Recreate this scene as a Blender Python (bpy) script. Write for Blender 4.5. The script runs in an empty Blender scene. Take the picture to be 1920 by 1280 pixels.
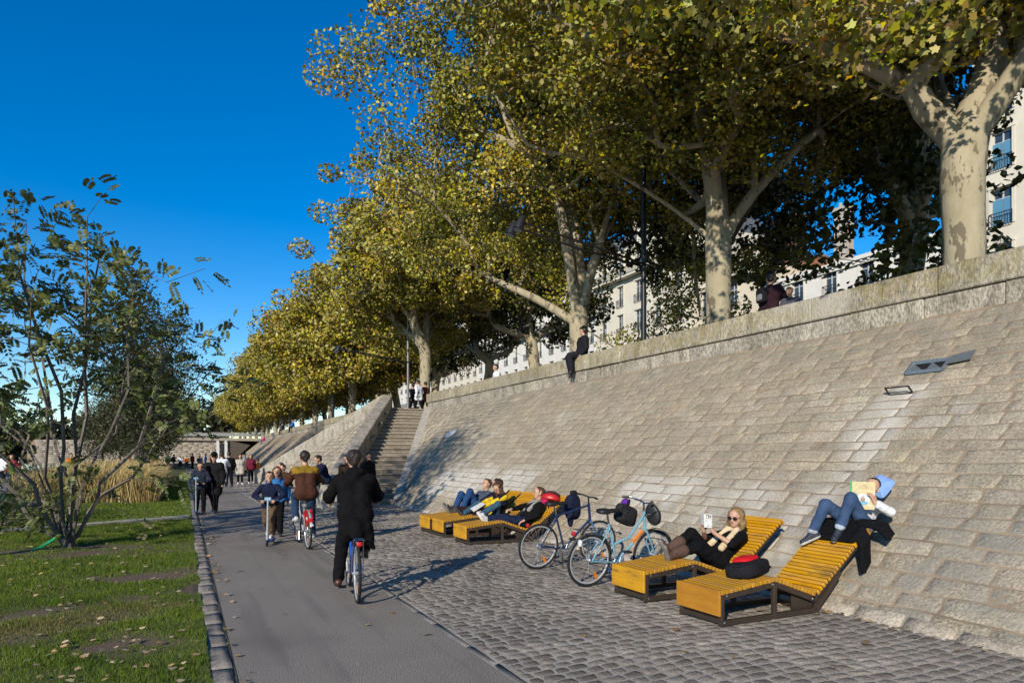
import bpy, math, random
import numpy as np
from mathutils import Vector, Matrix

scene = bpy.context.scene
COL = scene.collection
random.seed(11)
rng = np.random.default_rng(11)
R = math.radians
PI = math.pi
V3 = lambda *a: np.array(a, float)


def nrm(v):
    v = np.asarray(v, float)
    return v / (np.linalg.norm(v) + 1e-9)


# ------------------------------------------------------------------ materials
_MATS = {}


def mat(name, col, col2=None, scale=6.0, rough=0.7, bump=0.0, bscale=None, metal=0.0, island=0.0,
        spec=0.4, detail=4.0, transl=0.0, hue=0.0, col3=None, scale3=1.0, t3=(0.5, 0.62), stretch=None, speck=0.0, sscale=60.0):
    """procedural surface: two-colour noise, optional third-colour patches, per-piece variation, grain and bump"""
    if name in _MATS:
        return _MATS[name]
    m = bpy.data.materials.new(name)
    m.use_nodes = True
    nt = m.node_tree
    N, L = nt.nodes, nt.links
    bs = N['Principled BSDF']
    out = N['Material Output']
    tc = N.new('ShaderNodeTexCoord')
    src = tc.outputs['Object']
    if stretch:
        mp = N.new('ShaderNodeMapping')
        mp.inputs['Scale'].default_value = stretch
        L.new(src, mp.inputs['Vector'])
        src = mp.outputs['Vector']

    def noise(s, d=detail, r=0.6):
        n = N.new('ShaderNodeTexNoise')
        n.inputs['Scale'].default_value = s
        n.inputs['Detail'].default_value = d
        n.inputs['Roughness'].default_value = r
        L.new(src, n.inputs['Vector'])
        return n.outputs['Fac']

    def ramp(f, a, b):
        r = N.new('ShaderNodeMapRange')
        r.inputs['From Min'].default_value = a
        r.inputs['From Max'].default_value = b
        L.new(f, r.inputs['Value'])
        return r.outputs['Result']

    def mix(f, a, b, mode='MIX'):
        x = N.new('ShaderNodeMix')
        x.data_type = 'RGBA'
        x.blend_type = mode
        for sock, v in ((x.inputs['Factor'], f), (x.inputs['A'], a), (x.inputs['B'], b)):
            if hasattr(v, 'links'):
                L.new(v, sock)
            elif isinstance(v, (int, float)):
                sock.default_value = v
            else:
                sock.default_value = (*v, 1)
        return x.outputs['Result']
    cur = (*col, 1)
    c = None
    if col2 is not None:
        c = mix(ramp(noise(scale), 0.35, 0.65), col, col2)
    if col3 is not None:
        c = mix(ramp(noise(scale3, 3), *t3), c if c is not None else col, col3)
    if island or hue:
        g = N.new('ShaderNodeNewGeometry')
        rnd = g.outputs['Random Per Island']
        hsv = N.new('ShaderNodeHueSaturation')
        if c is not None:
            L.new(c, hsv.inputs['Color'])
        else:
            hsv.inputs['Color'].default_value = cur
        r = N.new('ShaderNodeMapRange')
        r.inputs['To Min'].default_value = 1 - island
        r.inputs['To Max'].default_value = 1 + island
        L.new(rnd, r.inputs['Value'])
        L.new(r.outputs['Result'], hsv.inputs['Value'])
        if hue:
            w = N.new('ShaderNodeTexWhiteNoise')
            w.noise_dimensions = '1D'
            L.new(rnd, w.inputs['W'])
            r2 = N.new('ShaderNodeMapRange')
            r2.inputs['To Min'].default_value = 0.5 - hue
            r2.inputs['To Max'].default_value = 0.5 + hue
            L.new(w.outputs['Value'], r2.inputs['Value'])
            L.new(r2.outputs['Result'], hsv.inputs['Hue'])
            r3 = N.new('ShaderNodeMapRange')
            r3.inputs['To Min'].default_value = 1 - min(0.25, hue * 12)
            r3.inputs['To Max'].default_value = 1 + min(0.15, hue * 8)
            sp = N.new('ShaderNodeMath')
            sp.operation = 'FRACT'
            ml = N.new('ShaderNodeMath')
            ml.operation = 'MULTIPLY'
            ml.inputs[1].default_value = 17.3
            L.new(w.outputs['Value'], ml.inputs[0])
            L.new(ml.outputs[0], sp.inputs[0])
            L.new(sp.outputs[0], r3.inputs['Value'])
            L.new(r3.outputs['Result'], hsv.inputs['Saturation'])
        c = hsv.outputs['Color']
    if speck:
        f = ramp(noise(sscale, 2, 0.7), 0.38, 0.62)
        c = mix(speck, c if c is not None else col, mix(f, (0.12, 0.11, 0.10), (1.6, 1.55, 1.5)), 'MULTIPLY')
    if c is not None:
        L.new(c, bs.inputs['Base Color'])
    else:
        bs.inputs['Base Color'].default_value = cur
    bs.inputs['Roughness'].default_value = rough
    bs.inputs['Metallic'].default_value = metal
    bs.inputs['Specular IOR Level'].default_value = spec
    if bump:
        b = N.new('ShaderNodeBump')
        b.inputs['Strength'].default_value = 1.0
        b.inputs['Distance'].default_value = bump
        L.new(noise(bscale or scale * 2, 5), b.inputs['Height'])
        L.new(b.outputs['Normal'], bs.inputs['Normal'])
    if transl:
        t = N.new('ShaderNodeBsdfTranslucent')
        if c is not None:
            L.new(c, t.inputs['Color'])
        else:
            t.inputs['Color'].default_value = cur
        ms = N.new('ShaderNodeMixShader')
        ms.inputs['Fac'].default_value = transl
        L.new(bs.outputs['BSDF'], ms.inputs[1])
        L.new(t.outputs['BSDF'], ms.inputs[2])
        L.new(ms.outputs['Shader'], out.inputs['Surface'])
    _MATS[name] = m
    return m


def cloth(name, col, k=1.35, scale=9):
    return mat('cloth_' + name, col, tuple(min(1, c * k) for c in col), scale=scale, rough=0.9, bump=0.03, bscale=11, spec=0.1)


def plain(name, col, rough=0.5, metal=0.0, spec=0.5):
    return mat(name, col, tuple(c * 0.75 for c in col), scale=25, rough=rough, metal=metal, spec=spec)


# ------------------------------------------------------------------ meshes
def mesh_obj(name, Vt, F, mats=None, parent=None, smooth=False, mi=None, loc=None):
    me = bpy.data.meshes.new(name)
    if isinstance(F, np.ndarray):
        Vt = np.asarray(Vt, np.float32)
        m, k = F.shape
        me.vertices.add(len(Vt))
        me.vertices.foreach_set('co', Vt.ravel())
        me.loops.add(m * k)
        me.loops.foreach_set('vertex_index', F.astype(np.int32).ravel())
        me.polygons.add(m)
        me.polygons.foreach_set('loop_start', np.arange(0, m * k, k, dtype=np.int32))
        try:
            me.polygons.foreach_set('loop_total', np.full(m, k, np.int32))
        except Exception:
            pass
        me.update(calc_edges=True)
    else:
        me.from_pydata([tuple(map(float, v)) for v in Vt], [], F)
        me.update()
    if mats is not None:
        for x in (mats if isinstance(mats, (list, tuple)) else [mats]):
            me.materials.append(x)
    if mi is not None:
        me.polygons.foreach_set('material_index', np.asarray(mi, np.int32))
    if smooth:
        me.polygons.foreach_set('use_smooth', np.ones(len(me.polygons), bool))
    o = bpy.data.objects.new(name, me)
    COL.objects.link(o)
    if parent is not None:
        o.parent = parent
    if loc is not None:
        o.location = loc
    return o


def tag(o, label=None, cat=None, group=None, kind=None):
    if label:
        o['label'] = label
    if cat:
        o['category'] = cat
    if group:
        o['group'] = group
    if kind:
        o['kind'] = kind
    return o


def thing(name, label, cat, loc=(0, 0, 0), rz=0.0, group=None, scale=1.0):
    o = bpy.data.objects.new(name, None)
    o.empty_display_size = 0.2
    COL.objects.link(o)
    o.location = loc
    o.rotation_euler = (0, 0, rz)
    o.scale = (scale,) * 3
    return tag(o, label, cat, group)


def dup(root, loc=None, rz=None, label=None, group=None, scale=None):
    r = root.copy()
    COL.objects.link(r)
    if loc is not None:
        r.location = loc
    if rz is not None:
        r.rotation_euler = (r.rotation_euler[0], r.rotation_euler[1], rz)
    if scale is not None:
        r.scale = scale if isinstance(scale, tuple) else (scale,) * 3
    if label:
        r['label'] = label
    if group:
        r['group'] = group
    for ch in list(root.children):
        c = ch.copy()
        COL.objects.link(c)
        c.parent = r
        for g in ch.children:
            d = g.copy()
            COL.objects.link(d)
            d.parent = c
    return r


class MB:
    def __init__(s):
        s.V, s.F, s.M = [], [], []

    def add(s, V, F, mi=0):
        b = len(s.V)
        s.V.extend([tuple(v) for v in V])
        s.F.extend([tuple(i + b for i in f) for f in F])
        s.M.extend([mi] * len(F))
        return s

    def box(s, c, d, rot=None, mi=0, bev=0.0):
        x, y, z = [k / 2 for k in d]
        if bev > 0:
            V = []
            for sx in (-1, 1):
                for sy in (-1, 1):
                    for sz in (-1, 1):
                        V += [(sx * (x - bev), sy * (y - bev), sz * z), (sx * (x - bev), sy * y, sz * (z - bev)), (sx * x, sy * (y - bev), sz * (z - bev))]
            idx = lambda sx, sy, sz, k: ((sx > 0) * 4 + (sy > 0) * 2 + (sz > 0)) * 3 + k
            F = []
            for q in (-1, 1):
                F.append([idx(a, b, q, 0) for a, b in ((-1, -1), (1, -1), (1, 1), (-1, 1))][::q])
                F.append([idx(a, q, b, 1) for a, b in ((-1, -1), (1, -1), (1, 1), (-1, 1))][::-q])
                F.append([idx(q, a, b, 2) for a, b in ((-1, -1), (1, -1), (1, 1), (-1, 1))][::q])
            for a in (-1, 1):
                for b in (-1, 1):
                    F.append([idx(-1, a, b, 0), idx(1, a, b, 0), idx(1, a, b, 1), idx(-1, a, b, 1)])
                    F.append([idx(a, -1, b, 0), idx(a, 1, b, 0), idx(a, 1, b, 2), idx(a, -1, b, 2)])
                    F.append([idx(a, b, -1, 1), idx(a, b, 1, 1), idx(a, b, 1, 2), idx(a, b, -1, 2)])
                    for e in (-1, 1):
                        F.append([idx(a, b, e, 0), idx(a, b, e, 1), idx(a, b, e, 2)])
        else:
            V = [(-x, -y, -z), (x, -y, -z), (x, y, -z), (-x, y, -z), (-x, -y, z), (x, -y, z), (x, y, z), (-x, y, z)]
            F = [(0, 3, 2, 1), (4, 5, 6, 7), (0, 1, 5, 4), (1, 2, 6, 5), (2, 3, 7, 6), (3, 0, 4, 7)]
        V = np.array(V, float)
        if rot is not None:
            V = V @ np.array(rot.to_3x3() if hasattr(rot, 'to_3x3') else rot, float).T
        return s.add(V + np.array(c, float), F, mi)

    def beam(s, a, b, w, h, mi=0, up=(0, 0, 1)):
        a, b = np.array(a, float), np.array(b, float)
        d = b - a
        L = np.linalg.norm(d)
        d = d / L
        r = nrm(np.cross(d, up)) if abs(np.dot(d, up)) < 0.99 else V3(1, 0, 0)
        u = np.cross(r, d)
        rot = np.stack([r, d, u], 1)
        return s.box((a + b) / 2, (w, L, h), rot, mi)

    def tube(s, pts, r, n=8, mi=0, caps=True, closed=False):
        P = [np.array(p, float) for p in pts]
        m = len(P)
        rr = [r] * m if not hasattr(r, '__len__') else list(r)
        V, F = [], []
        prev = None
        for i in range(m):
            if closed:
                t = nrm(P[(i + 1) % m] - P[i - 1])
            else:
                t = nrm(P[min(i + 1, m - 1)] - P[max(i - 1, 0)])
            if prev is None:
                a = V3(0, 0, 1) if abs(t[2]) < 0.9 else V3(1, 0, 0)
                u = nrm(np.cross(t, a))
            else:
                u = nrm(prev - t * np.dot(prev, t))
            w = np.cross(t, u)
            prev = u
            for k in range(n):
                an = 2 * PI * k / n
                V.append(P[i] + rr[i] * (math.cos(an) * u + math.sin(an) * w))
        for i in range(m if closed else m - 1):
            j = (i + 1) % m
            for k in range(n):
                k2 = (k + 1) % n
                F.append((i * n + k, i * n + k2, j * n + k2, j * n + k))
        if caps and not closed:
            F.append(tuple(range(n - 1, -1, -1)))
            F.append(tuple((m - 1) * n + k for k in range(n)))
        return s.add(V, F, mi)

    def ring(s, c, axis, r, t, n=28, k=6, mi=0):
        a = nrm(axis)
        u = nrm(np.cross(a, (0, 0, 1))) if abs(a[2]) < 0.9 else V3(1, 0, 0)
        w = np.cross(a, u)
        return s.tube([np.array(c) + r * (math.cos(q) * u + math.sin(q) * w) for q in np.linspace(0, 2 * PI, n, endpoint=False)], t, k, mi, closed=True)

    def ball(s, c, r, n=12, m=8, mi=0):
        rx, ry, rz = (r, r, r) if not hasattr(r, '__len__') else r
        V = [(c[0], c[1], c[2] + rz)]
        for i in range(1, m):
            a = PI * i / m
            for k in range(n):
                b = 2 * PI * k / n
                V.append((c[0] + rx * math.sin(a) * math.cos(b), c[1] + ry * math.sin(a) * math.sin(b), c[2] + rz * math.cos(a)))
        V.append((c[0], c[1], c[2] - rz))
        F = [(0, 1 + k, 1 + (k + 1) % n) for k in range(n)]
        for i in range(m - 2):
            for k in range(n):
                F.append((1 + i * n + k, 1 + (i + 1) * n + k, 1 + (i + 1) * n + (k + 1) % n, 1 + i * n + (k + 1) % n))
        e = len(V) - 1
        F += [(e, 1 + (m - 2) * n + (k + 1) % n, 1 + (m - 2) * n + k) for k in range(n)]
        return s.add(V, F, mi)

    def prism(s, poly, ext, mi=0):
        """poly: list of 3-D points in a plane; ext: extrusion vector"""
        n = len(poly)
        e = np.array(ext, float)
        V = [np.array(p, float) for p in poly] + [np.array(p, float) + e for p in poly]
        F = [tuple(range(n - 1, -1, -1)), tuple(range(n, 2 * n))] + [(i, (i + 1) % n, n + (i + 1) % n, n + i) for i in range(n)]
        return s.add(V, F, mi)

    def build(s, name, mats, parent=None, smooth=False, loc=None):
        o = mesh_obj(name, s.V, s.F, mats, parent, smooth, s.M, loc)
        if smooth:
            try:
                o.data.set_sharp_from_angle(angle=R(42))
            except Exception:
                pass
        return o


def wob(x, y, s=1.0, seed=0.0):
    """cheap smooth noise in -1..1 for arrays"""
    x = np.asarray(x) * s + seed
    y = np.asarray(y) * s - seed * 1.7
    return (np.sin(x * 1.3 + 1.7 * np.sin(y * 0.9)) + np.sin(y * 1.7 + 1.3 * np.sin(x * 1.1 + 2.0)) + 0.5 * np.sin(x * 3.1 + y * 2.3)) / 2.5


def stones(rects, to_world, bev=0.012, depth=0.03, inner=2, tilt=0.006, rough=0.006, dome=0.0, lift=0.0, warp=0.012, wscale=3.0, corner=0.0):
    """rects (N,4) u0,u1,v0,v1 -> one mesh of separately modelled stones. to_world maps (u,v,w) arrays to (..,3)"""
    rects = np.asarray(rects, float)
    N = len(rects)
    G = inner + 4
    u0, u1, v0, v1 = [rects[:, i][:, None, None] for i in range(4)]
    fr = np.linspace(0, 1, inner + 2)

    def line(a, b):
        bb = np.minimum(bev, (b - a) * 0.3)
        arr = [a] + [a + bb + (b - a - 2 * bb) * f for f in fr] + [b]
        return np.concatenate(arr, axis=2)            # (N,1,G)
    Uu = line(u0, u1)
    Vv = line(v0, v1)
    U = np.repeat(Uu, G, axis=1)
    W2 = np.repeat(np.transpose(Vv, (0, 2, 1)), G, axis=2)
    s = (U - u0) / (u1 - u0) - 0.5
    t = (W2 - v0) / (v1 - v0) - 0.5
    if corner:
        cf = 1 - corner * 4 * (np.abs(s) * np.abs(t)) ** 1.2
        cu, cv = (u0 + u1) / 2, (v0 + v1) / 2
        U = cu + (U - cu) * cf
        W2 = cv + (W2 - cv) * cf
    h = lift * rng.normal(size=(N, 1, 1)) + tilt * (rng.normal(size=(N, 1, 1)) * s * 2 + rng.normal(size=(N, 1, 1)) * t * 2)
    h = h + rough * rng.normal(size=(N, G, G)) + dome * (1 - 4 * s * s) * (1 - 4 * t * t)
    edge = np.zeros((G, G), bool)
    edge[0, :] = edge[-1, :] = edge[:, 0] = edge[:, -1] = True
    h[:, edge] = -depth
    U0 = U
    U = U + warp * wob(W2 * 2.1, U0, wscale, 3.0) + warp * 0.22 * wob(W2 * 1.7, U0, wscale * 5, 1.0)
    W2 = W2 + warp * wob(U0, W2 * 2.1, wscale, 9.0) + warp * 0.22 * wob(U0, W2 * 1.7, wscale * 5, 4.0)
    P = to_world(U, W2, h).reshape(-1, 3)
    base = np.arange(N)[:, None] * (G * G)
    i, j = np.meshgrid(np.arange(G - 1), np.arange(G - 1), indexing='ij')
    q = np.stack([i * G + j, i * G + j + 1, (i + 1) * G + j + 1, (i + 1) * G + j], -1).reshape(-1, 4)
    F = (base[:, None, :] + q[None]).reshape(-1, 4)
    return P, F
# ------------------------------------------------------------------ setting: ground, path, cobbles, lawn, water
XB, RS = 6.3, 0.84                     # foot of the sloping quay wall and its rise per metre of run
TH = math.atan(RS)
CT, ST = math.cos(TH), math.sin(TH)
HT = 3.95                              # level of the upper promenade


def slope(X0):
    def f(u, v, w):                    # u along the quay (Y), v up the slope, w out of it
        return np.stack([X0 + v * CT - w * ST, u, v * ST + w * CT], -1)
    return f


def flat(z0):
    def f(u, v, w):
        return np.stack([u, v, z0 + w], -1)
    return f


def overlay(m, colour, build):
    """mix a colour over a material's base colour; build(nt, position) returns the factor socket"""
    nt = m.node_tree
    bs = nt.nodes['Principled BSDF']
    g = nt.nodes.new('ShaderNodeNewGeometry')
    fac = build(nt, g.outputs['Position'])
    x = nt.nodes.new('ShaderNodeMix')
    x.data_type = 'RGBA'
    nt.links.new(fac, x.inputs['Factor'])
    old = bs.inputs['Base Color'].links[0].from_socket
    nt.links.new(old, x.inputs['A'])
    x.inputs['B'].default_value = (*colour, 1)
    nt.links.new(x.outputs['Result'], bs.inputs['Base Color'])


def band_mask(axis, c, half, soft, lo=None, hi=None, axis2='Z', amount=0.7, ns=1.3):
    """soft band around a world coordinate broken up by noise (a stain on the stone)"""
    def b(nt, pos):
        N, L = nt.nodes, nt.links
        sp = N.new('ShaderNodeSeparateXYZ')
        L.new(pos, sp.inputs[0])
        no = N.new('ShaderNodeTexNoise')
        no.inputs['Scale'].default_value = ns
        no.inputs['Detail'].default_value = 6
        L.new(pos, no.inputs['Vector'])

        def mth(op, a, b2=None):
            n = N.new('ShaderNodeMath')
            n.operation = op
            for i, v in enumerate((a, b2)):
                if v is None:
                    continue
                if hasattr(v, 'links'):
                    L.new(v, n.inputs[i])
                else:
                    n.inputs[i].default_value = v
            return n.outputs[0]

        def rmp(v, a, c2):
            n = N.new('ShaderNodeMapRange')
            n.inputs['From Min'].default_value = a
            n.inputs['From Max'].default_value = c2
            L.new(v, n.inputs['Value'])
            return n.outputs['Result']
        d = mth('ABSOLUTE', mth('SUBTRACT', sp.outputs[axis], c))
        f = rmp(d, half + soft, half)
        if lo is not None:
            f = mth('MULTIPLY', f, rmp(sp.outputs[axis2], lo - 0.25, lo + 0.25))
        if hi is not None:
            f = mth('MULTIPLY', f, rmp(sp.outputs[axis2], hi + 0.08, hi - 0.08))
        f = mth('MULTIPLY', f, rmp(no.outputs['Fac'], 0.36, 0.56))
        return mth('MULTIPLY', f, amount)
    return b


M_wall = mat('weathered_limestone', (0.455, 0.378, 0.268), (0.352, 0.294, 0.212), scale=2.4, rough=0.9, bump=0.016, bscale=30, island=0.115, hue=0.006,
             col3=(0.50, 0.445, 0.35), scale3=0.55, t3=(0.55, 0.68), speck=0.42, sscale=34, spec=0.12)
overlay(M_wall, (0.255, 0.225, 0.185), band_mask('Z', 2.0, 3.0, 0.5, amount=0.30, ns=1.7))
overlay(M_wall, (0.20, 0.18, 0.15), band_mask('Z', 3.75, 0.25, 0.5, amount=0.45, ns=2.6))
overlay(M_wall, (0.64, 0.59, 0.52), band_mask('Y', 6.12, 0.16, 0.35, lo=0.2, hi=2.7, amount=0.6))
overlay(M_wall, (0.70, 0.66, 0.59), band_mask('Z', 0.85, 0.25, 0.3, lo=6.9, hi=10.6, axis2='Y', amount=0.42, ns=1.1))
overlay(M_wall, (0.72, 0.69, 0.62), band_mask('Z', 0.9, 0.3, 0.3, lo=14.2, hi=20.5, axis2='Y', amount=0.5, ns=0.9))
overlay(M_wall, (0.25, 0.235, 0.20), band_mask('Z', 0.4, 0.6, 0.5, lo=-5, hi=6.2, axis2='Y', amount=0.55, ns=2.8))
M_mortar = mat('wall_mortar', (0.36, 0.265, 0.17), (0.20, 0.15, 0.10), scale=1.6, rough=0.95, bump=0.01)
M_cope = mat('lichen_limestone', (0.45, 0.40, 0.32), (0.31, 0.275, 0.215), scale=2.4, rough=0.9, bump=0.02, bscale=30, island=0.16, hue=0.008,
             col3=(0.235, 0.205, 0.155), scale3=4.0, t3=(0.5, 0.68), stretch=(1, 1, 0.5), speck=0.45, sscale=26, spec=0.2)
overlay(M_cope, (0.36, 0.27, 0.05), band_mask('Z', 4.55, 0.12, 0.2, amount=0.30, ns=4.4))
overlay(M_cope, (0.55, 0.50, 0.43), band_mask('Y', 9.1, 0.85, 0.1, lo=4.2, amount=0.6, ns=0.5))
M_pale = mat('pale_stone', (0.50, 0.46, 0.39), (0.40, 0.36, 0.30), scale=3, rough=0.88, bump=0.012, bscale=30, island=0.12, speck=0.35, sscale=30, spec=0.2)
M_step = mat('step_stone', (0.40, 0.34, 0.27), (0.33, 0.28, 0.22), scale=3, rough=0.9, bump=0.01, island=0.1, speck=0.3, sscale=20)
M_asph = mat('path_asphalt', (0.285, 0.255, 0.222), (0.325, 0.292, 0.255), scale=0.9, rough=0.93, bump=0.004, bscale=110, speck=1.0, sscale=120, spec=0.2, col3=(0.222, 0.198, 0.172), scale3=0.45, t3=(0.48, 0.66))
def streak_mask(sc, lo, hi, amount):
    """stains drawn out along the path"""
    def b(nt, pos):
        N, L = nt.nodes, nt.links
        mp = N.new('ShaderNodeMapping')
        mp.inputs['Scale'].default_value = sc
        L.new(pos, mp.inputs['Vector'])
        no = N.new('ShaderNodeTexNoise')
        no.inputs['Scale'].default_value = 1.0
        no.inputs['Detail'].default_value = 5
        L.new(mp.outputs['Vector'], no.inputs['Vector'])
        r = N.new('ShaderNodeMapRange')
        r.inputs['From Min'].default_value = lo
        r.inputs['From Max'].default_value = hi
        r.inputs['To Max'].default_value = amount
        L.new(no.outputs['Fac'], r.inputs['Value'])
        return r.outputs['Result']
    return b


overlay(M_asph, (0.15, 0.132, 0.115), streak_mask((3.2, 0.22, 1), 0.52, 0.66, 0.55))
overlay(M_asph, (0.40, 0.36, 0.31), streak_mask((9.0, 7.0, 1), 0.66, 0.74, 0.5))
M_cob = mat('cobble_granite', (0.21, 0.178, 0.146), (0.29, 0.246, 0.20), scale=1.2, rough=0.6, bump=0.008, bscale=40, island=0.35, hue=0.012, speck=0.35, sscale=60, spec=0.4, col3=(0.12, 0.105, 0.09), scale3=0.55, t3=(0.45, 0.7))
M_joint = mat('joint_sand', (0.52, 0.465, 0.385), (0.35, 0.315, 0.26), scale=2.3, rough=0.95, bump=0.012, bscale=50, speck=0.4, sscale=90)
M_kerb = mat('kerb_granite', (0.33, 0.28, 0.23), (0.26, 0.222, 0.18), scale=5, rough=0.85, bump=0.006, bscale=35, island=0.16, speck=0.25, sscale=60)
M_ground = mat('gravelly_ground', (0.17, 0.16, 0.145), (0.13, 0.12, 0.11), scale=0.4, rough=0.95, bump=0.01, bscale=20)
M_quay = mat('quay_paving', (0.22, 0.21, 0.20), (0.17, 0.165, 0.155), scale=0.5, rough=0.9, bump=0.01, bscale=20)


def plane(name, x0, x1, y0, y1, z, m, nx=1, ny=1):
    xs, ys = np.linspace(x0, x1, nx + 1), np.linspace(y0, y1, ny + 1)
    X, Y = np.meshgrid(xs, ys, indexing='ij')
    P = np.stack([X, Y, np.full_like(X, z)], -1).reshape(-1, 3)
    i, j = np.meshgrid(np.arange(nx), np.arange(ny), indexing='ij')
    a = (i * (ny + 1) + j).ravel()
    F = np.stack([a, a + ny + 1, a + ny + 2, a + 1], 1)
    return mesh_obj(name, P, F, m)


tag(plane('ground', -16, 3000, -300, 3500, -0.06, M_ground), kind='structure')
tag(plane('far_bank_ground', -3000, -150, -300, 3500, -0.4, mat('bank_earth', (0.10, 0.10, 0.07), (0.13, 0.12, 0.09), scale=0.05)), kind='structure')
wm = mat('river_water', (0.02, 0.035, 0.04), (0.025, 0.04, 0.045), scale=0.2, rough=0.12, bump=0.06, bscale=1.2)
tag(plane('river_water', -150, -16, -300, 3500, -1.4, wm), kind='structure')
o = MB().box((-16.3, 600, -0.78), (0.6, 1800, 1.5)).build('quay_edge_kerb', M_pale)
tag(o, kind='structure')
tag(plane('quay_pavement', -15.9, -5.2, -60, 400, -0.02, M_quay), kind='structure')
tag(plane('asphalt_path', 0.36, 2.2, -6, 92, 0.0, M_asph, 4, 60), kind='structure')
tag(plane('path_bend', -9, 12, 92.02, 126, -0.004, M_asph), kind='structure')
# upper promenade behind the parapet
tag(plane('promenade_ground', 11.3, 2500, -120, 31.6, HT - 0.02, M_ground), kind='structure')
tag(plane('promenade_ground', 11.1, 2500, 31.62, 400, HT - 0.024, M_ground), kind='structure')

# cobbles: rows laid across the strip, each sett domed and slightly tilted
rects = []
y = 0.5
while y < 60:
    near = y < 24
    hgt = random.uniform(0.11, 0.145) if near else random.uniform(0.2, 0.26)
    xa, xb_ = 2.29, (6.28 if y < 21.4 else 3.95)
    x = xa - random.uniform(0, 0.1)
    while x < xb_:
        w = random.uniform(0.135, 0.205) if near else random.uniform(0.26, 0.36)
        rects.append((max(x, xa), min(x + w, xb_ + 0.05), y, y + hgt))
        x += w
    y += hgt
rects = [r for r in rects if r[1] - r[0] > 0.05]


def cob(u, v, w):
    # courses sag a little across the strip so the rows are not ruler straight
    return np.stack([u, v + 0.05 * np.sin(u * 2.1 + 0.4 * np.sin(v)) + 0.02 * wob(u, v, 1.6), w + 0.012 * wob(u, v, 0.9, 2.0)], -1)


near_r = [r for r in rects if r[2] < 24]
far_r = [r for r in rects if r[2] >= 24]
P, F = stones(np.array(near_r) + np.array([0.009, -0.009, 0.010, -0.010]), cob, bev=0.012, depth=0.013, inner=2, tilt=0.0016, rough=0.0010, dome=0.0035, lift=0.0015, warp=0.010, wscale=7.0, corner=0.15)
tag(mesh_obj('cobbled_pavement', P, F, M_cob), kind='structure')
P, F = stones(np.array(far_r) + np.array([0.01, -0.01, 0.01, -0.01]), cob, bev=0.03, depth=0.03, inner=0, tilt=0.004, rough=0.002, dome=0.0, lift=0.004, warp=0.01, corner=0.06)
tag(mesh_obj('cobbled_pavement', P, F, M_cob, smooth=True), kind='structure')
P, F = cob(*[a.reshape(-1) for a in np.meshgrid(np.linspace(2.2, 6.5, 40), np.linspace(0, 62, 420), indexing='ij')], 0.0), None
P[:, 2] -= 0.0065
i, j = np.meshgrid(np.arange(39), np.arange(419), indexing='ij')
a = (i * 420 + j).ravel()
tag(mesh_obj('joint_sand_ground', P, np.stack([a, a + 420, a + 421, a + 1], 1), M_joint), kind='structure')
# narrow pale edging between asphalt and cobbles
rects = []
y = 0.0
while y < 60:
    l = random.uniform(0.5, 0.9)
    rects.append((2.2, 2.275, y, y + l - 0.008))
    y += l
P, F = stones(rects, flat(0.004), bev=0.008, depth=0.03, inner=1, tilt=0.001, rough=0.002, warp=0.006)
tag(mesh_obj('path_edging_kerb', P, F, mat('edging_stone', (0.20, 0.19, 0.17), (0.16, 0.15, 0.135), scale=4, rough=0.9, island=0.15, speck=0.4)), kind='structure')
# kerb of grey setts beside the lawn
rects = []
y = 1.5
while y < 90:
    l = random.uniform(0.42, 0.75)
    jx = random.uniform(-0.012, 0.012)
    rects.append((0.172 + jx, 0.342 + jx * 0.4, y, y + l - 0.007))
    y += l
P, F = stones(rects, flat(0.010), bev=0.004, depth=0.016, inner=2, tilt=0.002, rough=0.0015, lift=0.002, warp=0.008)
tag(mesh_obj('lawn_kerb', P, F, M_kerb, smooth=False), kind='structure')
tag(plane('kerb_joint_ground', 0.10, 0.36, 1, 90, 0.004, mat('kerb_dirt', (0.05, 0.045, 0.035), (0.08, 0.07, 0.05), scale=8, rough=1)), kind='structure')


# ---------------------------------------------------------------- lawn
def soil(x, y):
    """0 lush .. 1 bare earth"""
    def blob(cx, cy, rx, ry, rot=0.0):
        dx, dy = x - cx, y - cy
        c, s_ = math.cos(rot), math.sin(rot)
        ex, ey = (dx * c + dy * s_) / rx, (-dx * s_ + dy * c) / ry
        return np.exp(-(ex * ex + ey * ey) ** 1.5 * 0.9)
    n = wob(x, y, 3.1, 1.0) * 0.40 + wob(x * 0.7, y, 8.0, 5.0) * 0.35 + wob(x, y, 19.0, 2.0) * 0.25
    b = blob(-0.45, 10.4, 0.75, 0.42, 0.1) + 0.9 * blob(-0.45, 6.75, 0.36, 0.5, 0.3) + 0.8 * blob(-1.0, 8.55, 1.2, 0.22, 0.5) + 0.75 * blob(-1.5, 13.5, 1.9, 1.0) + 0.8 * blob(0.1, 9.2, 0.12, 0.5) + 0.45 * blob(-1.0, 7.6, 0.9, 0.3, 0.6)
    return np.clip(b * 1.05 + n * (0.3 + b) - 0.05, 0, 1)


def dry(x, y):
    dx, dy = x + 1.05, y - 7.75
    c, s_ = math.cos(0.55), math.sin(0.55)
    return np.clip(np.exp(-((dx * c + dy * s_) / 0.95) ** 2 - ((-dx * s_ + dy * c) / 0.38) ** 2) * 1.2 + 0.25 * wob(x, y, 2.3, 4.0) - 0.05, 0, 1)


def lawn_z(x, y):
    return 0.018 + 0.014 * wob(x, y, 1.4, 2.0) - 0.02 * soil(x, y) + 0.02 * np.clip(-x - 0.3, 0, 2)


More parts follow.
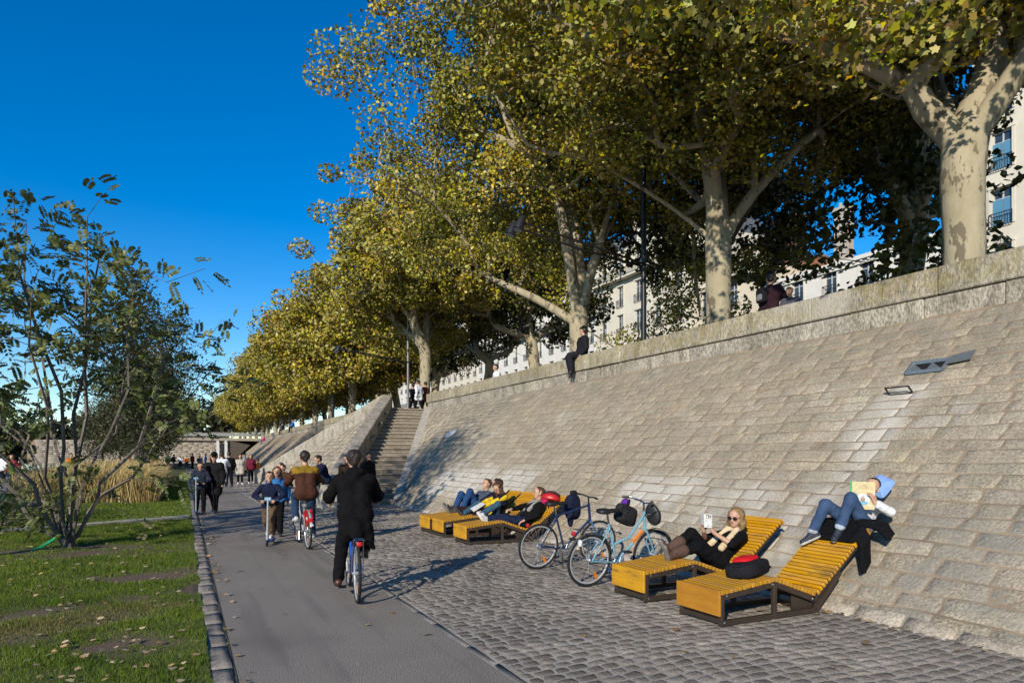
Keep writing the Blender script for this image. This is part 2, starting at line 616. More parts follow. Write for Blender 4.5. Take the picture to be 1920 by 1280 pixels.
xs = np.concatenate([np.linspace(-7, -4, 12, endpoint=False), np.linspace(-4, 0.178, 72)])
ys = np.concatenate([np.linspace(2, 16, 200, endpoint=False), np.linspace(16, 90, 120)])
X, Y = np.meshgrid(xs, ys, indexing='ij')
P = np.stack([X, Y, lawn_z(X, Y)], -1).reshape(-1, 3)
i, j = np.meshgrid(np.arange(len(xs) - 1), np.arange(len(ys) - 1), indexing='ij')
n2 = len(ys)
a = (i * n2 + j).ravel()
M_lawn = mat('lawn_soil', (0.09, 0.10, 0.02), (0.12, 0.11, 0.04), scale=9, rough=1.0, bump=0.02, bscale=40)
lawn = mesh_obj('lawn', P, np.stack([a, a + n2, a + n2 + 1, a + 1], 1), M_lawn)
tag(lawn, kind='structure')
at = lawn.data.attributes.new('soil', 'FLOAT', 'POINT')
at.data.foreach_set('value', soil(X, Y).ravel().astype(np.float32))
nt = M_lawn.node_tree
an = nt.nodes.new('ShaderNodeAttribute')
an.attribute_name = 'soil'
mx = nt.nodes.new('ShaderNodeMix')
mx.data_type = 'RGBA'
old = nt.nodes['Principled BSDF'].inputs['Base Color'].links[0].from_socket
nt.links.new(an.outputs['Fac'], mx.inputs['Factor'])
nt.links.new(old, mx.inputs['A'])
mx.inputs['B'].default_value = (0.15, 0.10, 0.068, 1)
nt.links.new(mx.outputs['Result'], nt.nodes['Principled BSDF'].inputs['Base Color'])


def blades(n, xr, yr, hgt, wid, keep):
    x = rng.uniform(*xr, n)
    y = rng.uniform(*yr, n)
    k = keep(x, y)
    x, y = x[k], y[k]
    n = len(x)
    h = hgt * rng.uniform(0.5, 1.3, n) * (1 - 0.5 * soil(x, y)) * (1 + 0.45 * wob(x, y, 3.3, 8.0))
    an = rng.uniform(0, 2 * PI, n)
    w = wid * rng.uniform(0.7, 1.3, n)
    z = lawn_z(x, y) - 0.004
    lean = rng.uniform(0.1, 0.9, n) * h
    la = rng.uniform(0, 2 * PI, n)
    b0 = np.stack([x - np.cos(an) * w, y - np.sin(an) * w, z], 1)
    b1 = np.stack([x + np.cos(an) * w, y + np.sin(an) * w, z], 1)
    tp = np.stack([x + np.cos(la) * lean, y + np.sin(la) * lean, z + h], 1)
    return np.stack([b0, b1, tp], 1).reshape(-1, 3), x, y


strip = lambda x, y: (np.abs(y - (19.5 + (x - 0.2) * 0.66)) < 0.22) | (np.abs(y - (46.8 + x * 0.6)) < 0.4)
vis = lambda x, y: (x > -0.235 * y - 0.15) & (rng.random(len(x)) > soil(x, y) * 1.15) & ~strip(x, y) & (x < 0.178 + 0.025 * wob(x, y, 5.0))
sets = [blades(95000, (-2.6, 0.21), (3.6, 9.5), 0.042, 0.0028, vis), blades(130000, (-4.5, 0.21), (9.5, 18), 0.045, 0.0042, vis), blades(120000, (-5, 0.21), (18, 46), 0.05, 0.009, vis)]
P = np.concatenate([s_[0] for s_ in sets])
dr = np.concatenate([np.repeat(dry(s_[1], s_[2]), 1) for s_ in sets])
F = np.arange(len(P)).reshape(-1, 3)
M_grass = mat('grass_blades', (0.175, 0.245, 0.017), (0.10, 0.165, 0.013), scale=1.1, rough=0.7, island=0.45, hue=0.02, transl=0.35, spec=0.15)
M_dry = mat('dry_blades', (0.30, 0.235, 0.09), (0.21, 0.18, 0.06), scale=2, rough=0.8, island=0.35, transl=0.3, spec=0.1)
mi = (rng.random(len(dr)) < dr * 0.8 + 0.05).astype(np.int32)
g = mesh_obj('lawn_grass', P, F, [M_grass, M_dry], mi=mi)
tag(g, 'short green grass of the lawn beside the path', 'grass', kind='stuff')
for nm, ln in (('stone_strip_path', [(0.12, 19.45), (-4.5, 16.4)]), ('stone_strip_path', [(0.12, 46.87), (-3.0, 45.0)])):
    mb = MB()
    (xa, ya), (xb2, yb2) = ln
    hw = 0.19 if ya < 30 else 0.36
    mb.add([(xa, ya - hw, 0.085), (xa, ya + hw, 0.085), (xb2, yb2 + hw, 0.125), (xb2, yb2 - hw, 0.125), (xa, ya - hw, 0), (xa, ya + hw, 0), (xb2, yb2 + hw, 0), (xb2, yb2 - hw, 0)], [(0, 1, 2, 3), (0, 3, 7, 4), (1, 5, 6, 2)])
    tag(mb.build(nm, M_pale), kind='structure')

# dry ornamental grass bed
n = 34000
x = rng.uniform(-5.0, -0.75, n)
y = rng.uniform(26, 47, n)
k = (x > -5.0 + 0.0 * y) & (wob(x, y, 1.1, 3.0) > -0.75) & ((x < -1.0) | (rng.random(n) < 0.5)) & ~strip(x, y)
x, y = x[k], y[k]
n = len(x)
h = rng.uniform(0.45, 1.35, n) * (1 + 0.25 * wob(x, y, 1.3)) * np.clip((-0.55 - x) * 1.6, 0.45, 1)
la = rng.uniform(0, 2 * PI, n)
an = la + PI / 2
w = rng.uniform(0.006, 0.013, n)
le = rng.uniform(0.1, 0.75, n) * h
z = 0.04 * np.ones(n)
b0 = np.stack([x - np.cos(an) * w, y - np.sin(an) * w, z], 1)
b1 = np.stack([x + np.cos(an) * w, y + np.sin(an) * w, z], 1)
m1 = np.stack([x + np.cos(la) * le * .35 + np.cos(an) * w, y + np.sin(la) * le * .35 + np.sin(an) * w, z + h * .7], 1)
m0 = np.stack([x + np.cos(la) * le * .35 - np.cos(an) * w, y + np.sin(la) * le * .35 - np.sin(an) * w, z + h * .7], 1)
t0 = np.stack([x + np.cos(la) * le, y + np.sin(la) * le, z + h * .95], 1)
t1 = t0 + np.stack([np.cos(an) * w * .4, np.sin(an) * w * .4, 0 * z], 1)
P = np.stack([b0, b1, m1, m0, t1, t0], 1).reshape(-1, 3)
q_ = np.arange(n)[:, None] * 6
F = np.concatenate([q_ + np.array([[0, 1, 2, 3]]), q_ + np.array([[3, 2, 4, 5]])])
g = mesh_obj('ornamental_grass', P, F, mat('tan_grass', (0.70, 0.52, 0.23), (0.50, 0.36, 0.13), scale=2.5, rough=0.8, island=0.6, hue=0.012, transl=0.3, spec=0.1,
                                            col3=(0.30, 0.27, 0.09), scale3=0.5, t3=(0.55, 0.66)))
tag(g, 'bed of tall dry straw coloured ornamental grass beyond the shrub', 'grass bed', kind='stuff')

# fallen plane leaves
M_leafdry = mat('fallen_leaf', (0.52, 0.32, 0.15), (0.62, 0.46, 0.26), scale=3, rough=0.8, island=0.4, hue=0.025, transl=0.2, spec=0.15)
LOBES = [(0, -0.5), (0.2, -0.44), (0.46, -0.26), (0.38, -0.03), (0.5, 0.24), (0.27, 0.27), (0, 0.56), (-0.25, 0.26), (-0.52, 0.22), (-0.37, -0.04), (-0.46, -0.27), (-0.2, -0.43)]


def litter(n, fx, fy, zf, size):
    x, y = fx(n), fy(n)
    n = len(x)
    an = rng.uniform(0, 2 * PI, n)
    s_ = size * rng.uniform(0.6, 1.25, n)
    tx, ty = rng.normal(0, 0.16, n), rng.normal(0, 0.16, n)
    L = np.array(LOBES)
    lx = L[:, 0][None] * s_[:, None]
    ly = L[:, 1][None] * s_[:, None]
    curl = (np.abs(L[:, 0]) ** 2 * 1.1)[None] * s_[:, None] * rng.uniform(-0.3, 1.3, n)[:, None]
    c, sn = np.cos(an)[:, None], np.sin(an)[:, None]
    zz = zf(x, y)[:, None] + lx * tx[:, None] + ly * ty[:, None] + curl
    zz = zz - np.minimum(0, (lx * tx[:, None] + ly * ty[:, None]).min(1, keepdims=True)) * 0.9
    P = np.stack([x[:, None] + lx * c - ly * sn, y[:, None] + lx * sn + ly * c, zz], -1).reshape(-1, 3)
    return P, np.arange(n * 12).reshape(n, 12)


def lawn_xy(n):
    yy = 4.2 + 22 * rng.random(n) ** 1.35
    xx = 0.1 - rng.random(n) * (0.21 * yy)
    return xx, yy


xx, yy = lawn_xy(420)
P, F = litter(len(xx), lambda n: xx, lambda n: yy, lambda x, y: lawn_z(x, y) + 0.03, 0.056)
x2 = np.concatenate([6.22 - np.abs(rng.normal(0, 0.16, 110)), 0.36 + np.abs(rng.normal(0, 0.10, 45))])
y2 = np.concatenate([rng.uniform(2.5, 21, 110), rng.uniform(5, 24, 45)])
P2, F2 = litter(len(x2), lambda n: x2, lambda n: y2, lambda x, y: 0.012 + 0 * x, 0.06)
F = np.concatenate([F, F2 + len(P)])
P = np.concatenate([P, P2])
tag(mesh_obj('fallen_leaves', P, F, M_leafdry), 'small brown and yellow fallen leaves strewn over the lawn and gathered at the edges', 'leaf litter', kind='stuff')
spots = [(0.95, 7.35), (1.62, 6.5), (1.98, 6.9), (0.7, 10.3), (1.45, 12.0), (1.2, 14.2), (0.85, 8.9), (1.9, 9.6), (2.02, 5.9), (1.4, 11.2),
         (2.9, 9.2), (3.4, 6.4), (4.2, 5.0), (2.7, 6.6), (2.5, 5.6), (4.05, 4.1), (3.1, 8.0), (5.4, 3.9), (4.6, 3.6), (3.8, 4.4), (3.3, 5.2), (2.6, 7.7), (5.9, 3.4), (5.6, 4.4),
         (6.05, 5.15), (6.1, 4.85), (5.95, 4.65), (6.12, 4.5), (6.0, 5.3), (6.1, 4.1), (5.85, 5.05), (4.9, 4.72), (5.5, 5.2), (4.3, 11.4), (4.55, 10.7), (4.2, 12.3), (5.4, 9.7), (5.7, 9.2), (5.2, 11.2),
         (5.0, 10.4), (5.9, 10.2), (6.0, 8.0), (5.1, 8.9), (4.4, 15.0), (4.8, 16.5), (5.6, 15.2), (5.9, 17), (5.4, 18.2), (3.2, 14.0), (3.6, 17.1)]
fl_meshes = []
for q in range(5):
    zero = np.zeros(1)
    P, F = litter(1, lambda n: zero, lambda n: zero, lambda x, y: zero, 0.070)
    me = bpy.data.meshes.new('fallen_leaf')
    me.from_pydata([tuple(map(float, p)) for p in P], [], [tuple(map(int, f)) for f in F])
    me.materials.append(mat('fallen_leaf_%d' % q, [(0.45, 0.25, 0.08), (0.50, 0.36, 0.14), (0.32, 0.17, 0.07), (0.48, 0.40, 0.12), (0.40, 0.20, 0.06)][q], (0.30, 0.18, 0.07), scale=14, rough=0.8, transl=0.2, spec=0.15))
    fl_meshes.append(me)
for q, (x, y) in enumerate(spots):
    o = bpy.data.objects.new('fallen_leaf', fl_meshes[q % 5])
    COL.objects.link(o)
    o.location = (x, y, 0.008 if x < 2.2 else 0.02)
    o.rotation_euler = (0, 0, q * 2.4)
    o.scale = (random.uniform(0.7, 1.25),) * 3
    tag(o, 'dry curled orange brown plane leaf fallen on the paving', 'fallen leaf', 'fallen leaves on the path and cobbles')

# ------------------------------------------------------------------ quay wall (thing: sloping face, foot course, lower course, parapet)
wall = thing('quay_wall', 'long sloping limestone quay wall with a low parapet on top', 'wall')
SL = (11.0 - XB) / CT                   # slope length


def stair_h(y):                         # level of the double flight at y (0 outside it)
    return np.where((y > 21.6) & (y < 32), 0.395 * (y - 22), np.where((y >= 32) & (y < 42), 0.395 * (42 - y), -9))


courses = [0.0]
while courses[-1] < SL - 0.14:
    courses.append(min(SL, courses[-1] + random.uniform(0.18, 0.275)))
rects, rects_far = [], []
for c0, c1 in zip(courses[:-1], courses[1:]):
    y = -4 + random.uniform(0, 0.5)
    while y < 112:
        l = random.uniform(0.32, 0.82) * (1.0 if y < 45 else 1.5)
        zc = (c0 + c1) / 2 * ST
        if zc > float(stair_h(y + l / 2)) - 0.12:
            (rects if y < 26 else rects_far).append((y + 0.008, y + l - 0.008, c0 + 0.008, c1 - 0.008))
        y += l
P, F = stones(rects, slope(XB), bev=0.006, depth=0.0045, inner=4, tilt=0.0008, rough=0.0010, lift=0.0008, warp=0.024, wscale=2.9, corner=0.035)
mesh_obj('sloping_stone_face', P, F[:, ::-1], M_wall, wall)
P, F = stones(rects_far, slope(XB), bev=0.016, depth=0.025, inner=0, tilt=0.003, rough=0.003, lift=0.004, warp=0.012, corner=0.04)
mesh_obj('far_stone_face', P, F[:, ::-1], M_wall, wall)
f = slope(XB)
mb = MB()
for ya, yb in ((-6, 21.7), (42, 113)):
    mb.add([f(*map(np.array, (ya, -0.2, -0.0028))), f(*map(np.array, (yb, -0.2, -0.0028))), f(*map(np.array, (yb, SL, -0.0028))), f(*map(np.array, (ya, SL, -0.0028)))], [(0, 1, 2, 3)])
mb.add([f(*map(np.array, q)) for q in ((21.7, -0.2, -0.022), (32, SL, -0.022), (21.7, SL, -0.022), (42, -0.2, -0.022), (42, SL, -0.0028))], [(0, 1, 2), (3, 4, 1)])
mb.build('mortar_bed', M_mortar, wall)
# foot course of paler blocks, almost flush with the slope
rects = []
for ya, yb in ((-4, 21.6), (42, 110)):
    y = ya
    while y < yb:
        l = random.uniform(0.5, 1.0)
        rects.append((y + .008, y + l - .008, -0.16, 0.12 + random.uniform(-.02, .02)))
        y += l
fs = slope(XB)
P, F = stones(rects, lambda u, v, w: fs(u, v, w + 0.028), bev=0.02, depth=0.05, inner=2, tilt=0.006, rough=0.004, lift=0.006, warp=0.02, corner=0.05)
mesh_obj('foot_course', P, F[:, ::-1], mat('foot_stone', (0.50, 0.43, 0.34), (0.40, 0.34, 0.265), scale=3, rough=0.9, bump=0.014, bscale=26, island=0.1, hue=0.008, speck=0.3, sscale=36, spec=0.15), wall)


def blocks(y0, y1, x0, x1, z0, z1, lmin, lmax, jit):
    mb = MB()
    y = y0
    while y < y1 - 0.05:
        l = min(random.uniform(lmin, lmax), y1 - y)
        j = random.uniform(-jit, jit)
        # finely divided face so that edges are worn
        n = 6
        for _ in range(1):
            mb.box(((x0 + x1) / 2 + j, y + l / 2, (z0 + z1) / 2), (x1 - x0, l - 0.012, z1 - z0), bev=0.016)
        y += l
    return mb


mb = blocks(-6, 31.9, 10.98, 11.6, 3.84, 4.262, 0.9, 1.7, 0.012)
mb.F += [] 
b2 = blocks(42, 112, 10.98, 11.6, 3.84, 4.262, 1.5, 2.4, 0.012)
mb.add(b2.V, b2.F)
mb.build('lower_course', M_cope, wall)
mb = blocks(-6, 31.95, 10.93, 11.55, 4.27, 4.72, 1.5, 2.6, 0.014)
b2 = blocks(41.9, 112, 10.93, 11.55, 4.27, 4.72, 2.0, 3.0, 0.014)
mb.add(b2.V, b2.F)
mb.build('parapet_coping', M_cope, wall)

# steel hatch, bracket and plate on the slope
MG = plain('galvanised_steel', (0.30, 0.33, 0.36), 0.45, 0.6)
MK = plain('black_metal', (0.012, 0.012, 0.014), 0.5)
sl = slope(XB)
SP = lambda y, t, w=0.0: np.array(sl(np.array(float(y)), np.array(float(t)), np.array(float(w))))
hat = thing('drain_hatch', 'open grey steel drain hatch with two dark triangular holes in the sloping wall', 'hatch', SP(5.9, 4.55))
o_ = SP(5.9, 4.55)
loc = lambda p: np.array(p) - o_
y0, y1, ta, tb = 5.82, 6.36, 4.47, 4.72
mb = MB()
for a_, b_ in (((y0, ta), (y1, ta)), ((y0, tb), (y1, tb)), ((y0, ta), (y0, tb)), ((y1, ta), (y1, tb))):
    mb.beam(loc(SP(*a_, 0.03)), loc(SP(*b_, 0.03)), 0.035, 0.05)
mb.build('hatch_frame', MG, hat)
mb = MB()
mb.add([loc(SP(y0, ta, 0.012)), loc(SP(y1, ta, 0.012)), loc(SP(y1, tb, 0.012)), loc(SP(y0, tb, 0.012))], [(0, 1, 2, 3)])
mb.build('opening_shade', plain('hole_shade', (0.004, 0.004, 0.004), 1.0), hat)  # flat black sheet painted as the shade inside the hatch
mb = MB()
ym = (y0 + y1) / 2
for q0, q1 in ((y0, ym), (ym, y1)):
    mb.add([loc(SP(q0 + .02, ta + .02, 0.03)), loc(SP(q1 - .02, ta + .02, 0.03)), loc(SP(q1 - 0.02, tb - .02, 0.03))], [(0, 1, 2)])
mb.build('steel_gusset', MG, hat)
mb = MB().prism([loc(SP(5.50, 4.62, 0.045)), loc(SP(5.80, 4.57, 0.045)), loc(SP(5.80, 4.76, 0.045)), loc(SP(5.52, 4.84, 0.045))], SP(0, 0, 0.015) - SP(0, 0, 0))
mb.build('hatch_lid', MG, hat)
br = thing('wall_bracket', 'black steel rectangular frame bracket standing out of the sloping wall', 'bracket', SP(6.2, 3.98))
o_ = SP(6.2, 3.98)
mb = MB()
k0, k1 = SP(6.37, 3.98, 0.0) - o_, SP(6.02, 3.98, 0.0) - o_
up = V3(-0.06, 0.03, 0.10)
mb.beam(k0, k1, 0.02, 0.02).beam(k0 + up, k1 + up, 0.02, 0.02).beam(k0, k0 + up, 0.02, 0.02).beam(k1, k1 + up, 0.02, 0.02)
mb.build('bracket_frame', MK, br)
pl = MB().prism([SP(24.4, 3.6, 0.03), SP(23.8, 3.6, 0.03), SP(23.7, 4.0, 0.03), SP(24.3, 4.0, 0.03)], SP(0, 0, 0.02) - SP(0, 0, 0)).build('wall_plate', plain('white_plate', (0.75, 0.75, 0.74), 0.6))
tag(pl, 'small white rectangular plate lying flat on the sloping wall near the staircase', 'plate')

# ------------------------------------------------------------------ double staircase against the wall
st = thing('stone_staircase', 'double stone staircase with a sloping parapet rising against the quay wall', 'staircase', (4.0, 21.5, 0))
O = np.array([4.0, 21.5, 0])
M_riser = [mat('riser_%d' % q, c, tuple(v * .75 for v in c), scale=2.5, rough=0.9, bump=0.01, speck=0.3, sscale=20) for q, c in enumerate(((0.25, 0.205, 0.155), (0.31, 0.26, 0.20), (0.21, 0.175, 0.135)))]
n = 24
for k in range(n):
    z1 = HT * (k + 1) / n
    y0 = 22.0 + 10.0 * k / n
    y1 = 22.0 + 10.0 * (k + 1) / n
    xl = 4.35 + 0.46 * (y0 - 21.5)
    xr = XB + z1 / RS + 0.12
    mb = MB().prism([(xl - O[0], y0 + .035 - O[1], z1 - 0.42), (xr - O[0], y0 + .035 - O[1], z1 - 0.42), (xr - O[0], y0 + .035 - O[1], z1 - .045), (xl - O[0], y0 + .035 - O[1], z1 - .045)], (0, y1 - y0, 0), 0)
    mb.prism([(xl - O[0], y0 - O[1], z1 - 0.044), (xr - O[0], y0 - O[1], z1 - 0.044), (xr - O[0], y0 - O[1], z1), (xl - O[0], y0 - O[1], z1)], (0, y1 - y0 + 0.034, 0), 1)
    mb.build('step', [M_riser[k % 3], M_step], st)
MB().box((9.95 - O[0], 33.2 - O[1], HT - 0.26), (2.9, 2.46, 0.5)).build('landing', M_step, st)


def sweep(name, path, half, drop, m):
    """stone coping along a path of (x,y,ztop): outer face, top, inner face; drop is its depth"""
    mb = MB()
    n = len(path)
    V = []
    for p in path:
        p = np.array(p) - O
        V += [p + (-half, 0, -drop), p + (-half, 0, -0.02), p + (-half + 0.03, 0, 0.0), p + (half - 0.03, 0, 0.0), p + (half, 0, -0.02), p + (half, 0, -drop)]
    F = []
    for i in range(n - 1):
        for k in range(6):
            F.append((i * 6 + k, i * 6 + (k + 1) % 6, (i + 1) * 6 + (k + 1) % 6, (i + 1) * 6 + k))
    F += [tuple(range(6)), tuple(range((n - 1) * 6 + 5, (n - 1) * 6 - 1, -1))]
    mb.add(V, F)
    return mb.build(name, m, st)


def rampz(t):
    return 0.85 + 3.72 * t


path = []
for t in np.linspace(0, 1, 13):
    yy_ = 21.6 + 10.4 * t
    path.append((4.18 + 4.75 * t, yy_, 0.80 + 3.85 * max(0, t - 0.02) ** 0.93 if t < 0.97 else 4.60))
sweep('parapet', path, 0.26, 1.0, M_cope)
path = [(4.18 + 4.75 * t, 42.2 - 10.1 * t, 0.80 + 3.82 * t) for t in np.linspace(0, 1, 8)]
sweep('parapet', path, 0.24, 1.0, M_cope)
MB().box((4.05 - O[0], 21.45 - O[1], 0.37), (0.5, 0.75, 0.75), bev=0.02).build('pier', M_pale, st)
MB().box((4.0 - O[0], 42.3 - O[1], 0.42), (0.55, 0.8, 0.85), bev=0.02).build('pier', M_pale, st)
rects = []
t = 0.0
while t < 6.0:
    hgt = random.uniform(0.24, 0.32)
    y = 21.5
    while y < 42.3:
        l = random.uniform(0.6, 1.2)
        zc = (t + hgt / 2) * ST
        yc = y + l / 2
        if zc < 0.39 * (yc - 21.3) + 0.15 and zc < 0.39 * (42.6 - yc) + 0.15:
            rects.append((y + .006, y + l - .006, t + .006, t + hgt - .006))
        y += l
    t += hgt
P, F = stones(rects, slope(4.0), bev=0.02, depth=0.035, inner=1, tilt=0.01, rough=0.004, lift=0.012, warp=0.012)
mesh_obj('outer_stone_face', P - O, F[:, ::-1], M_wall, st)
f4 = slope(4.0)
MB().add([np.array(f4(*map(np.array, q))) - O for q in ((21.5, 0.0, -0.025), (32, 6.0, -0.025), (42.3, 0.0, -0.025))], [(0, 1, 2)]).build('mortar_bed', M_mortar, st)
# stringer along the wall side of the near flight
mb = MB()
mb.beam(V3(6.55, 22.05, 0.12) - O, V3(11.02, 31.9, 3.98) - O, 0.34, 0.24)
mb.build('stringer', M_pale, st)
# low plinth where people sit
bp = MB().box((3.55, 27, 0.2), (0.5, 6.5, 0.4), bev=0.02).build('stone_bench', M_pale)
tag(bp, 'low stone bench along the foot of the staircase wall', 'bench')

# ------------------------------------------------------------------ far end: low wall, bridge abutment, bridge
lw = MB().box((-1.5, 90, 0.32), (13, 0.6, 0.64), bev=0.03).build('low_wall', M_pale)
tag(lw, 'low pale concrete sitting wall across the far end of the path', 'low wall')
bg = thing('road_bridge', 'pale bridge with white railing over a stone abutment at the far end', 'bridge', (0, 128, 0))
O = np.array([0, 128, 0])
rects = []
for k in range(12):
    x = -22 + random.uniform(0, 1)
    while x < 7.2:
        l = random.uniform(1.0, 2.0)
        rects.append((x, x + l - .02, k * 0.34, k * 0.34 + 0.32))
        x += l
P, F = stones(rects, lambda u, v, w: np.stack([u, -w, v], -1), bev=0.03, depth=0.05, inner=0, tilt=0.01, rough=0.01)
mesh_obj('abutment_wall', P, F, M_step, bg)
MB().box((-7.5, 0.3, 2.0), (29.4, 0.5, 4.0)).build('wall_core', M_mortar, bg)
MB().box((5.5, 3.0, 4.35), (16, 7, 0.5), bev=0.05).build('deck', M_step, bg)
MW = plain('white_paint', (0.72, 0.71, 0.68), 0.6)
MRL = plain('grey_rail', (0.34, 0.33, 0.31), 0.6)
mb = MB()
mb.box((5.5, -0.45, 5.55), (16, 0.09, 0.09)).box((5.5, -0.45, 4.8), (16, 0.05, 0.05)).box((5.5, -0.45, 5.2), (16, 0.03, 0.5))
for k in range(9):
    mb.box((-2.5 + 2 * k, -0.45, 5.1), (0.1, 0.1, 0.95))
mb.build('railing', MRL, bg)
for x in (5.3, 6.6):
    MB().box((x, -0.7, 2.05), (0.4, 0.4, 4.1)).build('support_post', MW, bg)
MB().add([(7.3, -0.9, 0), (10.6, -0.9, 3.4), (7.3, -0.9, 4.1), (7.3, 6, 0), (10.6, 6, 3.4)], [(0, 1, 2), (0, 3, 4, 1)]).build('underpass_shade_face', plain('underpass_shade', (0.10, 0.08, 0.06), 0.9), bg)  # dark faces painted as the shade inside the underpass
MB().box((10.5, 6.3, 2.0), (7, 0.3, 4.2)).build('underpass_back_filler', plain('underpass_back_shade', (0.05, 0.042, 0.035), 0.9), bg)  # dark panel added to block the bright horizon, shade in its colour
# ------------------------------------------------------------------ trees
def leaf_mesh_arrays(p, nv, size, shape, fold=0.25):
    """p (n,3) leaf centres, nv (n,3) normals -> polygons of the given outline"""
    n = len(p)
    nv = nv / (np.linalg.norm(nv, axis=1, keepdims=True) + 1e-9)
    a = rng.normal(size=(n, 3))
    t = np.cross(nv, a)
    t /= np.linalg.norm(t, axis=1, keepdims=True) + 1e-9
    b = np.cross(nv, t)
    L = np.array(shape)
    s_ = (size * rng.uniform(0.6, 1.25, n))[:, None, None]
    f = fold * rng.uniform(-0.6, 1.4, n)[:, None, None] * (np.abs(L[:, 0]) ** 1.5)[None, :, None]
    P = p[:, None, :] + s_ * (L[:, 0][None, :, None] * t[:, None, :] + L[:, 1][None, :, None] * b[:, None, :] + f * nv[:, None, :])
    k = len(L)
    return P.reshape(-1, 3), np.arange(n * k).reshape(n, k)


LOBED = [(0, -0.42), (0.13, -0.36), (0.38, -0.40), (0.33, -0.12), (0.58, 0.10), (0.42, 0.20), (0.25, 0.22), (0.15, 0.45), (0, 0.62), (-0.16, 0.44), (-0.26, 0.21), (-0.42, 0.22), (-0.57, 0.08), (-0.32, -0.12), (-0.39, -0.38), (-0.13, -0.36)]
RHOMB = [(0, -0.5), (0.36, -0.1), (0.22, 0.3), (0, 0.55), (-0.24, 0.28), (-0.36, -0.1)]
QUAD = [(0, -0.5), (0.4, 0.0), (0, 0.55), (-0.4, 0.0)]


def skeleton(start, limbs, clumps, seg=1.1, sag=0.12, pathw=0.22, tip=0.012, power=2.35, rmax=0.4, jitter=0.12):
    """start: trunk polyline; limbs: polylines from the trunk top; clumps: targets. returns chains of (pts, radii)"""
    pos = [np.array(p, float) for p in start]
    par = [-1] + list(range(len(start) - 1))
    plen = [0.0]
    for i in range(1, len(pos)):
        plen.append(plen[-1] + np.linalg.norm(pos[i] - pos[i - 1]))
    ntr = len(pos)
    for lb in limbs:
        k = ntr - 1 - (lb[0] if isinstance(lb[0], int) else 0)
        for q in (lb[1:] if isinstance(lb[0], int) else lb):
            q = np.array(q, float)
            pos.append(q)
            par.append(k)
            plen.append(plen[k] + np.linalg.norm(q - pos[k]))
            k = len(pos) - 1
    org = pos[ntr - 1]
    cl = sorted(list(clumps), key=lambda c: np.linalg.norm(c - org))
    arr = np.array(pos)
    pl = np.array(plen)
    tipnode = []
    for c in cl:
        A = arr[:len(pos)]
        d = np.linalg.norm(A - c, axis=1)
        cost = d + pathw * pl[:len(pos)]
        cost[:max(1, ntr - 1)] += 50
        k = int(np.argmin(cost))
        dd = d[k]
        m = max(1, int(dd / seg))
        p0 = pos[k]
        for q in range(1, m + 1):
            t = q / m
            x = p0 + (c - p0) * t
            if q < m:
                x = x + rng.normal(0, jitter, 3) + V3(0, 0, -sag * dd * math.sin(PI * t) * 0.5)
            pos.append(x)
            par.append(k)
            v = plen[k] + np.linalg.norm(x - pos[k])
            plen.append(v)
            k = len(pos) - 1
        if len(pos) > len(arr) - 50:
            arr = np.concatenate([arr, np.zeros((4000, 3))])
            pl = np.concatenate([pl, np.zeros(4000)])
        for q in range(m):
            arr[len(pos) - m + q] = pos[len(pos) - m + q]
            pl[len(pos) - m + q] = plen[len(pos) - m + q]
        tipnode.append(k)
    n = len(pos)
    kids = [[] for _ in range(n)]
    for i in range(1, n):
        kids[par[i]].append(i)
    rad = np.zeros(n)
    for i in range(n - 1, -1, -1):
        rad[i] = max(tip, sum(rad[c] ** power for c in kids[i]) ** (1 / power)) if kids[i] else tip
    rad *= 1.0
    sc = rmax / rad[0]
    # blend so the trunk is rmax while the tips keep their thickness
    rad = tip + (rad - tip) * ((rmax - tip) / (rad[0] - tip))
    chains, stack = [], [0]
    while stack:
        i = stack.pop()
        ch = [i] if par[i] < 0 else [par[i], i]
        while kids[i]:
            ks = sorted(kids[i], key=lambda c: -rad[c])
            stack += ks[1:]
            i = ks[0]
            ch.append(i)
        rr = [rad[c] for c in ch]
        if len(ch) > 1:
            if par[ch[1]] == ch[0] and ch[0] != 0:
                rr[0] = min(rr[0], rr[1] * 1.25)
            chains.append(([pos[c] for c in ch], rr))
    return chains


def bark_mesh(chains, name, m, parent, flare=1.25, minr=0.0):
    mb = MB()
    for pts, rr in chains:
        if rr[0] < minr:
            continue
        nsd = 12 if rr[0] > 0.15 else (7 if rr[0] > 0.05 else 4)
        # resample with a smooth curve
        P = [pts[0]]
        Q = [rr[0]]
        for i in range(len(pts) - 1):
            p0 = pts[max(i - 1, 0)]
            p1, p2 = pts[i], pts[i + 1]
            p3 = pts[min(i + 2, len(pts) - 1)]
            sub = 3 if rr[i] > 0.05 else 1
            for k in range(1, sub + 1):
                t = k / sub
                P.append(0.5 * ((2 * p1) + (-p0 + p2) * t + (2 * p0 - 5 * p1 + 4 * p2 - p3) * t * t + (-p0 + 3 * p1 - 3 * p2 + p3) * t ** 3))
                Q.append(rr[i] + (rr[i + 1] - rr[i]) * t)
        mb.tube(P, Q, nsd)
    return mb.build(name, m, parent, smooth=True)


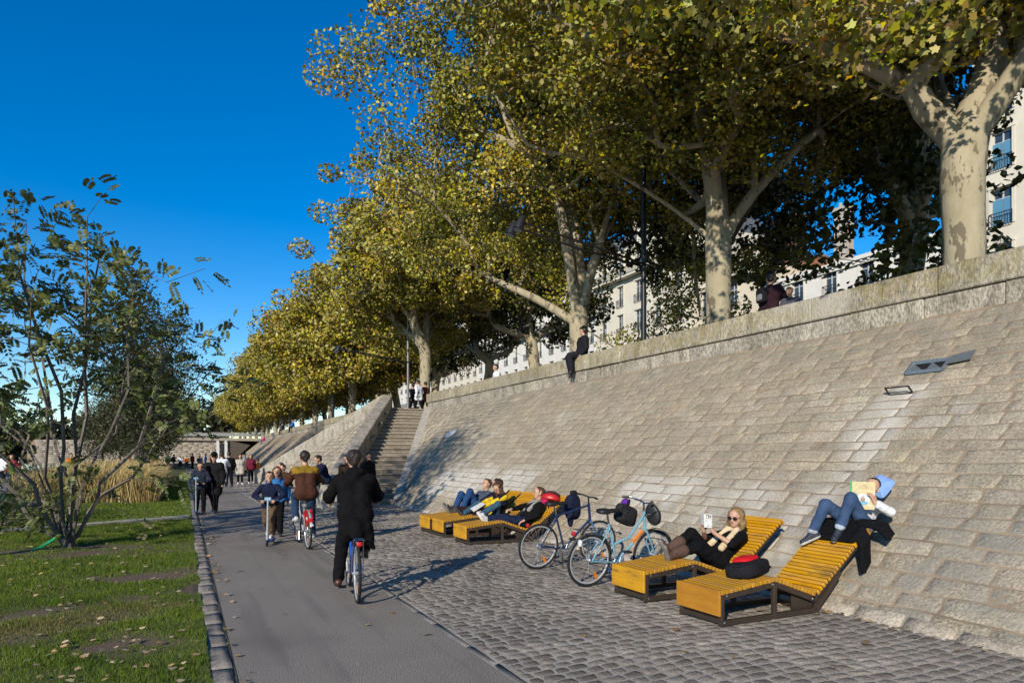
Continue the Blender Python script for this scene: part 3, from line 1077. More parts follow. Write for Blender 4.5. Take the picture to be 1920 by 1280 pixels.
M_bark = mat('plane_bark', (0.42, 0.36, 0.25), (0.32, 0.27, 0.175), scale=3.2, rough=0.85, bump=0.01, bscale=14, stretch=(1, 1, 0.5),
             col3=(0.165, 0.135, 0.09), scale3=4.5, t3=(0.56, 0.60), spec=0.2)
M_leaf = mat('plane_leaf_golden', (0.43, 0.325, 0.026), (0.215, 0.205, 0.02), scale=0.55, rough=0.5, island=0.45, hue=0.03, transl=0.07, spec=0.35,
             col3=(0.44, 0.225, 0.03), scale3=0.8, t3=(0.60, 0.72))
M_leafg = mat('plane_leaf_green', (0.37, 0.305, 0.025), (0.17, 0.185, 0.018), scale=0.6, rough=0.5, island=0.45, hue=0.03, transl=0.07, spec=0.35,
              col3=(0.47, 0.33, 0.03), scale3=0.5, t3=(0.52, 0.64))


M_leafshade = mat('plane_leaf_shaded', (0.11, 0.105, 0.012), (0.06, 0.07, 0.010), scale=0.6, rough=0.5, island=0.4, hue=0.03, transl=0.08, spec=0.3)  # shade of the second row put into a darker leaf colour


M_leafm = mat('plane_leaf_autumn_shade', (0.34, 0.275, 0.024), (0.15, 0.155, 0.016), scale=0.6, rough=0.5, island=0.45, hue=0.035, transl=0.07, spec=0.35, col3=(0.46, 0.27, 0.03), scale3=0.9, t3=(0.58, 0.70))  # autumn leaf toned down: shade of the right-hand crowns is in the colour


def crown_points(n, c, r, shell=2.0, zmin=None, gap=0.35, hole=None, seed=0.0):
    out = []
    c, r = np.array(c, float), np.array(r, float)
    while len(out) < n:
        v = rng.normal(size=3)
        v /= np.linalg.norm(v)
        q = rng.random() ** (1 / shell)
        lump = 1 + 0.16 * float(wob(v[0] * 3 + v[2] * 2, v[1] * 3 - v[2] * 2, 1.6, seed))
        p = c + v * r * q * lump
        if v[2] < 0:
            p[2] = c[2] + v[2] * r[2] * q * 0.92
        if zmin is not None and p[2] < zmin:
            continue
        if float(wob(p[0] + p[2] * 0.6, p[1] - p[2] * 0.5, 0.75, seed)) < -1 + gap:
            continue
        if hole is not None and hole(p):
            continue
        out.append(p)
    return np.array(out)


def foliage(centres, per, sig, size, shape, cc, name, m, parent, fold=0.75, up=0.55, outw=0.5, gs=0.75):
    n = len(centres)
    k = rng.integers(int(per * 0.6), int(per * 1.4) + 1, n)
    idx = np.repeat(np.arange(n), k)
    sc = rng.uniform(0.65, 1.3, n)[idx][:, None]
    g_ = rng.normal(size=(len(idx), 3))
    g_ *= np.minimum(1, 1.45 / (np.linalg.norm(g_, axis=1, keepdims=True) + 1e-6))
    p = centres[idx] + g_ * np.array(sig) * sc * 1.15
    o_ = p - np.array(cc)
    o_ /= np.linalg.norm(o_, axis=1, keepdims=True) + 1e-6
    nv = rng.normal(size=p.shape) * gs + o_ * outw + np.array([0, 0, up])
    P, F = leaf_mesh_arrays(p, nv, size, shape, fold)
    return mesh_obj(name, P, F, m, parent)


def plane_tree(label, loc, rz, seedn, limbs, cc, cr, nclump, per, size, shape, leafm, trunk_h=3.6, rad=0.33, zmin=None, extra=(), gap=0.35, lean=(0, 0), shell=2.0, sig=(0.50, 0.50, 0.35), group='plane trees along the quay', hole=None, up=0.55, outw=0.5, gs=0.75, cut=None):
    if cut is not None:
        h0 = hole
        hole = lambda p: cut(p) or (h0 is not None and h0(p))
        extra = [e for e in extra if not cut(e)]
    t = thing('plane_tree', label, 'tree', loc, rz, group)
    pts = crown_points(nclump, cc, cr, shell=shell, zmin=zmin, gap=gap, seed=seedn, hole=hole)
    if len(extra):
        pts = np.concatenate([pts, np.array(extra, float)])
    lx, ly = lean
    start = [(0, 0, -0.3), (0, 0, 0.5), (lx * .3, ly * .3, trunk_h * .5), (lx, ly, trunk_h)]
    ch = skeleton(start, limbs, pts, rmax=rad * 1.12)
    # the trunk keeps its girth up to the fork, then the limbs take over
    for pts_, rr in ch[:1]:
        for q in range(4):
            rr[q] = rad * (1.14, 1.02, 0.98, 1.08)[q]
    bark_mesh(ch, 'trunk', M_bark, t)
    foliage(pts, per, sig, size, shape, cc, 'crown', leafm, t, up=up, outw=outw, gs=gs)
    return t


random.seed(5)


def corridor(oy):
    """keeps the crowns open where the low sun reaches the thick trunk"""
    def f(p):
        dx, dy = p[0] + 13.0 - 12.9, p[1] + oy - 7.3
        s_ = -(dx * 0.74 + dy * 0.673)
        return s_ > 0.3 and abs(dx * 0.673 - dy * 0.74) < 1.05 and p[2] + HT < 7.0 + 0.445 * s_ + 0.25
    return f


# four trees one can tell apart, built where they stand behind the parapet
plane_tree('plane tree with the thickest pale mottled trunk, the rightmost one behind the parapet', (13.0, 7.4, HT), 0, 1.0,
           [[(-0.7, 0.5, 4.6), (-2.0, 1.1, 5.3), (-3.8, 1.6, 5.8), (-5.2, 2.2, 6.8)], [(0.5, -0.2, 5.0), (0.7, 0.2, 7.0), (0.4, 0.6, 9.5)], [(0.9, 0.9, 5.0), (2.5, 2.0, 6.5), (3.8, 3.0, 8.0)], [(0.2, -1.2, 5.0), (-0.6, -2.8, 6.4), (-1.5, -4.2, 7.8)]],
           (-0.8, 0.4, 11.0), (7.6, 6.2, 6.8), 380, 250, 0.125, LOBED, M_leafm, trunk_h=3.4, rad=0.345, zmin=4.6, gap=0.62, extra=[(-4, -2.4, 2.95), (-3.6, -2.0, 3.6), (-4.6, -1.6, 3.4), (-5.2, -1.2, 3.7), (-6, -.4, 4.2), (-5.2, -2.2, 3.5), (-4.4, -2.8, 3.4), (-3.2, -2.6, 3.5), (-6.6, .6, 4.6), (-7, 1.6, 5), (-3.0, -3.0, 3.2), (-2.6, -2.2, 3.9), (-4.2, -.8, 4.3), (-3.4, -.6, 4.6), (-2.4, -1.4, 4.7), (-5.6, .4, 4.8), (-3.4, -3.4, 3.9), (-2.2, -3.0, 3.7)] + [(random.uniform(-4.5, 0.5), random.uniform(-4.5, 0.5), random.uniform(5.0, 8.5)) for _ in range(45)] + [(random.uniform(-0.3, 1.8), random.uniform(-2.8, -0.9), random.uniform(4.2, 6.8)) for _ in range(16)], up=0.85, outw=0.3, gs=0.6, cut=corridor(7.4),
           hole=lambda p: (p[2] < 6.2 and p[0] > -3.2 and p[1] < 3.5) or (p[0] > 0.8 and p[1] < 1.2 and p[2] < 7.5))
plane_tree('pale plane tree on the parapet just left of the person wearing a backpack', (13.0, 13.75, HT), 0, 2.0,
           [[(-0.5, -0.3, 5.0), (-1.3, -0.6, 7.0), (-2.2, -0.6, 9.0)], [(0.3, 0.4, 5.4), (0.6, 0.8, 8.0), (0.4, 1.0, 11.0)], [(0.8, -0.5, 4.8), (2.2, -1.4, 6.4)], [(-0.9, 0.9, 4.6), (-2.8, 1.9, 5.9), (-4.6, 2.4, 6.2)]],
           (-0.6, 0.2, 10.8), (7.6, 5.8, 7.2), 430, 300, 0.118, RHOMB, M_leafm, trunk_h=3.4, rad=0.33, zmin=4.3, gap=0.60, up=0.85, outw=0.3, gs=0.6,
           extra=[(random.uniform(-5.5, 0.5), random.uniform(-4.5, 0.8), random.uniform(5.2, 9.5)) for _ in range(70)] + [(random.uniform(2, 5), random.uniform(3, 6), random.uniform(2, 5.2)) for _ in range(14)], hole=lambda p: (p[2] < 4.9 and p[0] > -1.5) or (p[2] < 5.3 and p[1] > -0.5 and p[0] > -5))
plane_tree('plane tree behind the dark clad person on the parapet, its trunk forking low', (13.0, 20.95, HT), 0, 3.0,
           [[(-1.2, 0.9, 3.5), (-2.6, 2.0, 4.4), (-4.4, 3.2, 5.2), (-6.0, 3.6, 7.0)], [(0.1, 0.1, 4.5), (0.0, 0.4, 7.0), (-0.4, 0.6, 10.0), (-0.6, 0.6, 13)], [(0.5, -0.7, 5.4), (0.8, -1.8, 8.0)], [(-1.2, -0.4, 7.2), (-2.8, -0.6, 8.2), (-3.4, -0.3, 10.0)]],
           (-0.8, 0.4, 10.6), (5.2, 5.6, 8.0), 420, 290, 0.122, RHOMB, M_leafg, trunk_h=2.5, rad=0.32, zmin=3.4, gap=0.42, lean=(0.05, 0),
           up=0.3, outw=0.55, extra=[(-4.4, 2.2, 5.3), (-5.2, 2.6, 5.9), (-3.7, 1.6, 5.4), (-4.9, 3.2, 5.0), (-5.8, 3.0, 6.5), (1.9, -0.7, 1.0), (1.6, -0.4, 1.6), (2.5, -0.6, 2.0), (-6.4, 0, 10.8), (-6.9, .2, 11.6), (-6.0, -.3, 12.2), (-5.6, .2, 12.8), (-7.2, 0, 12.3), (-6.6, .5, 13), (-5.8, .6, 11.4), (-7.4, .4, 11.2), (-5.2, 0, 13.6), (-6.2, .3, 14.2), (-5.4, 0.8, 12.2), (-6.0, 0.6, 10.2), (-4.8, 0.4, 14.4), (-7.4, 0.3, 9.2), (-8.0, 0.2, 9.7), (-8.6, 0.1, 10.2), (-7.9, 0.4, 10.6), (-8.9, 0.3, 9.6), (-7.0, 0.4, 8.4), (-6.9, 0.2, 6.6), (-7.3, 0.5, 7.3), (-5.6, -1.6, 12.4), (-5.6, -1.2, 13.2)], hole=lambda p: (p[2] < 4.6 and abs(p[1] - p[0] * -0.6) < 0.8) or (p[1] < 1.0 and p[2] < 6.3 and p[0] > -4.5))
plane_tree('plane tree standing at the top of the staircase, with a wide golden crown', (13.0, 38.3, HT), 0, 4.0,
           [[(-0.8, -0.4, 5.4), (-2.6, -1.0, 7.4), (-4.4, -1.2, 9.0)], [(0.2, 0.3, 6.0), (0.4, 0.5, 9.0)], [(0.7, 0.9, 5.4), (2.0, 2.4, 7.0)], [(-0.6, 1.2, 5.2), (-2.0, 3.0, 7.0)]],
           (-0.9, 0.0, 9.1), (6.0, 7.2, 6.0), 430, 170, 0.19, RHOMB, M_leaf, trunk_h=4.0, rad=0.33, zmin=4.4, gap=0.40, hole=lambda p: p[2] < 6.2 and abs(p[0]) < 4 and p[1] < 1.5)
plane_tree('plane tree overhanging the top right, the first of the avenue', (13.0, 0.4, HT), 0, 8.0,
           [[(-0.7, 0.5, 5.6), (-2.0, 1.1, 6.9), (-3.8, 1.6, 8.2)], [(0.5, -0.2, 6.0), (0.7, 0.2, 9.0)], [(0.9, 0.9, 6.0), (2.5, 2.0, 8.0)], [(0.2, -1.2, 6.0), (-0.6, -2.8, 8.0)]],
           (-0.8, 0.2, 11.8), (7.8, 6.0, 6.6), 350, 220, 0.125, LOBED, M_leafm, trunk_h=4.6, rad=0.34, zmin=5.9, gap=0.40, cut=corridor(0.4), up=0.85, outw=0.3, gs=0.6)
# the rest of the avenue: three crowns reused
protos = []
for q in range(3):
    t = plane_tree('golden plane tree of the avenue beyond the staircase', (13.0, 57.7 + 9 * q, HT), q * 2.1, 5.0 + q,
                   [[(-0.8, -0.4, 5.4), (-2.4, -1.0, 7.4)], [(0.3, 0.3, 6.0), (0.4, 0.5, 9.0)], [(0.7, 0.9, 5.4), (2.0, 2.4, 7.0)], [(-0.6, 1.2, 5.2), (-2.0, 3.0, 7.0)]],
                   (-0.3, 0, 7.6), (7.0, 7.2, 5.4), 320, 150, 0.25, QUAD, M_leaf, trunk_h=4.0, rad=0.32, zmin=3.3, gap=0.34, group='golden plane trees of the far avenue', sig=(0.75, 0.75, 0.5))
    protos.append(t)
k = 0
for y in (84.5, 93, 102, 111, 120, 131, 142, 154, 168, 184):
    dup(protos[k % 3], (13.0 + random.uniform(-.2, .2), y, HT), k * 1.3 + 0.5, scale=random.uniform(0.93, 1.06))
    k += 1
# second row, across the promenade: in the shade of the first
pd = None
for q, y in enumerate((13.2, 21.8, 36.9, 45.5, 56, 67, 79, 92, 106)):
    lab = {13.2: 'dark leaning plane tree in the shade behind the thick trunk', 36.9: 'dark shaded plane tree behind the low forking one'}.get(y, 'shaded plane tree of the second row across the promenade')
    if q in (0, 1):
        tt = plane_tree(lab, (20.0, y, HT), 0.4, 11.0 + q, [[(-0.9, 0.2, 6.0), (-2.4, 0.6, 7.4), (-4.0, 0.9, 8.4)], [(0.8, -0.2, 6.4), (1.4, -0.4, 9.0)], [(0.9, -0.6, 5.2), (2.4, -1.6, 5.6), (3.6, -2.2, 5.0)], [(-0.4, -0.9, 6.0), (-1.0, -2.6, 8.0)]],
                        (0, 0, 10.2), (6.6, 5.4, 6.0), 260, 95, 0.24, RHOMB, M_leafshade, trunk_h=4.8, rad=0.36, zmin=5.4, gap=0.98, lean=(0.55, -0.25), group='shaded plane trees of the second row', extra=[(random.uniform(-3.5, 4), random.uniform(-2.2, 3.5), random.uniform(2.6, 6)) for _ in range(22)] if q == 0 else (), hole=(lambda p: p[1] < -2.2 and p[2] < 9) if q == 0 else None)
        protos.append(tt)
    else:
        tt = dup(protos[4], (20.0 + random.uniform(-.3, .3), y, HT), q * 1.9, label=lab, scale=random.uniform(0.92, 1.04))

# ---------------------------------------------------------------- multi-stemmed shrub on the lawn
M_sbark = mat('grey_bark', (0.20, 0.165, 0.135), (0.08, 0.065, 0.052), scale=5, rough=0.9, bump=0.008, bscale=30, stretch=(1, 1, 0.4))
M_sleaf = mat('pinnate_leaf', (0.165, 0.185, 0.05), (0.08, 0.105, 0.026), scale=0.9, rough=0.5, island=0.4, hue=0.02, transl=0.10, spec=0.35, col3=(0.21, 0.21, 0.075), scale3=1.4, t3=(0.54, 0.64))


def spray_leaves(tips, dirs, per, length, leaflet, name, m, parent):
    P, F = [], []
    n0 = 0
    for p, d in zip(tips, dirs):
        for q in range(per):
            dv = nrm(nrm(d) * 0.75 + rng.normal(size=3) * 0.75 + V3(0, 0, 0.05))
            side = nrm(np.cross(dv, V3(0, 0, 1) + rng.normal(size=3) * 0.4))
            L = length * random.uniform(0.6, 1.2)
            k = 7
            o_ = np.array(p) + rng.normal(size=3) * 0.10
            for i in range(1, k + 1):
                t = i / k
                c = o_ + dv * L * t + V3(0, 0, -0.35 * L * t * t)
                lw = leaflet * (1.15 - 0.5 * abs(t - 0.5))
                for sg in ((-1, 1) if i < k else (0,)):
                    ld = nrm(side * sg + dv * (0.45 if sg else 1.0) + V3(0, 0, -0.25))
                    wv = nrm(np.cross(ld, np.cross(side, dv) + rng.normal(size=3) * 0.3)) * lw * 0.27
                    P += [c, c + ld * lw * 0.5 + wv, c + ld * lw, c + ld * lw * 0.5 - wv]
                    F.append((n0, n0 + 1, n0 + 2, n0 + 3))
                    n0 += 4
    return mesh_obj(name, np.array(P), np.array(F), m, parent)


t = thing('multi_stemmed_tree', 'bare stemmed shrubby tree with feathery dark green leaves growing on the lawn', 'tree', (-1.85, 14.1, 0.05))
limbs, tips, dirs = [], [], []
# right / left / depth leanings of the main stems (in metres at the stem top, with height)
stems = [(-2.6, 0.4, 4.4), (-1.9, -0.7, 5.2), (-1.1, 0.5, 5.9), (-0.6, -0.5, 6.1), (0.25, 0.6, 5.6), (0.6, -0.4, 5.7), (1.3, 0.3, 5.0), (1.6, -0.6, 4.7), (1.95, 0.4, 4.3), (-3.1, -0.4, 3.4), (1.9, 1.4, 3.3), (-1.4, -1.5, 4.0), (0.3, -1.3, 4.2), (-2.3, 1.2, 3.4)]
pts = []
cam_r, cam_f = V3(0.897, -0.4415, 0), V3(0.4415, 0.897, 0)
for i, (sx, sf, h) in enumerate(stems):
    e = cam_r * sx + cam_f * sf + V3(0, 0, h)
    b0 = cam_r * sx * 0.07 + cam_f * sf * 0.06
    limbs.append([b0 + V3(0, 0, 0.18), e * V3(0.15, 0.15, 0.17) + rng.normal(0, .08, 3), e * V3(0.30, 0.30, 0.30) + rng.normal(0, .10, 3), e * V3(0.46, 0.46, 0.43) + rng.normal(0, .12, 3), e * V3(0.63, 0.63, 0.60) + rng.normal(0, .12, 3), e * V3(0.82, 0.82, 0.8) + rng.normal(0, .10, 3), e])
    # leaf clusters climb the upper half of each stem
    for q in range(19):
        f_ = random.uniform(0.30, 1.0) ** 0.5
        p = e * f_ + rng.normal(0, 1, 3) * V3(0.42, 0.42, 0.34) * (0.45 + f_ * 0.55)
        pts.append(p)
for q in range(16):                    # low leafy suckers
    a_ = random.uniform(0, 2 * PI)
    pts.append(V3(math.cos(a_) * random.uniform(0.4, 1.5), math.sin(a_) * random.uniform(0.4, 1.5), random.uniform(0.3, 1.4)))
for q in range(8):                    # twigs with leaves reaching to the right, low
    pts.append(cam_r * random.uniform(1.0, 2.3) + cam_f * random.uniform(-0.6, 0.8) + V3(0, 0, random.uniform(1.0, 2.6)))
pts = np.array(pts)
ch = skeleton([(0, 0, -0.1), (0, 0, 0.06)], limbs, pts, seg=0.5, sag=0.05, pathw=0.1, tip=0.005, power=1.9, rmax=0.125, jitter=0.05)
bark_mesh(ch, 'stems', M_sbark, t)
dv = pts * V3(1, 1, 0.4)
spray_leaves(pts, dv, 5, 0.28, 0.095, 'crown', M_sleaf, t)

# sprigs and low planting round the foot
M_fern = mat('low_green', (0.06, 0.09, 0.02), (0.10, 0.12, 0.02), scale=4, rough=0.6, island=0.4, transl=0.25)
pts = np.stack([rng.uniform(-5.5, -2.5, 60), rng.uniform(16.5, 22, 60), rng.uniform(0.15, 0.7, 60)], 1)
sh = thing('low_shrub', 'loose grey green low shrub behind the stems on the lawn', 'shrub', (-3.6, 18.5, 0.05))
foliage(pts - V3(-3.6, 18.5, 0.05), 70, (0.3, 0.3, 0.2), 0.075, QUAD, (0, 0, 0), 'crown', mat('grey_green', (0.10, 0.11, 0.05), (0.06, 0.075, 0.03), scale=2, rough=0.7, island=0.4, transl=0.2), sh)
ch = skeleton([(0, 0, -0.1), (0, 0, 0.05)], [], pts - V3(-3.6, 18.5, 0.05), seg=0.4, tip=0.006, rmax=0.05, power=2.1)
bark_mesh(ch, 'stems', M_sbark, sh)
mb = MB()
gl = thing('garden_tube', 'bright green plastic tube lying at the foot of the shrubby tree', 'tube', (-2.15, 13.75, 0.05))
mb.tube([(-0.16, -0.05, 0.03), (-0.05, 0, 0.05), (0.05, 0.05, 0.11), (0.14, 0.1, 0.17)], [0.012, 0.022, 0.026, 0.03], 8)
mb.build('tube', plain('green_plastic', (0.02, 0.42, 0.16), 0.5), gl, smooth=True)
MB().tube([(0.14, 0.1, 0.17), (0.22, 0.15, 0.24)], [0.034, 0.03], 8).build('cap', plain('lime_plastic', (0.45, 0.55, 0.08), 0.6), gl, smooth=True)

# dark fine-leaved trees between lawn and quay
M_dark = mat('dark_small_leaf', (0.055, 0.06, 0.018), (0.035, 0.045, 0.014), scale=0.7, rough=0.6, island=0.4, hue=0.02, transl=0.2, col3=(0.11, 0.085, 0.025), scale3=0.4, t3=(0.5, 0.62))
first = None
for q, (x, y, s_) in enumerate(((-2.9, 52, 0.80), (-2.6, 63, 0.84), (-3.6, 74, 0.85), (-2.9, 84, 0.9), (-7.5, 80, 0.6), (-7, 95, 0.7))):
    if first is None:
        first = thing('street_tree', 'dusky dark green tree with fine leaves beyond the ornamental grass bed', 'tree', (x, y, 0), 0, 'dusky trees beyond the grass bed')
        pts = crown_points(230, (0, 0, 7.2), (4.0, 4.0, 6.4), shell=2.0, zmin=2.2, gap=0.25, seed=3.3)
        ch = skeleton([(0, 0, -0.1), (0, 0, 1.2), (0.05, 0, 2.4)], [[(0.3, 0.1, 4.5), (0.3, 0.2, 8)], [(-0.5, -0.3, 4.2), (-0.9, -0.4, 7)]], pts, rmax=0.17, tip=0.01)
        bark_mesh(ch, 'trunk', plain('dark_bark', (0.06, 0.05, 0.04), 0.9), first)
        foliage(pts, 85, (0.55, 0.55, 0.5), 0.17, QUAD, (0, 0, 7), 'crown', M_dark, first)
        t = first
    else:
        t = dup(first, (x, y, 0), q * 1.7, scale=s_)
t = thing('street_tree', 'tall slender tree with a small high crown standing on the near lawn', 'tree', (-8.5, 8.2, 0))
pts = crown_points(120, (0, 0, 11.0), (2.5, 2.5, 1.9), shell=2.0, gap=0.35, seed=6.1)
ch = skeleton([(0, 0, -0.1), (0, 0, 3), (0.05, 0, 6), (0, 0.05, 8.6)], [[(0.2, 0.1, 10)], [(-0.3, -0.2, 10.2)]], pts, rmax=0.14, tip=0.01)
bark_mesh(ch, 'trunk', M_sbark, t)
foliage(pts, 26, (0.5, 0.5, 0.4), 0.17, QUAD, (0, 0, 11), 'crown', M_dark, t)
# dense growth on the far bank
n = 26000
yy_ = rng.uniform(40, 900, n)
hh = 9 + 5 * wob(yy_, 0 * yy_, 0.03, 2.0) + 3 * wob(yy_, 0 * yy_, 0.15)
p = np.stack([rng.uniform(-185, -165, n), yy_, rng.random(n) * hh], 1)
n = 9000
x_ = rng.uniform(-140, 9, n)
q_ = np.stack([x_, rng.uniform(150, 175, n), rng.random(n) * (9 + 4 * wob(x_, 0 * x_, 0.08) + 2 * wob(x_, 0 * x_, 0.4))], 1)
p = np.concatenate([p, q_])
P, F = leaf_mesh_arrays(p, rng.normal(size=p.shape), 2.0, QUAD)
tag(mesh_obj('far_treeline', P, F, M_dark), 'hazy dark line of trees on the far river bank', 'treeline', kind='stuff')
# ------------------------------------------------------------------ buildings across the upper street
M_glass = mat('window_glass', (0.03, 0.045, 0.06), (0.05, 0.07, 0.09), scale=0.7, rough=0.08, spec=0.8)
M_wood = plain('window_paint', (0.62, 0.61, 0.57), 0.6)
M_iron = plain('balcony_iron', (0.03, 0.035, 0.045), 0.6)
M_slate = mat('slate_roof', (0.13, 0.14, 0.16), (0.10, 0.105, 0.12), scale=3, rough=0.6, bump=0.01, bscale=8)
M_brick = mat('chimney_brick', (0.30, 0.13, 0.08), (0.24, 0.10, 0.065), scale=6, rough=0.9, bump=0.01, bscale=14)
M_tile = mat('roof_tile', (0.36, 0.16, 0.09), (0.28, 0.12, 0.07), scale=4, rough=0.9, bump=0.02, bscale=9)


def building(label, y0, y1, X, floors, fh, wallc, roof, shutters=None, group='pale facades across the upper street', depth=12):
    b = thing('apartment_building', label, 'building', (X, (y0 + y1) / 2, HT), 0, group)
    W = y1 - y0
    gh = 4.6
    H = gh + floors * fh
    mw = mat('render_' + wallc[0], wallc[1], tuple(c * 0.9 for c in wallc[1]), scale=0.6, rough=0.9, bump=0.006, bscale=12, spec=0.2)
    nb = max(3, int(W / 3.0))
    bw = W / nb
    wall = MB()
    ww = 1.15
    zs = [(0.0, gh, 0.6, 3.4)] + [(gh + i * fh, gh + (i + 1) * fh, 0.35, min(2.35, fh - 0.75)) for i in range(floors)]
    for z0, z1, s0, wh in zs:
        for k in range(nb):
            yc = -W / 2 + bw * (k + 0.5)
            a = z0 + s0
            wall.box((0.2, yc - (bw + ww) / 4, (z0 + z1) / 2), (0.4, (bw - ww) / 2, z1 - z0))
            wall.box((0.2, yc + (bw + ww) / 4, (z0 + z1) / 2), (0.4, (bw - ww) / 2, z1 - z0))
            wall.box((0.2, yc, (z0 + a) / 2), (0.4, ww, a - z0))
            wall.box((0.2, yc, (a + wh + z1) / 2), (0.4, ww, z1 - a - wh))
            for e in (-1, 1):
                wall.box((-0.03, yc + e * (ww / 2 + 0.09), a + wh / 2), (0.06, 0.16, wh))
            wall.box((-0.05, yc, a + wh + 0.12), (0.1, ww + 0.4, 0.2))
    wall.box((depth / 2 + 0.2, 0, H / 2), (depth - 0.42, W - 0.02, H))
    wall.build('wall', mw, b)
    co = MB()
    MB().box((-0.12, 0, gh + 0.02), (0.24, W + 0.02, 0.26)).build('string_course', mw, b)
    co.box((-0.22, 0, H - 0.12), (0.45, W + 0.05, 0.3)).box((-0.1, 0, H - 0.45), (0.2, W + 0.02, 0.25))
    for k in range(int(W / 0.6)):
        co.box((-0.2, -W / 2 + 0.3 + k * 0.6, H - 0.34), (0.3, 0.16, 0.18))
    co.build('cornice', mw, b)
    proto = None
    for z0, z1, s0, wh in zs:
        for k in range(nb):
            yc = -W / 2 + bw * (k + 0.5)
            a = z0 + s0
            if proto is None or abs(proto['wh'] - wh) > 0.01:
                mb = MB()
                mb.box((0, 0, 0.04), (0.08, ww, 0.08)).box((0, 0, wh - 0.04), (0.08, ww, 0.08)).box((0, -ww / 2 + .04, wh / 2), (0.08, 0.08, wh - .16)).box((0, ww / 2 - .04, wh / 2), (0.08, 0.08, wh - .16))
                mb.box((0.004, 0, wh / 2), (0.07, 0.07, wh - .16)).box((0.002, 0, wh * 0.72), (0.07, ww - .16, 0.06))
                fr = mb.build('window', M_wood, b)
                pn = MB().box((0.035, 0, wh / 2), (0.02, ww - 0.1, wh - 0.1)).build('pane', M_glass, fr)
                proto = {'wh': wh, 'f': fr.data, 'p': pn.data}
            else:
                fr = bpy.data.objects.new('window', proto['f'])
                COL.objects.link(fr)
                fr.parent = b
                pn = bpy.data.objects.new('pane', proto['p'])
                COL.objects.link(pn)
                pn.parent = fr
            fr.location = (0.2, yc, a)
            if shutters and z0 > 0 and (k + int(z0)) % 2 == 0:
                s_ = MB().box((0.13, yc - ww / 4 - .01, a + wh * 0.36), (0.05, ww / 2 - .06, wh * 0.7)).box((0.13, yc + ww / 4 + .01, a + wh * 0.36), (0.05, ww / 2 - .06, wh * 0.7)).build('shutter', plain('blue_shutter', (0.10, 0.28, 0.42), 0.6), b)
    for i in range(floors):
        z = gh + i * fh + 0.12
        if i in ((1, floors - 1) if roof == 'slate' else (floors - 1,)) and floors > 3:
            MB().box((-0.45, 0, z), (0.9, W - 0.6, 0.2)).build('balcony_slab', mw, b)
            runs = [(-W / 2 + 0.4, W / 2 - 0.4, -0.85)]
        else:
            runs = [(-W / 2 + bw * (k + 0.5) - 0.65, -W / 2 + bw * (k + 0.5) + 0.65, -0.14) for k in range(nb)]
        for a, c, x in runs:
            mb = MB()
            mb.box((x, (a + c) / 2, z + 1.0), (0.05, c - a, 0.05)).box((x, (a + c) / 2, z + 0.2), (0.04, c - a, 0.04))
            m = int((c - a) / 0.14)
            for q in range(m + 1):
                mb.box((x, a + (c - a) * q / m, z + 0.6), (0.02, 0.022, 0.80))
            mb.build('balcony_railing', M_iron, b)
    rf = MB()
    if roof == 'slate':
        rf.prism([(0.3, -W / 2, H), (1.6, -W / 2, H + 2.6), (6, -W / 2, H + 3.8), (depth, -W / 2, H)], (0, W, 0))
        r = rf.build('roof', M_slate, b)
        for k in range(0, nb, 2):
            yc = -W / 2 + bw * (k + 0.5)
            MB().box((0.9, yc, H + 1.0), (1.2, 1.3, 2.0)).prism([(0.2, yc - .8, H + 2.0), (0.2, yc + .8, H + 2.0), (0.2, yc, H + 2.6)], (1.8, 0, 0)).build('dormer', mw, r)
    else:
        rf.prism([(-0.3, -W / 2, H + 0.05), (5.5, -W / 2, H + 1.4), (depth, -W / 2, H)], (0, W, 0))
        r = rf.build('roof', M_tile, b)
    for k, (yy, m_, hh) in enumerate(((-W * 0.36, M_brick, 4.6), (W * 0.28, M_pale, 5.4))):
        mb = MB().box((3.2, yy, H + hh / 2), (0.9, 2.4 if k == 0 else 1.2, hh)).box((3.2, yy, H + hh), (1.1, 2.6 if k == 0 else 1.4, 0.25))
        for q in range(4 if k == 0 else 2):
            mb.tube([(3.2, yy - (0.9 if k == 0 else 0.3) + 0.6 * q, H + hh), (3.2, yy - (0.9 if k == 0 else .3) + 0.6 * q, H + hh + 0.6)], 0.14, 8)
        mb.build('chimney', m_, r)
    return b


CREAM = ('cream', (0.70, 0.63, 0.50))
WHITE = ('white', (0.74, 0.70, 0.62))
YEL = ('buff', (0.70, 0.60, 0.44))
building('tall cream corner building with blue shutters, seen right of the thick trunk', 1.0, 25.2, 45.5, 6, 3.5, CREAM, 'slate', True)
building('lower white building with brick chimneys in front of the sky, behind the leaning tree', 25.3, 41.0, 46, 3, 2.7, WHITE, 'tile')
building('narrow buff building with a tile roof between two white ones', 41.1, 52, 45.8, 3, 3.2, YEL, 'tile')
building('cream building with a long iron balcony, seen beside the black lamp post', 52.1, 69, 45.5, 5, 3.3, CREAM, 'slate')
building('white building with slate roof beyond the one with the long balcony', 69.1, 86, 46, 4, 3.4, WHITE, 'slate')
building('white building with many windows seen left of the forking plane tree', 86.1, 106, 45.5, 4, 3.4, WHITE, 'slate')
building('cream building seen through the gap above the staircase', 106.1, 128, 45.8, 5, 3.3, CREAM, 'slate')
building('white building far along the upper street above the staircase parapet', 128.1, 152, 45.5, 4, 3.4, WHITE, 'slate')
building('buff building at the far end of the upper street', 152.1, 180, 45.5, 5, 3.3, YEL, 'slate')

# ------------------------------------------------------------------ lamps along the parapet
M_post = plain('lamp_black', (0.02, 0.02, 0.022), 0.4, 0.3)
M_postg = plain('lamp_grey', (0.22, 0.22, 0.22), 0.45, 0.5)


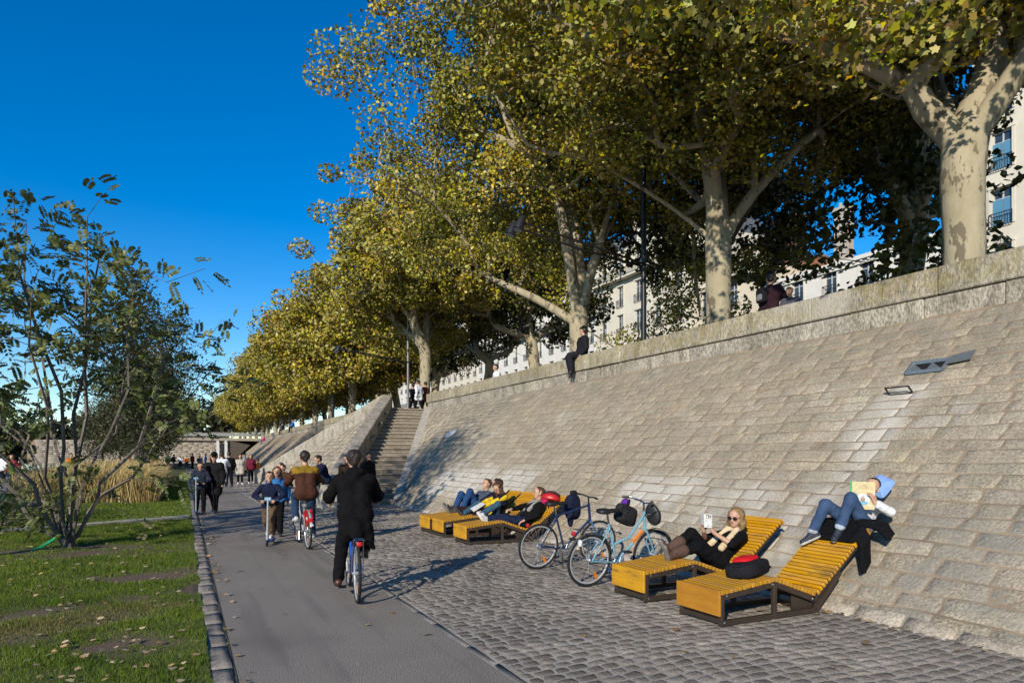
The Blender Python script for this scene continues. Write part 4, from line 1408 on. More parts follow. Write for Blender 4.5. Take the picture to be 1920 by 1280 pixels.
def lamp(y, label, m):
    t = thing('spotlight_mast', label, 'lamp', (12.3, y, HT), 0, 'masts with long arms along the quay')
    MB().tube([(0, 0, -0.1), (0, 0, 11.6)], [0.085, 0.06], 12).build('pole', m, t, smooth=True)
    MB().tube([(0, 0, 0), (0, 0, 0.35)], [0.13, 0.11], 12).build('base', m, t)
    a = MB()
    for dy in (-0.22, 0.22):
        a.tube([(0.15, dy * 0.4, 3.35), (-2.0, dy, 3.62), (-4.25, dy, 3.95)], 0.032, 8)
    a.tube([(0, 0, 4.4), (-2.0, 0, 3.62)], 0.015, 6)
    a.build('arm', M_post, t, smooth=True)
    for dy in (-0.24, 0.24):
        h = MB()
        h.tube([(-4.15, dy, 4.08), (-4.22, dy, 3.95), (-4.32, dy, 3.72)], [0.08, 0.115, 0.13], 14)
        hh = h.build('lamp_head', plain('lamp_dark_grey', (0.022, 0.022, 0.026), 0.45, 0.2), t, smooth=True)
        MB().tube([(-4.322, dy, 3.716), (-4.326, dy, 3.70)], [0.115, 0.115], 14).build('lens', plain('lens_dark', (0.02, 0.03, 0.06), 0.1, spec=0.9), hh)
    return t


lamp(16.1, 'tall black mast behind the parapet with twin spotlights on a long arm', M_post)
lamp(39.4, 'grey mast with long arm standing beside the tree at the top of the staircase', M_postg)
lamp(62.6, 'grey mast with long arm among the trees beyond the staircase', M_postg)
lp = thing('street_lamp', 'thin dark street lamp far behind the parapet before the white building', 'lamp', (26, 17.8, HT))
MB().tube([(0, 0, 0), (0, 0, 6.5)], [0.06, 0.045], 8).build('pole', M_post, lp)
MB().tube([(0, 0, 6.5), (0, 0, 6.7), (0, 0, 7.0), (0, 0, 7.1)], [0.08, 0.2, 0.16, 0.03], 8).build('lantern', M_post, lp)

# ------------------------------------------------------------------ river boats and parked bicycles are seen through the shrub
bt = thing('river_boat', 'long white moored river boat glimpsed through the stems of the shrubby tree', 'boat', (-21.5, 62, -1.4))
mb = MB()
sec = []
for t in np.linspace(-1, 1, 15):
    w = 2.6 * (1 - abs(t) ** 6) + 0.15
    sec.append((w, t * 24))
V = []
for w, yv in sec:
    V += [(-w * 0.8, yv, -0.4), (-w, yv, 1.9), (w, yv, 1.9), (w * 0.8, yv, -0.4)]
F = [(i * 4 + k, i * 4 + (k + 1) % 4, (i + 1) * 4 + (k + 1) % 4, (i + 1) * 4 + k) for i in range(14) for k in range(4)] + [(3, 2, 1, 0), (56, 57, 58, 59)]
mb.add(V, F).build('hull', plain('hull_dark', (0.03, 0.04, 0.05), 0.5), bt)
MB().box((0, -1, 2.9), (4.0, 36, 1.9)).box((0, -1, 4.1), (4.6, 38, 0.25)).box((0, 4, 5.2), (3.4, 20, 1.7)).box((0, 4, 6.25), (4.0, 22, 0.2)).build('cabin', MW, bt)
for z, a, c, x in ((3.0, -18, 16, 2.01), (5.2, -5, 13, 1.71)):
    for k in range(int((c - a) / 2)):
        MB().box((x, a + 1 + 2 * k, z), (0.04, 1.5, 0.9)).build('window', M_glass, bt)
MB().box((0, -15, 4.6), (3.6, 9, 0.12)).build('awning', plain('awning_green', (0.03, 0.16, 0.12), 0.7), bt)
# ------------------------------------------------------------------ props
def superell(c, d, e1=0.5, e2=0.5, n=20, m=12, rot=None):
    """rounded box / cushion: superellipsoid with half sizes d"""
    f = lambda v, e: np.sign(v) * np.abs(v) ** e
    V, F = [], []
    for i in range(m + 1):
        a = -PI / 2 + PI * i / m
        for k in range(n):
            b = 2 * PI * k / n
            V.append((d[0] * f(math.cos(a), e1) * f(math.cos(b), e2), d[1] * f(math.cos(a), e1) * f(math.sin(b), e2), d[2] * f(math.sin(a), e1)))
    for i in range(m):
        for k in range(n):
            F.append((i * n + k, i * n + (k + 1) % n, (i + 1) * n + (k + 1) % n, (i + 1) * n + k))
    V = np.array(V, float)
    if rot is not None:
        V = V @ np.array(rot.to_3x3(), float).T
    return V + np.array(c, float), F


M_slat = mat('yellow_slat', (0.62, 0.30, 0.016), (0.55, 0.25, 0.014), scale=5, rough=0.5, island=0.04, bump=0.003, bscale=40, col3=(0.27, 0.145, 0.035), scale3=7.5, t3=(0.53, 0.70), stretch=(1, 0.3, 1), hue=0.003, spec=0.15)
M_slat_worn_shaded = mat('worn_shaded_slat', (0.50, 0.235, 0.014), (0.35, 0.175, 0.024), scale=6, rough=0.65, island=0.06, bump=0.005, bscale=40, col3=(0.20, 0.13, 0.06), scale3=4, t3=(0.5, 0.68), stretch=(1, 0.3, 1), hue=0.004, spec=0.15)  # wear, and the weaker grazing light on foot and seat, both in the colour
M_board_new = mat('orange_board', (0.47, 0.205, 0.018), (0.36, 0.15, 0.015), scale=9, rough=0.45, bump=0.002, bscale=20, stretch=(1, 0.3, 1.5), spec=0.4)
M_board_old = mat('yellow_board', (0.60, 0.295, 0.010), (0.44, 0.21, 0.012), scale=5, rough=0.6, bump=0.004, bscale=20, col3=(0.17, 0.10, 0.03), scale3=8, t3=(0.56, 0.66), stretch=(1, 0.35, 1.5))
M_frame = mat('brown_steel', (0.060, 0.042, 0.030), (0.045, 0.032, 0.024), scale=9, rough=0.5, metal=0.2)
LP_ = [(0.0, 0.355), (0.74, 0.43), (1.33, 0.225), (2.13, 0.845)]


def lounger(label, loc, board):
    t = thing('sun_lounger', label, 'sun lounger', loc, 0, 'wooden loungers along the foot of the wall')
    hw = 0.31
    for (a, b), nm, n, m in (((LP_[0], LP_[1]), 'foot_section', 13, M_slat_worn_shaded), ((LP_[1], LP_[2]), 'seat_section', 11, M_slat_worn_shaded), ((LP_[2], LP_[3]), 'backrest', 19, M_slat)):
        mb = MB()
        d = V3(b[0] - a[0], 0, b[1] - a[1])
        L = np.linalg.norm(d)
        d = d / L
        up = V3(-d[2], 0, d[0])
        rot = np.stack([d, V3(0, 1, 0), up], 1)
        for k in range(n):
            q = (k + 0.5) / n
            c = V3(a[0], 0, a[1]) + d * L * q - up * 0.022
            j = random.uniform(-0.0012, 0.0012)
            mb.box(c + up * j, (L / n - 0.015, 2 * hw + random.uniform(-.006, .006), 0.044), rot, bev=0.005)
        mb.build(nm, m, t)
    MB().box((-0.016, 0, 0.235), (0.028, 0.625, 0.25), bev=0.004).build('front_panel', board, t)
    # the cap board at the head
    d = nrm(V3(0.8, 0, 0.62))
    up = V3(-d[2], 0, d[0])
    MB().box(V3(2.15, 0, 0.845) - up * 0.03, (0.03, 0.63, 0.075), np.stack([d, V3(0, 1, 0), up], 1), bev=0.004).build('head_board', board, t)
    for s_ in (-1, 1):
        mb = MB()
        y = s_ * (hw - 0.03)
        off = [(0.02, 0.29), (0.74, 0.362), (1.31, 0.155), (2.14, 0.79)]
        for (xa, za), (xb_, zb) in zip(off[:-1], off[1:]):
            mb.beam((xa, y, za), (xb_, y, zb), 0.04, 0.06)
        mb.build('side_rail', M_frame, t)
        mb = MB()
        mb.beam((0.0, y, 0.035), (1.34, y, 0.035), 0.042, 0.05).beam((1.34, y, 0.03), (1.72, y, 0.40), 0.042, 0.05)
        mb.build('base_rail', M_frame, t)
        for x, zt in ((0.03, 0.29), (0.74, 0.34)):
            MB().box((x, y, zt / 2 + .01), (0.045, 0.044, zt), bev=0.003).build('leg', M_frame, t)
    for x, z in ((0.03, 0.05), (1.33, 0.04), (0.74, 0.33), (1.33, 0.14), (2.05, 0.70)):
        MB().beam((x, -hw + .05, z), (x, hw - .05, z), 0.04, 0.04).build('cross_rail', M_frame, t)
    MB().prism([(1.05, -hw + .08, 0.03), (1.36, -hw + 0.08, 0.03), (1.36, -hw + .08, 0.13), (1.05, -hw + .08, 0.22)], (0, 0.01, 0)).build('side_plate', M_frame, t)
    for s_ in (-1, 1):
        for x, z in ((0.08, 0.30), (0.70, 0.36), (0.05, 0.04), (1.28, 0.16)):
            MB().ball((x, s_ * (hw - 0.008), z), 0.010, 6, 4).build('bolt', plain('bolt_steel', (0.5, 0.5, 0.5), 0.3, 0.8), t)
    return t


FX = 4.68
lounger('wooden lounger with a smooth orange front board, a red and black backpack on it', (FX, 5.22, 0), M_board_new)
lounger('wooden lounger with a worn yellow board under the woman in sunglasses', (FX + 0.02, 6.43, 0), M_board_old)
lounger('yellow lounger under the person with the pink pack, the closest of the far three', (FX + 0.02, 11.75, 0), M_board_old)
lounger('middle one of the far three yellow loungers, under the long haired reader', (FX + 0.02, 12.97, 0), M_board_old)
lounger('farthest of the three yellow loungers, under the person in dark trousers', (FX, 13.75, 0), M_board_old)

M_tyre = plain('tyre_rubber', (0.022, 0.022, 0.022), 0.8, spec=0.2)
M_chrome = plain('chrome', (0.62, 0.63, 0.65), 0.22, 1.0)
M_rim = plain('alloy_rim', (0.50, 0.51, 0.53), 0.35, 0.25)
M_blk = plain('black_plastic', (0.014, 0.014, 0.016), 0.5)
M_red = plain('red_plastic', (0.50, 0.012, 0.012), 0.4)
M_orange = plain('orange_reflector', (0.75, 0.22, 0.01), 0.3)


def bicycle(label, loc, rz, fc, lean=0.0, fcol2=None, guards=None, rack=True, flat=False, step=True, group=None, red_guard=False, detail=True, chrome_front=False, bar_r=0.29, decal=None, steer=0.0):
    t = thing('bicycle', label, 'bicycle', loc, rz, group)
    t.rotation_euler = (0, lean, rz)
    RW = 0.34
    rh, bb, stp, ht, hb, fh = V3(0, 0, RW), V3(0, .44, .285), V3(0, .27, .80), V3(0, .85, .92), V3(0, .885, .70), V3(0, 1.05, RW)
    mb = MB()
    if step:
        mid = stp * 0.45 + bb * 0.55
        mb.tube([bb, hb], 0.019, 8).tube([mid, V3(0, .62, .60), ht * 0.85 + hb * 0.15], 0.017, 8)
    else:
        mb.tube([bb, hb], 0.019, 8).tube([stp * .95 + bb * .05, ht], 0.016, 8)
    mb.tube([bb, stp], 0.016, 8).tube([hb - V3(0, -.002, 0.02), ht + V3(0, -.002, 0.02)], 0.021, 8)
    for s_ in (-1, 1):
        mb.tube([bb + V3(s_ * .03, 0, 0), rh + V3(s_ * .06, 0, 0)], 0.010, 6).tube([stp * .9 + bb * .1 + V3(s_ * .02, 0, 0), rh + V3(s_ * .06, 0, 0)], 0.009, 6)
    mb.build('frame', fc, t, smooth=True)
    fk = MB()
    for s_ in (-1, 1):
        fk.tube([hb + V3(s_ * .045, 0, -.03), V3(s_ * .05, .96, .52), fh + V3(s_ * .05, 0, 0)], [0.014, 0.013, 0.009], 6)
    fk.tube([hb + V3(-.045, 0, -.03), hb + V3(.045, 0, -.03)], 0.014, 6)
    fk.build('fork', fcol2 or fc, t, smooth=True)
    for c in (rh, fh):
        w = MB().ring((0, 0, 0), (1, 0, 0), RW - 0.019, 0.0185, 40, 8).build('tyre', M_tyre, None, smooth=True)
        r = MB().ring((0, 0, 0), (1, 0, 0), RW - 0.045, 0.0125, 40, 6)
        for k in range(24):
            a = 2 * PI * k / 24
            e = V3(0, math.cos(a), math.sin(a)) * (RW - 0.045)
            s_ = 0.028 if k % 2 else -0.028
            b_ = V3(s_, math.cos(a + .35) * .02, math.sin(a + .35) * .02)
            r.tube([b_, e], 0.0014, 3, caps=False)
        r.tube([(-.055, 0, 0), (.055, 0, 0)], 0.017, 8)
        wheel = bpy.data.objects.new('wheel', None)
        COL.objects.link(wheel)
        wheel.parent = t
        wheel.location = c
        w.parent = wheel
        r.build('rim', M_rim, wheel, smooth=True)
        if detail:
            rf = MB().box((0.01, 0.10, -0.20), (0.012, 0.035, 0.085), Matrix.Rotation(0.45, 3, 'X')).build('spoke_reflector', M_orange, wheel)
    cr = MB()
    cr.ring(bb + V3(.05, 0, 0), (1, 0, 0), 0.085, 0.006, 24, 5)
    for k in range(5):
        a = 2 * PI * k / 5
        cr.tube([bb + V3(.05, 0, 0), bb + V3(.05, .085 * math.cos(a), .085 * math.sin(a))], 0.005, 4)
    ca = V3(0, 0.06, 0.16)
    cr.tube([bb + V3(-.075, 0, 0), bb + V3(.075, 0, 0)], 0.012, 8).tube([bb + V3(.075, 0, 0), bb + V3(.085, 0, 0) + ca], 0.009, 6).tube([bb + V3(-.075, 0, 0), bb + V3(-.085, 0, 0) - ca], 0.009, 6)
    cr.tube([bb + V3(.05, 0, .085), rh + V3(.05, 0, .04)], 0.004, 4).tube([bb + V3(.05, 0, -.085), rh + V3(.05, 0, -.04)], 0.004, 4)
    cr.ring(rh + V3(.05, 0, 0), (1, 0, 0), 0.04, 0.008, 14, 5)
    crank = cr.build('crank', M_chrome, t, smooth=True)
    for s_ in (-1, 1):
        MB().box(bb + V3(s_ * .135, 0, 0) + ca * s_, (.09, .085, .022)).build('pedal', M_blk, crank)
    sd = MB()
    sd.add(*superell((0, .18, .965), (.085, .10, .035), 0.7, 0.8, 16, 8)).add(*superell((0, .33, .965), (.035, .13, .028), 0.8, 0.9, 14, 8))
    sd.build('saddle', M_blk, t, smooth=True)
    MB().tube([stp, V3(0, .235, .945)], 0.013, 8).build('seat_post', M_chrome, t, smooth=True)
    top = V3(0, .835, 1.04)
    hbm = MB().tube([ht, top], 0.013, 8)
    pr = [(-bar_r, .70, 1.09), (-bar_r * .75, .78, 1.10), (-.10, .86, 1.06), (0, .85, 1.045), (.10, .86, 1.06), (bar_r * .75, .78, 1.10), (bar_r, .70, 1.09)]
    if flat:
        pr = [(-bar_r, .79, 1.06), (-.15, .83, 1.06), (0, .84, 1.045), (.15, .83, 1.06), (bar_r, .79, 1.06)]
    hbm.tube(pr, 0.011, 8)
    hd = hbm.build('handlebar', M_chrome if not flat else M_blk, t, smooth=True)
    for s_ in (-1, 1):
        e, e2 = np.array(pr[0 if s_ < 0 else -1]), np.array(pr[1 if s_ < 0 else -2])
        g = MB().tube([e, e + (e2 - e) * (0.9 if not flat else 0.6)], 0.017, 8)
        g.tube([e + (e2 - e) * .8 + V3(0, .02, 0), e * .7 + e2 * .3 + V3(0, .06, -.02)], 0.006, 5)
        g.build('grip', M_blk, hd, smooth=True)
    if guards:
        for c, a0, a1, nm in ((rh, 0.25, 3.0, 'rear_mudguard'), (fh, -0.2, 2.4, 'front_mudguard')):
            mb = MB()
            an = np.linspace(a0, a1, 16)
            V = []
            for a in an:
                p = c + V3(0, math.cos(PI - a if c is rh else a) * (RW + .022), math.sin(a) * (RW + .022)) if c is rh else c + V3(0, math.cos(a) * (RW + .022), math.sin(a) * (RW + .022))
                rr = nrm(p - c)
                V += [p + V3(-.026, 0, 0) - rr * .012, p, p + V3(.026, 0, 0) - rr * .012]
            F = [(i * 3 + k, i * 3 + k + 1, i * 3 + 4 + k, i * 3 + 3 + k) for i in range(15) for k in range(2)]
            mb.add(V, F)
            for s_ in (-1, 1):
                mb.tube([c + V3(s_ * .05, 0, 0), np.array(V[3 * 7 + 1])], 0.0025, 4)
            mb.build(nm, guards if not (chrome_front and c is fh) else M_chrome, t, smooth=True)
    if rack:
        mb = MB()
        for s_ in (-1, 1):
            mb.tube([(s_ * .055, .18, .74), (s_ * .055, -.24, .74)], 0.006, 5).tube([(s_ * .055, -.14, .74), rh + V3(s_ * .065, -.01, 0)], 0.005, 5)
        for k in range(4):
            mb.tube([(-.055, .12 - .11 * k, .74), (.055, .12 - .11 * k, .74)], 0.005, 5)
        mb.build('luggage_rack', M_chrome if not red_guard else M_blk, t)
    if red_guard:
        mb = MB()
        for s_ in (-1, 1):
            pts = [rh + V3(s_ * .036, math.cos(a) * (RW + .02), math.sin(a) * (RW + .02)) for a in np.linspace(0.9, 2.6, 12)] + [rh + V3(s_ * .036, -.12, .05), rh + V3(s_ * .036, .12, .06)]
            mb.prism(pts, (s_ * .006, 0, 0))
        rg = mb.build('skirt_guard', M_red, t)
        MB().box(rh + V3(.044, -.12, .22), (.004, .10, .05)).box(rh + V3(-.044, -.12, .22), (.004, .10, .05)).box(rh + V3(0, -.372, .12), (.05, .004, .03)).build('sticker', MW, rg)
        mb = MB()
        mb.box((0, -.30, .50), (.06, .03, .16), bev=.01)
        mb.build('mudguard_flap', M_red, t)
    tl = MB().add(*superell((0, -.27, .70) if rack else (0, -.20, .66), (.035, .02, .028), .6, .6, 10, 6))
    tl.build('rear_light', M_red, t, smooth=True)
    if decal:
        d_ = nrm(ht - bb)
        MB().beam(bb + (hb - bb) * .55 + V3(0, 0, .01), bb + (hb - bb) * .92 + V3(0, 0, .01), 0.042, 0.03).build('decal', decal, t)
    if abs(lean) > 0.01:
        s_ = -1 if lean < 0 else 1
        MB().tube([bb + V3(-s_ * -.03, -.05, -.03), bb + V3(s_ * .16, -.10, -.275 + .16 * math.tan(abs(lean)) * 1.0)], 0.008, 6).build('kickstand', M_blk, t)
    return t


def paint(nm, c):
    return plain('paint_' + nm, c, 0.3, spec=0.5)


# two bicycles parked nose to the wall
b2 = bicycle('light blue city bicycle with chrome mudguard parked facing the wall', (4.62, 7.2, 0), -PI / 2 + 0.06, paint('light_blue', (0.20, 0.40, 0.50)), lean=0.10, guards=plain('grey_guard', (0.06, 0.065, 0.07), 0.5), chrome_front=True, decal=plain('orange_decal', (0.75, 0.25, 0.05), 0.4))
MB().add(*superell((0.11, -.24, .60), (.035, .025, .045), .8, .8, 12, 8)).build('rear_lamp', MW, b2, smooth=True)
b1 = bicycle('dark navy bicycle parked facing the wall with a helmet on its saddle', (4.66, 8.62, 0), -PI / 2 + 0.03, paint('navy', (0.015, 0.03, 0.09)), lean=0.09, rack=False, step=False, flat=True, fcol2=paint('mid_blue', (0.06, 0.16, 0.38)))


def helmet(label, loc, rot, c1, c2):
    t = thing('bicycle_helmet', label, 'helmet', loc)
    t.rotation_euler = rot
    V, F = superell((0, 0, 0), (.10, .14, .10), 1.0, 1.0, 20, 12)
    V = np.array(V)
    V[:, 2] = np.where(V[:, 2] < -0.01, -0.01 + (V[:, 2] + .01) * .25, V[:, 2])
    V[:, 1] *= 1 + 0.1 * (V[:, 1] > 0)
    mesh_obj('shell', V, F, c1, t, smooth=True)
    mb = MB()
    for x in (-.06, 0, .06):
        pts = [(x * (1 - abs(a) * .5), .15 * math.sin(a), .102 * math.cos(a) - abs(x) * .35) for a in np.linspace(-1.0, 1.0, 9)]
        mb.tube(pts, [.006] + [.014] * 7 + [.006], 6)
    mb.build('rib', c2, t, smooth=True)
    MB().tube([(-.09, .03, -.02), (-.05, .02, -.12), (0, .02, -.15), (.05, .02, -.12), (.09, .03, -.02)], .006, 5).build('strap', M_blk, t)
    return t


helmet('red and black cycle helmet resting on the saddle of the navy bicycle', (4.88, 8.60, 1.03), (0.15, 0.1, 0.9), M_red, M_blk)
helmet('black cycle helmet hanging from the handlebar of the light blue bicycle', (5.44, 6.93, 0.90), (1.5, 0.3, 1.9), M_blk, plain('dark_grey_shell', (0.03, 0.03, 0.035), 0.4))


def soft_bag(name, label, cat, loc, rz, d, m, parts=(), tilt=(0, 0), e=0.45):
    t = thing(name, label, cat, loc, rz)
    t.rotation_euler = (tilt[0], tilt[1], rz)
    V, F = superell((0, 0, 0), d, e, e, 22, 14)
    V = np.array(V)
    V += 0.06 * min(d) * np.stack([wob(V[:, 1] * 9, V[:, 2] * 9, 1, 1), wob(V[:, 0] * 9, V[:, 2] * 9, 1, 2), wob(V[:, 0] * 9, V[:, 1] * 9, 1, 3)], 1)
    mesh_obj('body', V, F, m, t, smooth=True)
    for nm, c, dd, mm, ee in parts:
        V, F = superell(c, dd, ee, ee, 16, 10)
        mesh_obj(nm, V, F, mm, t, smooth=True)
    return t


bk = cloth('black_nylon', (0.012, 0.012, 0.015))
bp_ = soft_bag('backpack', 'black backpack with a red panel lying on the lounger with the orange board', 'backpack', (5.32, 5.20, 0.485), 0.35, (0.25, 0.17, 0.085), bk,
               [('front_pocket', (0.07, 0.04, 0.070), (0.155, 0.105, 0.050), cloth('red_nylon', (0.55, 0.012, 0.018)), 0.5), ('side_pocket', (-0.08, -0.12, 0.0), (0.12, 0.055, 0.06), bk, 0.5)], tilt=(-0.12, -0.05))
MB().tube([(-.20, .02, .05), (-.25, .04, .07), (-.25, -.04, .06), (-.20, -.03, .05)], .010, 6).build('handle', bk, bp_)
MB().tube([(.14, -.12, .03), (.2, -.16, -.02), (.26, -.10, -.04), (.23, .02, -.02)], .012, 6).build('strap', bk, bp_)
MB().box((0.07, -0.155, 0.03), (0.04, 0.02, 0.025)).build('buckle', M_blk, bp_)
soft_bag('handlebar_bag', 'dark grey bag hanging on the near side of the light blue bicycle handlebar', 'bag', (5.28, 7.30, 0.88), 0.2, (0.19, 0.06, 0.13), cloth('charcoal', (0.022, 0.022, 0.022)),
         [('pocket', (0, -0.05, -.02), (.13, .03, .08), cloth('charcoal', (0.022, 0.022, 0.022)), .5), ('strap', (0, 0, .15), (.02, .015, .07), bk, .6)], tilt=(0, 0.35))
soft_bag('scarf', 'small purple cloth bundle tied on the light blue bicycle handlebar', 'cloth', (5.36, 7.42, 1.04), 0.3, (0.05, 0.055, 0.045), cloth('purple', (0.10, 0.02, 0.25)), [('knot', (0.04, 0.02, .02), (.03, .02, .03), cloth('purple', (0.10, 0.02, 0.25)), .8)], e=0.9)
soft_bag('hanging_jacket', 'dark navy jacket hung over the handlebar of the navy bicycle', 'jacket', (5.40, 8.85, 0.87), 0.2, (0.13, 0.10, 0.20), cloth('navy_wool', (0.010, 0.013, 0.030)),
         [('sleeve', (-0.10, -0.06, -.08), (.05, .05, .22), cloth('navy_wool', (0.010, 0.013, 0.030)), .8), ('collar', (.02, 0, .21), (.06, .05, .05), bk, .8)], e=0.7)
soft_bag('pink_pack', 'bright pink backpack propped behind the ponytailed person on the lounger', 'backpack', (6.50, 11.80, 0.80), 0.5, (0.07, 0.15, 0.14), cloth('pink_nylon', (0.50, 0.012, 0.085)), [('pocket', (-.05, 0, -.04), (.03, .10, .07), cloth('pink_dark', (0.33, 0.01, 0.06)), .5)], tilt=(0, 0.6))
soft_bag('grey_jacket', 'grey jacket lying over the head of the lounger behind the pink backpack', 'jacket', (6.68, 11.72, 0.88), 0.2, (0.07, 0.16, 0.06), cloth('grey_wool', (0.07, 0.065, 0.065)), [('sleeve', (0, .15, -.04), (.04, .08, .06), cloth('grey_wool', (0.07, 0.065, 0.065)), .8)], e=0.8, tilt=(0, 0.5))
soft_bag('leather_bag', 'brown leather bag lying on the middle lounger beside the long haired reader', 'bag', (5.86, 12.55, 0.40), 0.3, (0.13, 0.07, 0.05), cloth('brown_leather', (0.16, 0.055, 0.02)), [('strap', (0.02, -.07, .02), (.1, .015, .03), cloth('brown_leather', (0.16, 0.055, 0.02)), .7)], e=0.7)
# ------------------------------------------------------------------ people: one continuous skin per body, grown from a posed skeleton as a smooth union of tapered limbs
_CORN = np.array([(i, j, k) for i in (0, 1) for j in (0, 1) for k in (0, 1)])
_EDG = [(a, b) for a in range(8) for b in range(a + 1, 8) if np.abs(_CORN[a] - _CORN[b]).sum() == 1]


def grow(prims, vox, k=0.03):
    """prims: (a, b, ra, rb[, ka]) capsules -> smooth closed surface (vertices, quads)"""
    A = np.array([p[0] for p in prims], float)
    B = np.array([p[1] for p in prims], float)
    ra = np.array([p[2] for p in prims], float)
    rb = np.array([p[3] for p in prims], float)
    rm = np.maximum(ra, rb)[:, None]
    pad = 3 * vox + 0.02
    lo = np.minimum(A - rm, B - rm).min(0) - pad
    hi = np.maximum(A + rm, B + rm).max(0) + pad
    dim = np.ceil((hi - lo) / vox).astype(int) + 1
    f = np.full(dim, 0.25, np.float32)
    ax = [lo[i] + np.arange(dim[i]) * vox for i in range(3)]
    for q in range(len(prims)):
        kk = prims[q][4] if len(prims[q]) > 4 else k
        m = rm[q, 0] + max(kk, 0.02) + 2 * vox
        l = np.minimum(A[q], B[q]) - m
        h = np.maximum(A[q], B[q]) + m
        i0 = np.clip(((l - lo) / vox).astype(int), 0, dim - 1)
        i1 = np.clip(((h - lo) / vox).astype(int) + 2, 1, dim)
        sl = tuple(slice(i0[i], i1[i]) for i in range(3))
        X = ax[0][sl[0]][:, None, None] - A[q, 0]
        Y = ax[1][sl[1]][None, :, None] - A[q, 1]
        Z = ax[2][sl[2]][None, None, :] - A[q, 2]
        d = B[q] - A[q]
        L2 = float(d @ d) + 1e-9
        t = np.clip((X * d[0] + Y * d[1] + Z * d[2]) / L2, 0, 1)
        D = np.sqrt((X - t * d[0]) ** 2 + (Y - t * d[1]) ** 2 + (Z - t * d[2]) ** 2) - (ra[q] + t * (rb[q] - ra[q]))
        s = f[sl]
        hmix = np.clip(0.5 + 0.5 * (D - s) / kk, 0, 1)
        f[sl] = D + (s - D) * hmix - kk * hmix * (1 - hmix)
    ins = f < 0
    c = sum(ins[o[0]:dim[0] - 1 + o[0], o[1]:dim[1] - 1 + o[1], o[2]:dim[2] - 1 + o[2]].astype(np.int8) for o in _CORN)
    cell = np.argwhere((c > 0) & (c < 8))
    vals = np.stack([f[cell[:, 0] + o[0], cell[:, 1] + o[1], cell[:, 2] + o[2]] for o in _CORN], 1)
    acc = np.zeros((len(cell), 3))
    cnt = np.zeros(len(cell))
    for a, b in _EDG:
        x = (vals[:, a] < 0) != (vals[:, b] < 0)
        t = vals[:, a] / (vals[:, a] - vals[:, b] + 1e-12)
        acc += np.where(x[:, None], _CORN[a] + t[:, None] * (_CORN[b] - _CORN[a]), 0)
        cnt += x
    Vt = lo + (cell + acc / cnt[:, None]) * vox
    ids = np.full(dim, -1, np.int64)
    ids[cell[:, 0], cell[:, 1], cell[:, 2]] = np.arange(len(cell))
    Fs = []
    for axn in range(3):
        e = np.zeros(3, int)
        e[axn] = 1
        u, w = [i for i in range(3) if i != axn]
        a_ = ins[tuple(slice(0, dim[i] - e[i]) for i in range(3))]
        b_ = ins[tuple(slice(e[i], dim[i]) for i in range(3))]
        for flip, msk in ((0, a_ & ~b_), (1, ~a_ & b_)):
            p = np.argwhere(msk)
            p = p[(p[:, u] > 0) & (p[:, w] > 0)]
            eu, ew = np.zeros(3, int), np.zeros(3, int)
            eu[u] = 1
            ew[w] = 1
            g = lambda q: ids[q[:, 0], q[:, 1], q[:, 2]]
            qd = np.stack([g(p - eu - ew), g(p - ew), g(p), g(p - eu)], 1)
            if (axn == 1) != bool(flip):
                qd = qd[:, ::-1]
            Fs.append(qd)
    F = np.concatenate(Fs)
    F = F[(F >= 0).all(1)]
    return Vt, F


def ik(a, b, l1, l2, hint):
    a, b = np.array(a, float), np.array(b, float)
    d = b - a
    L = np.linalg.norm(d)
    if L > (l1 + l2) * 0.999:
        b = a + d / L * (l1 + l2) * 0.999
        d = b - a
        L = np.linalg.norm(d)
    x = (l1 * l1 - l2 * l2 + L * L) / (2 * L)
    h = math.sqrt(max(0, l1 * l1 - x * x))
    n = nrm(d)
    hv = np.array(hint, float)
    hv = nrm(hv - n * (hv @ n))
    return a + n * x + hv * h, b


def skin_mat(nm, c):
    return mat('skin_' + nm, c, (c[0] * .88, c[1] * .80, c[2] * .76), scale=14, rough=0.5, spec=0.35)


SKIN = skin_mat('light', (0.52, 0.31, 0.21))
SKIN2 = skin_mat('tan', (0.40, 0.22, 0.14))
HAIR = {'dark': mat('hair_dark', (0.018, 0.012, 0.009), (0.03, 0.02, 0.015), scale=30, rough=0.5, bump=0.006, bscale=60, stretch=(1, 1, 0.2)),
        'brown': mat('hair_brown', (0.09, 0.04, 0.018), (0.05, 0.022, 0.012), scale=30, rough=0.45, bump=0.008, bscale=60, stretch=(1, 1, 0.2)),
        'blond': mat('hair_blond', (0.30, 0.19, 0.085), (0.14, 0.075, 0.03), scale=22, rough=0.45, bump=0.010, bscale=50, stretch=(1, 1, 0.2)),
        'ginger': mat('hair_ginger', (0.30, 0.14, 0.06), (0.2, 0.09, 0.04), scale=22, rough=0.5)}
M_eye = plain('eye_dark', (0.012, 0.01, 0.01), 0.3)
M_lip = plain('lip', (0.36, 0.09, 0.075), 0.5)
C_ = cloth
JEANS = mat('denim', (0.030, 0.055, 0.115), (0.05, 0.09, 0.17), scale=5, rough=0.85, bump=0.014, bscale=13, spec=0.2)
BLACKC = cloth('black', (0.0055, 0.0055, 0.0065))


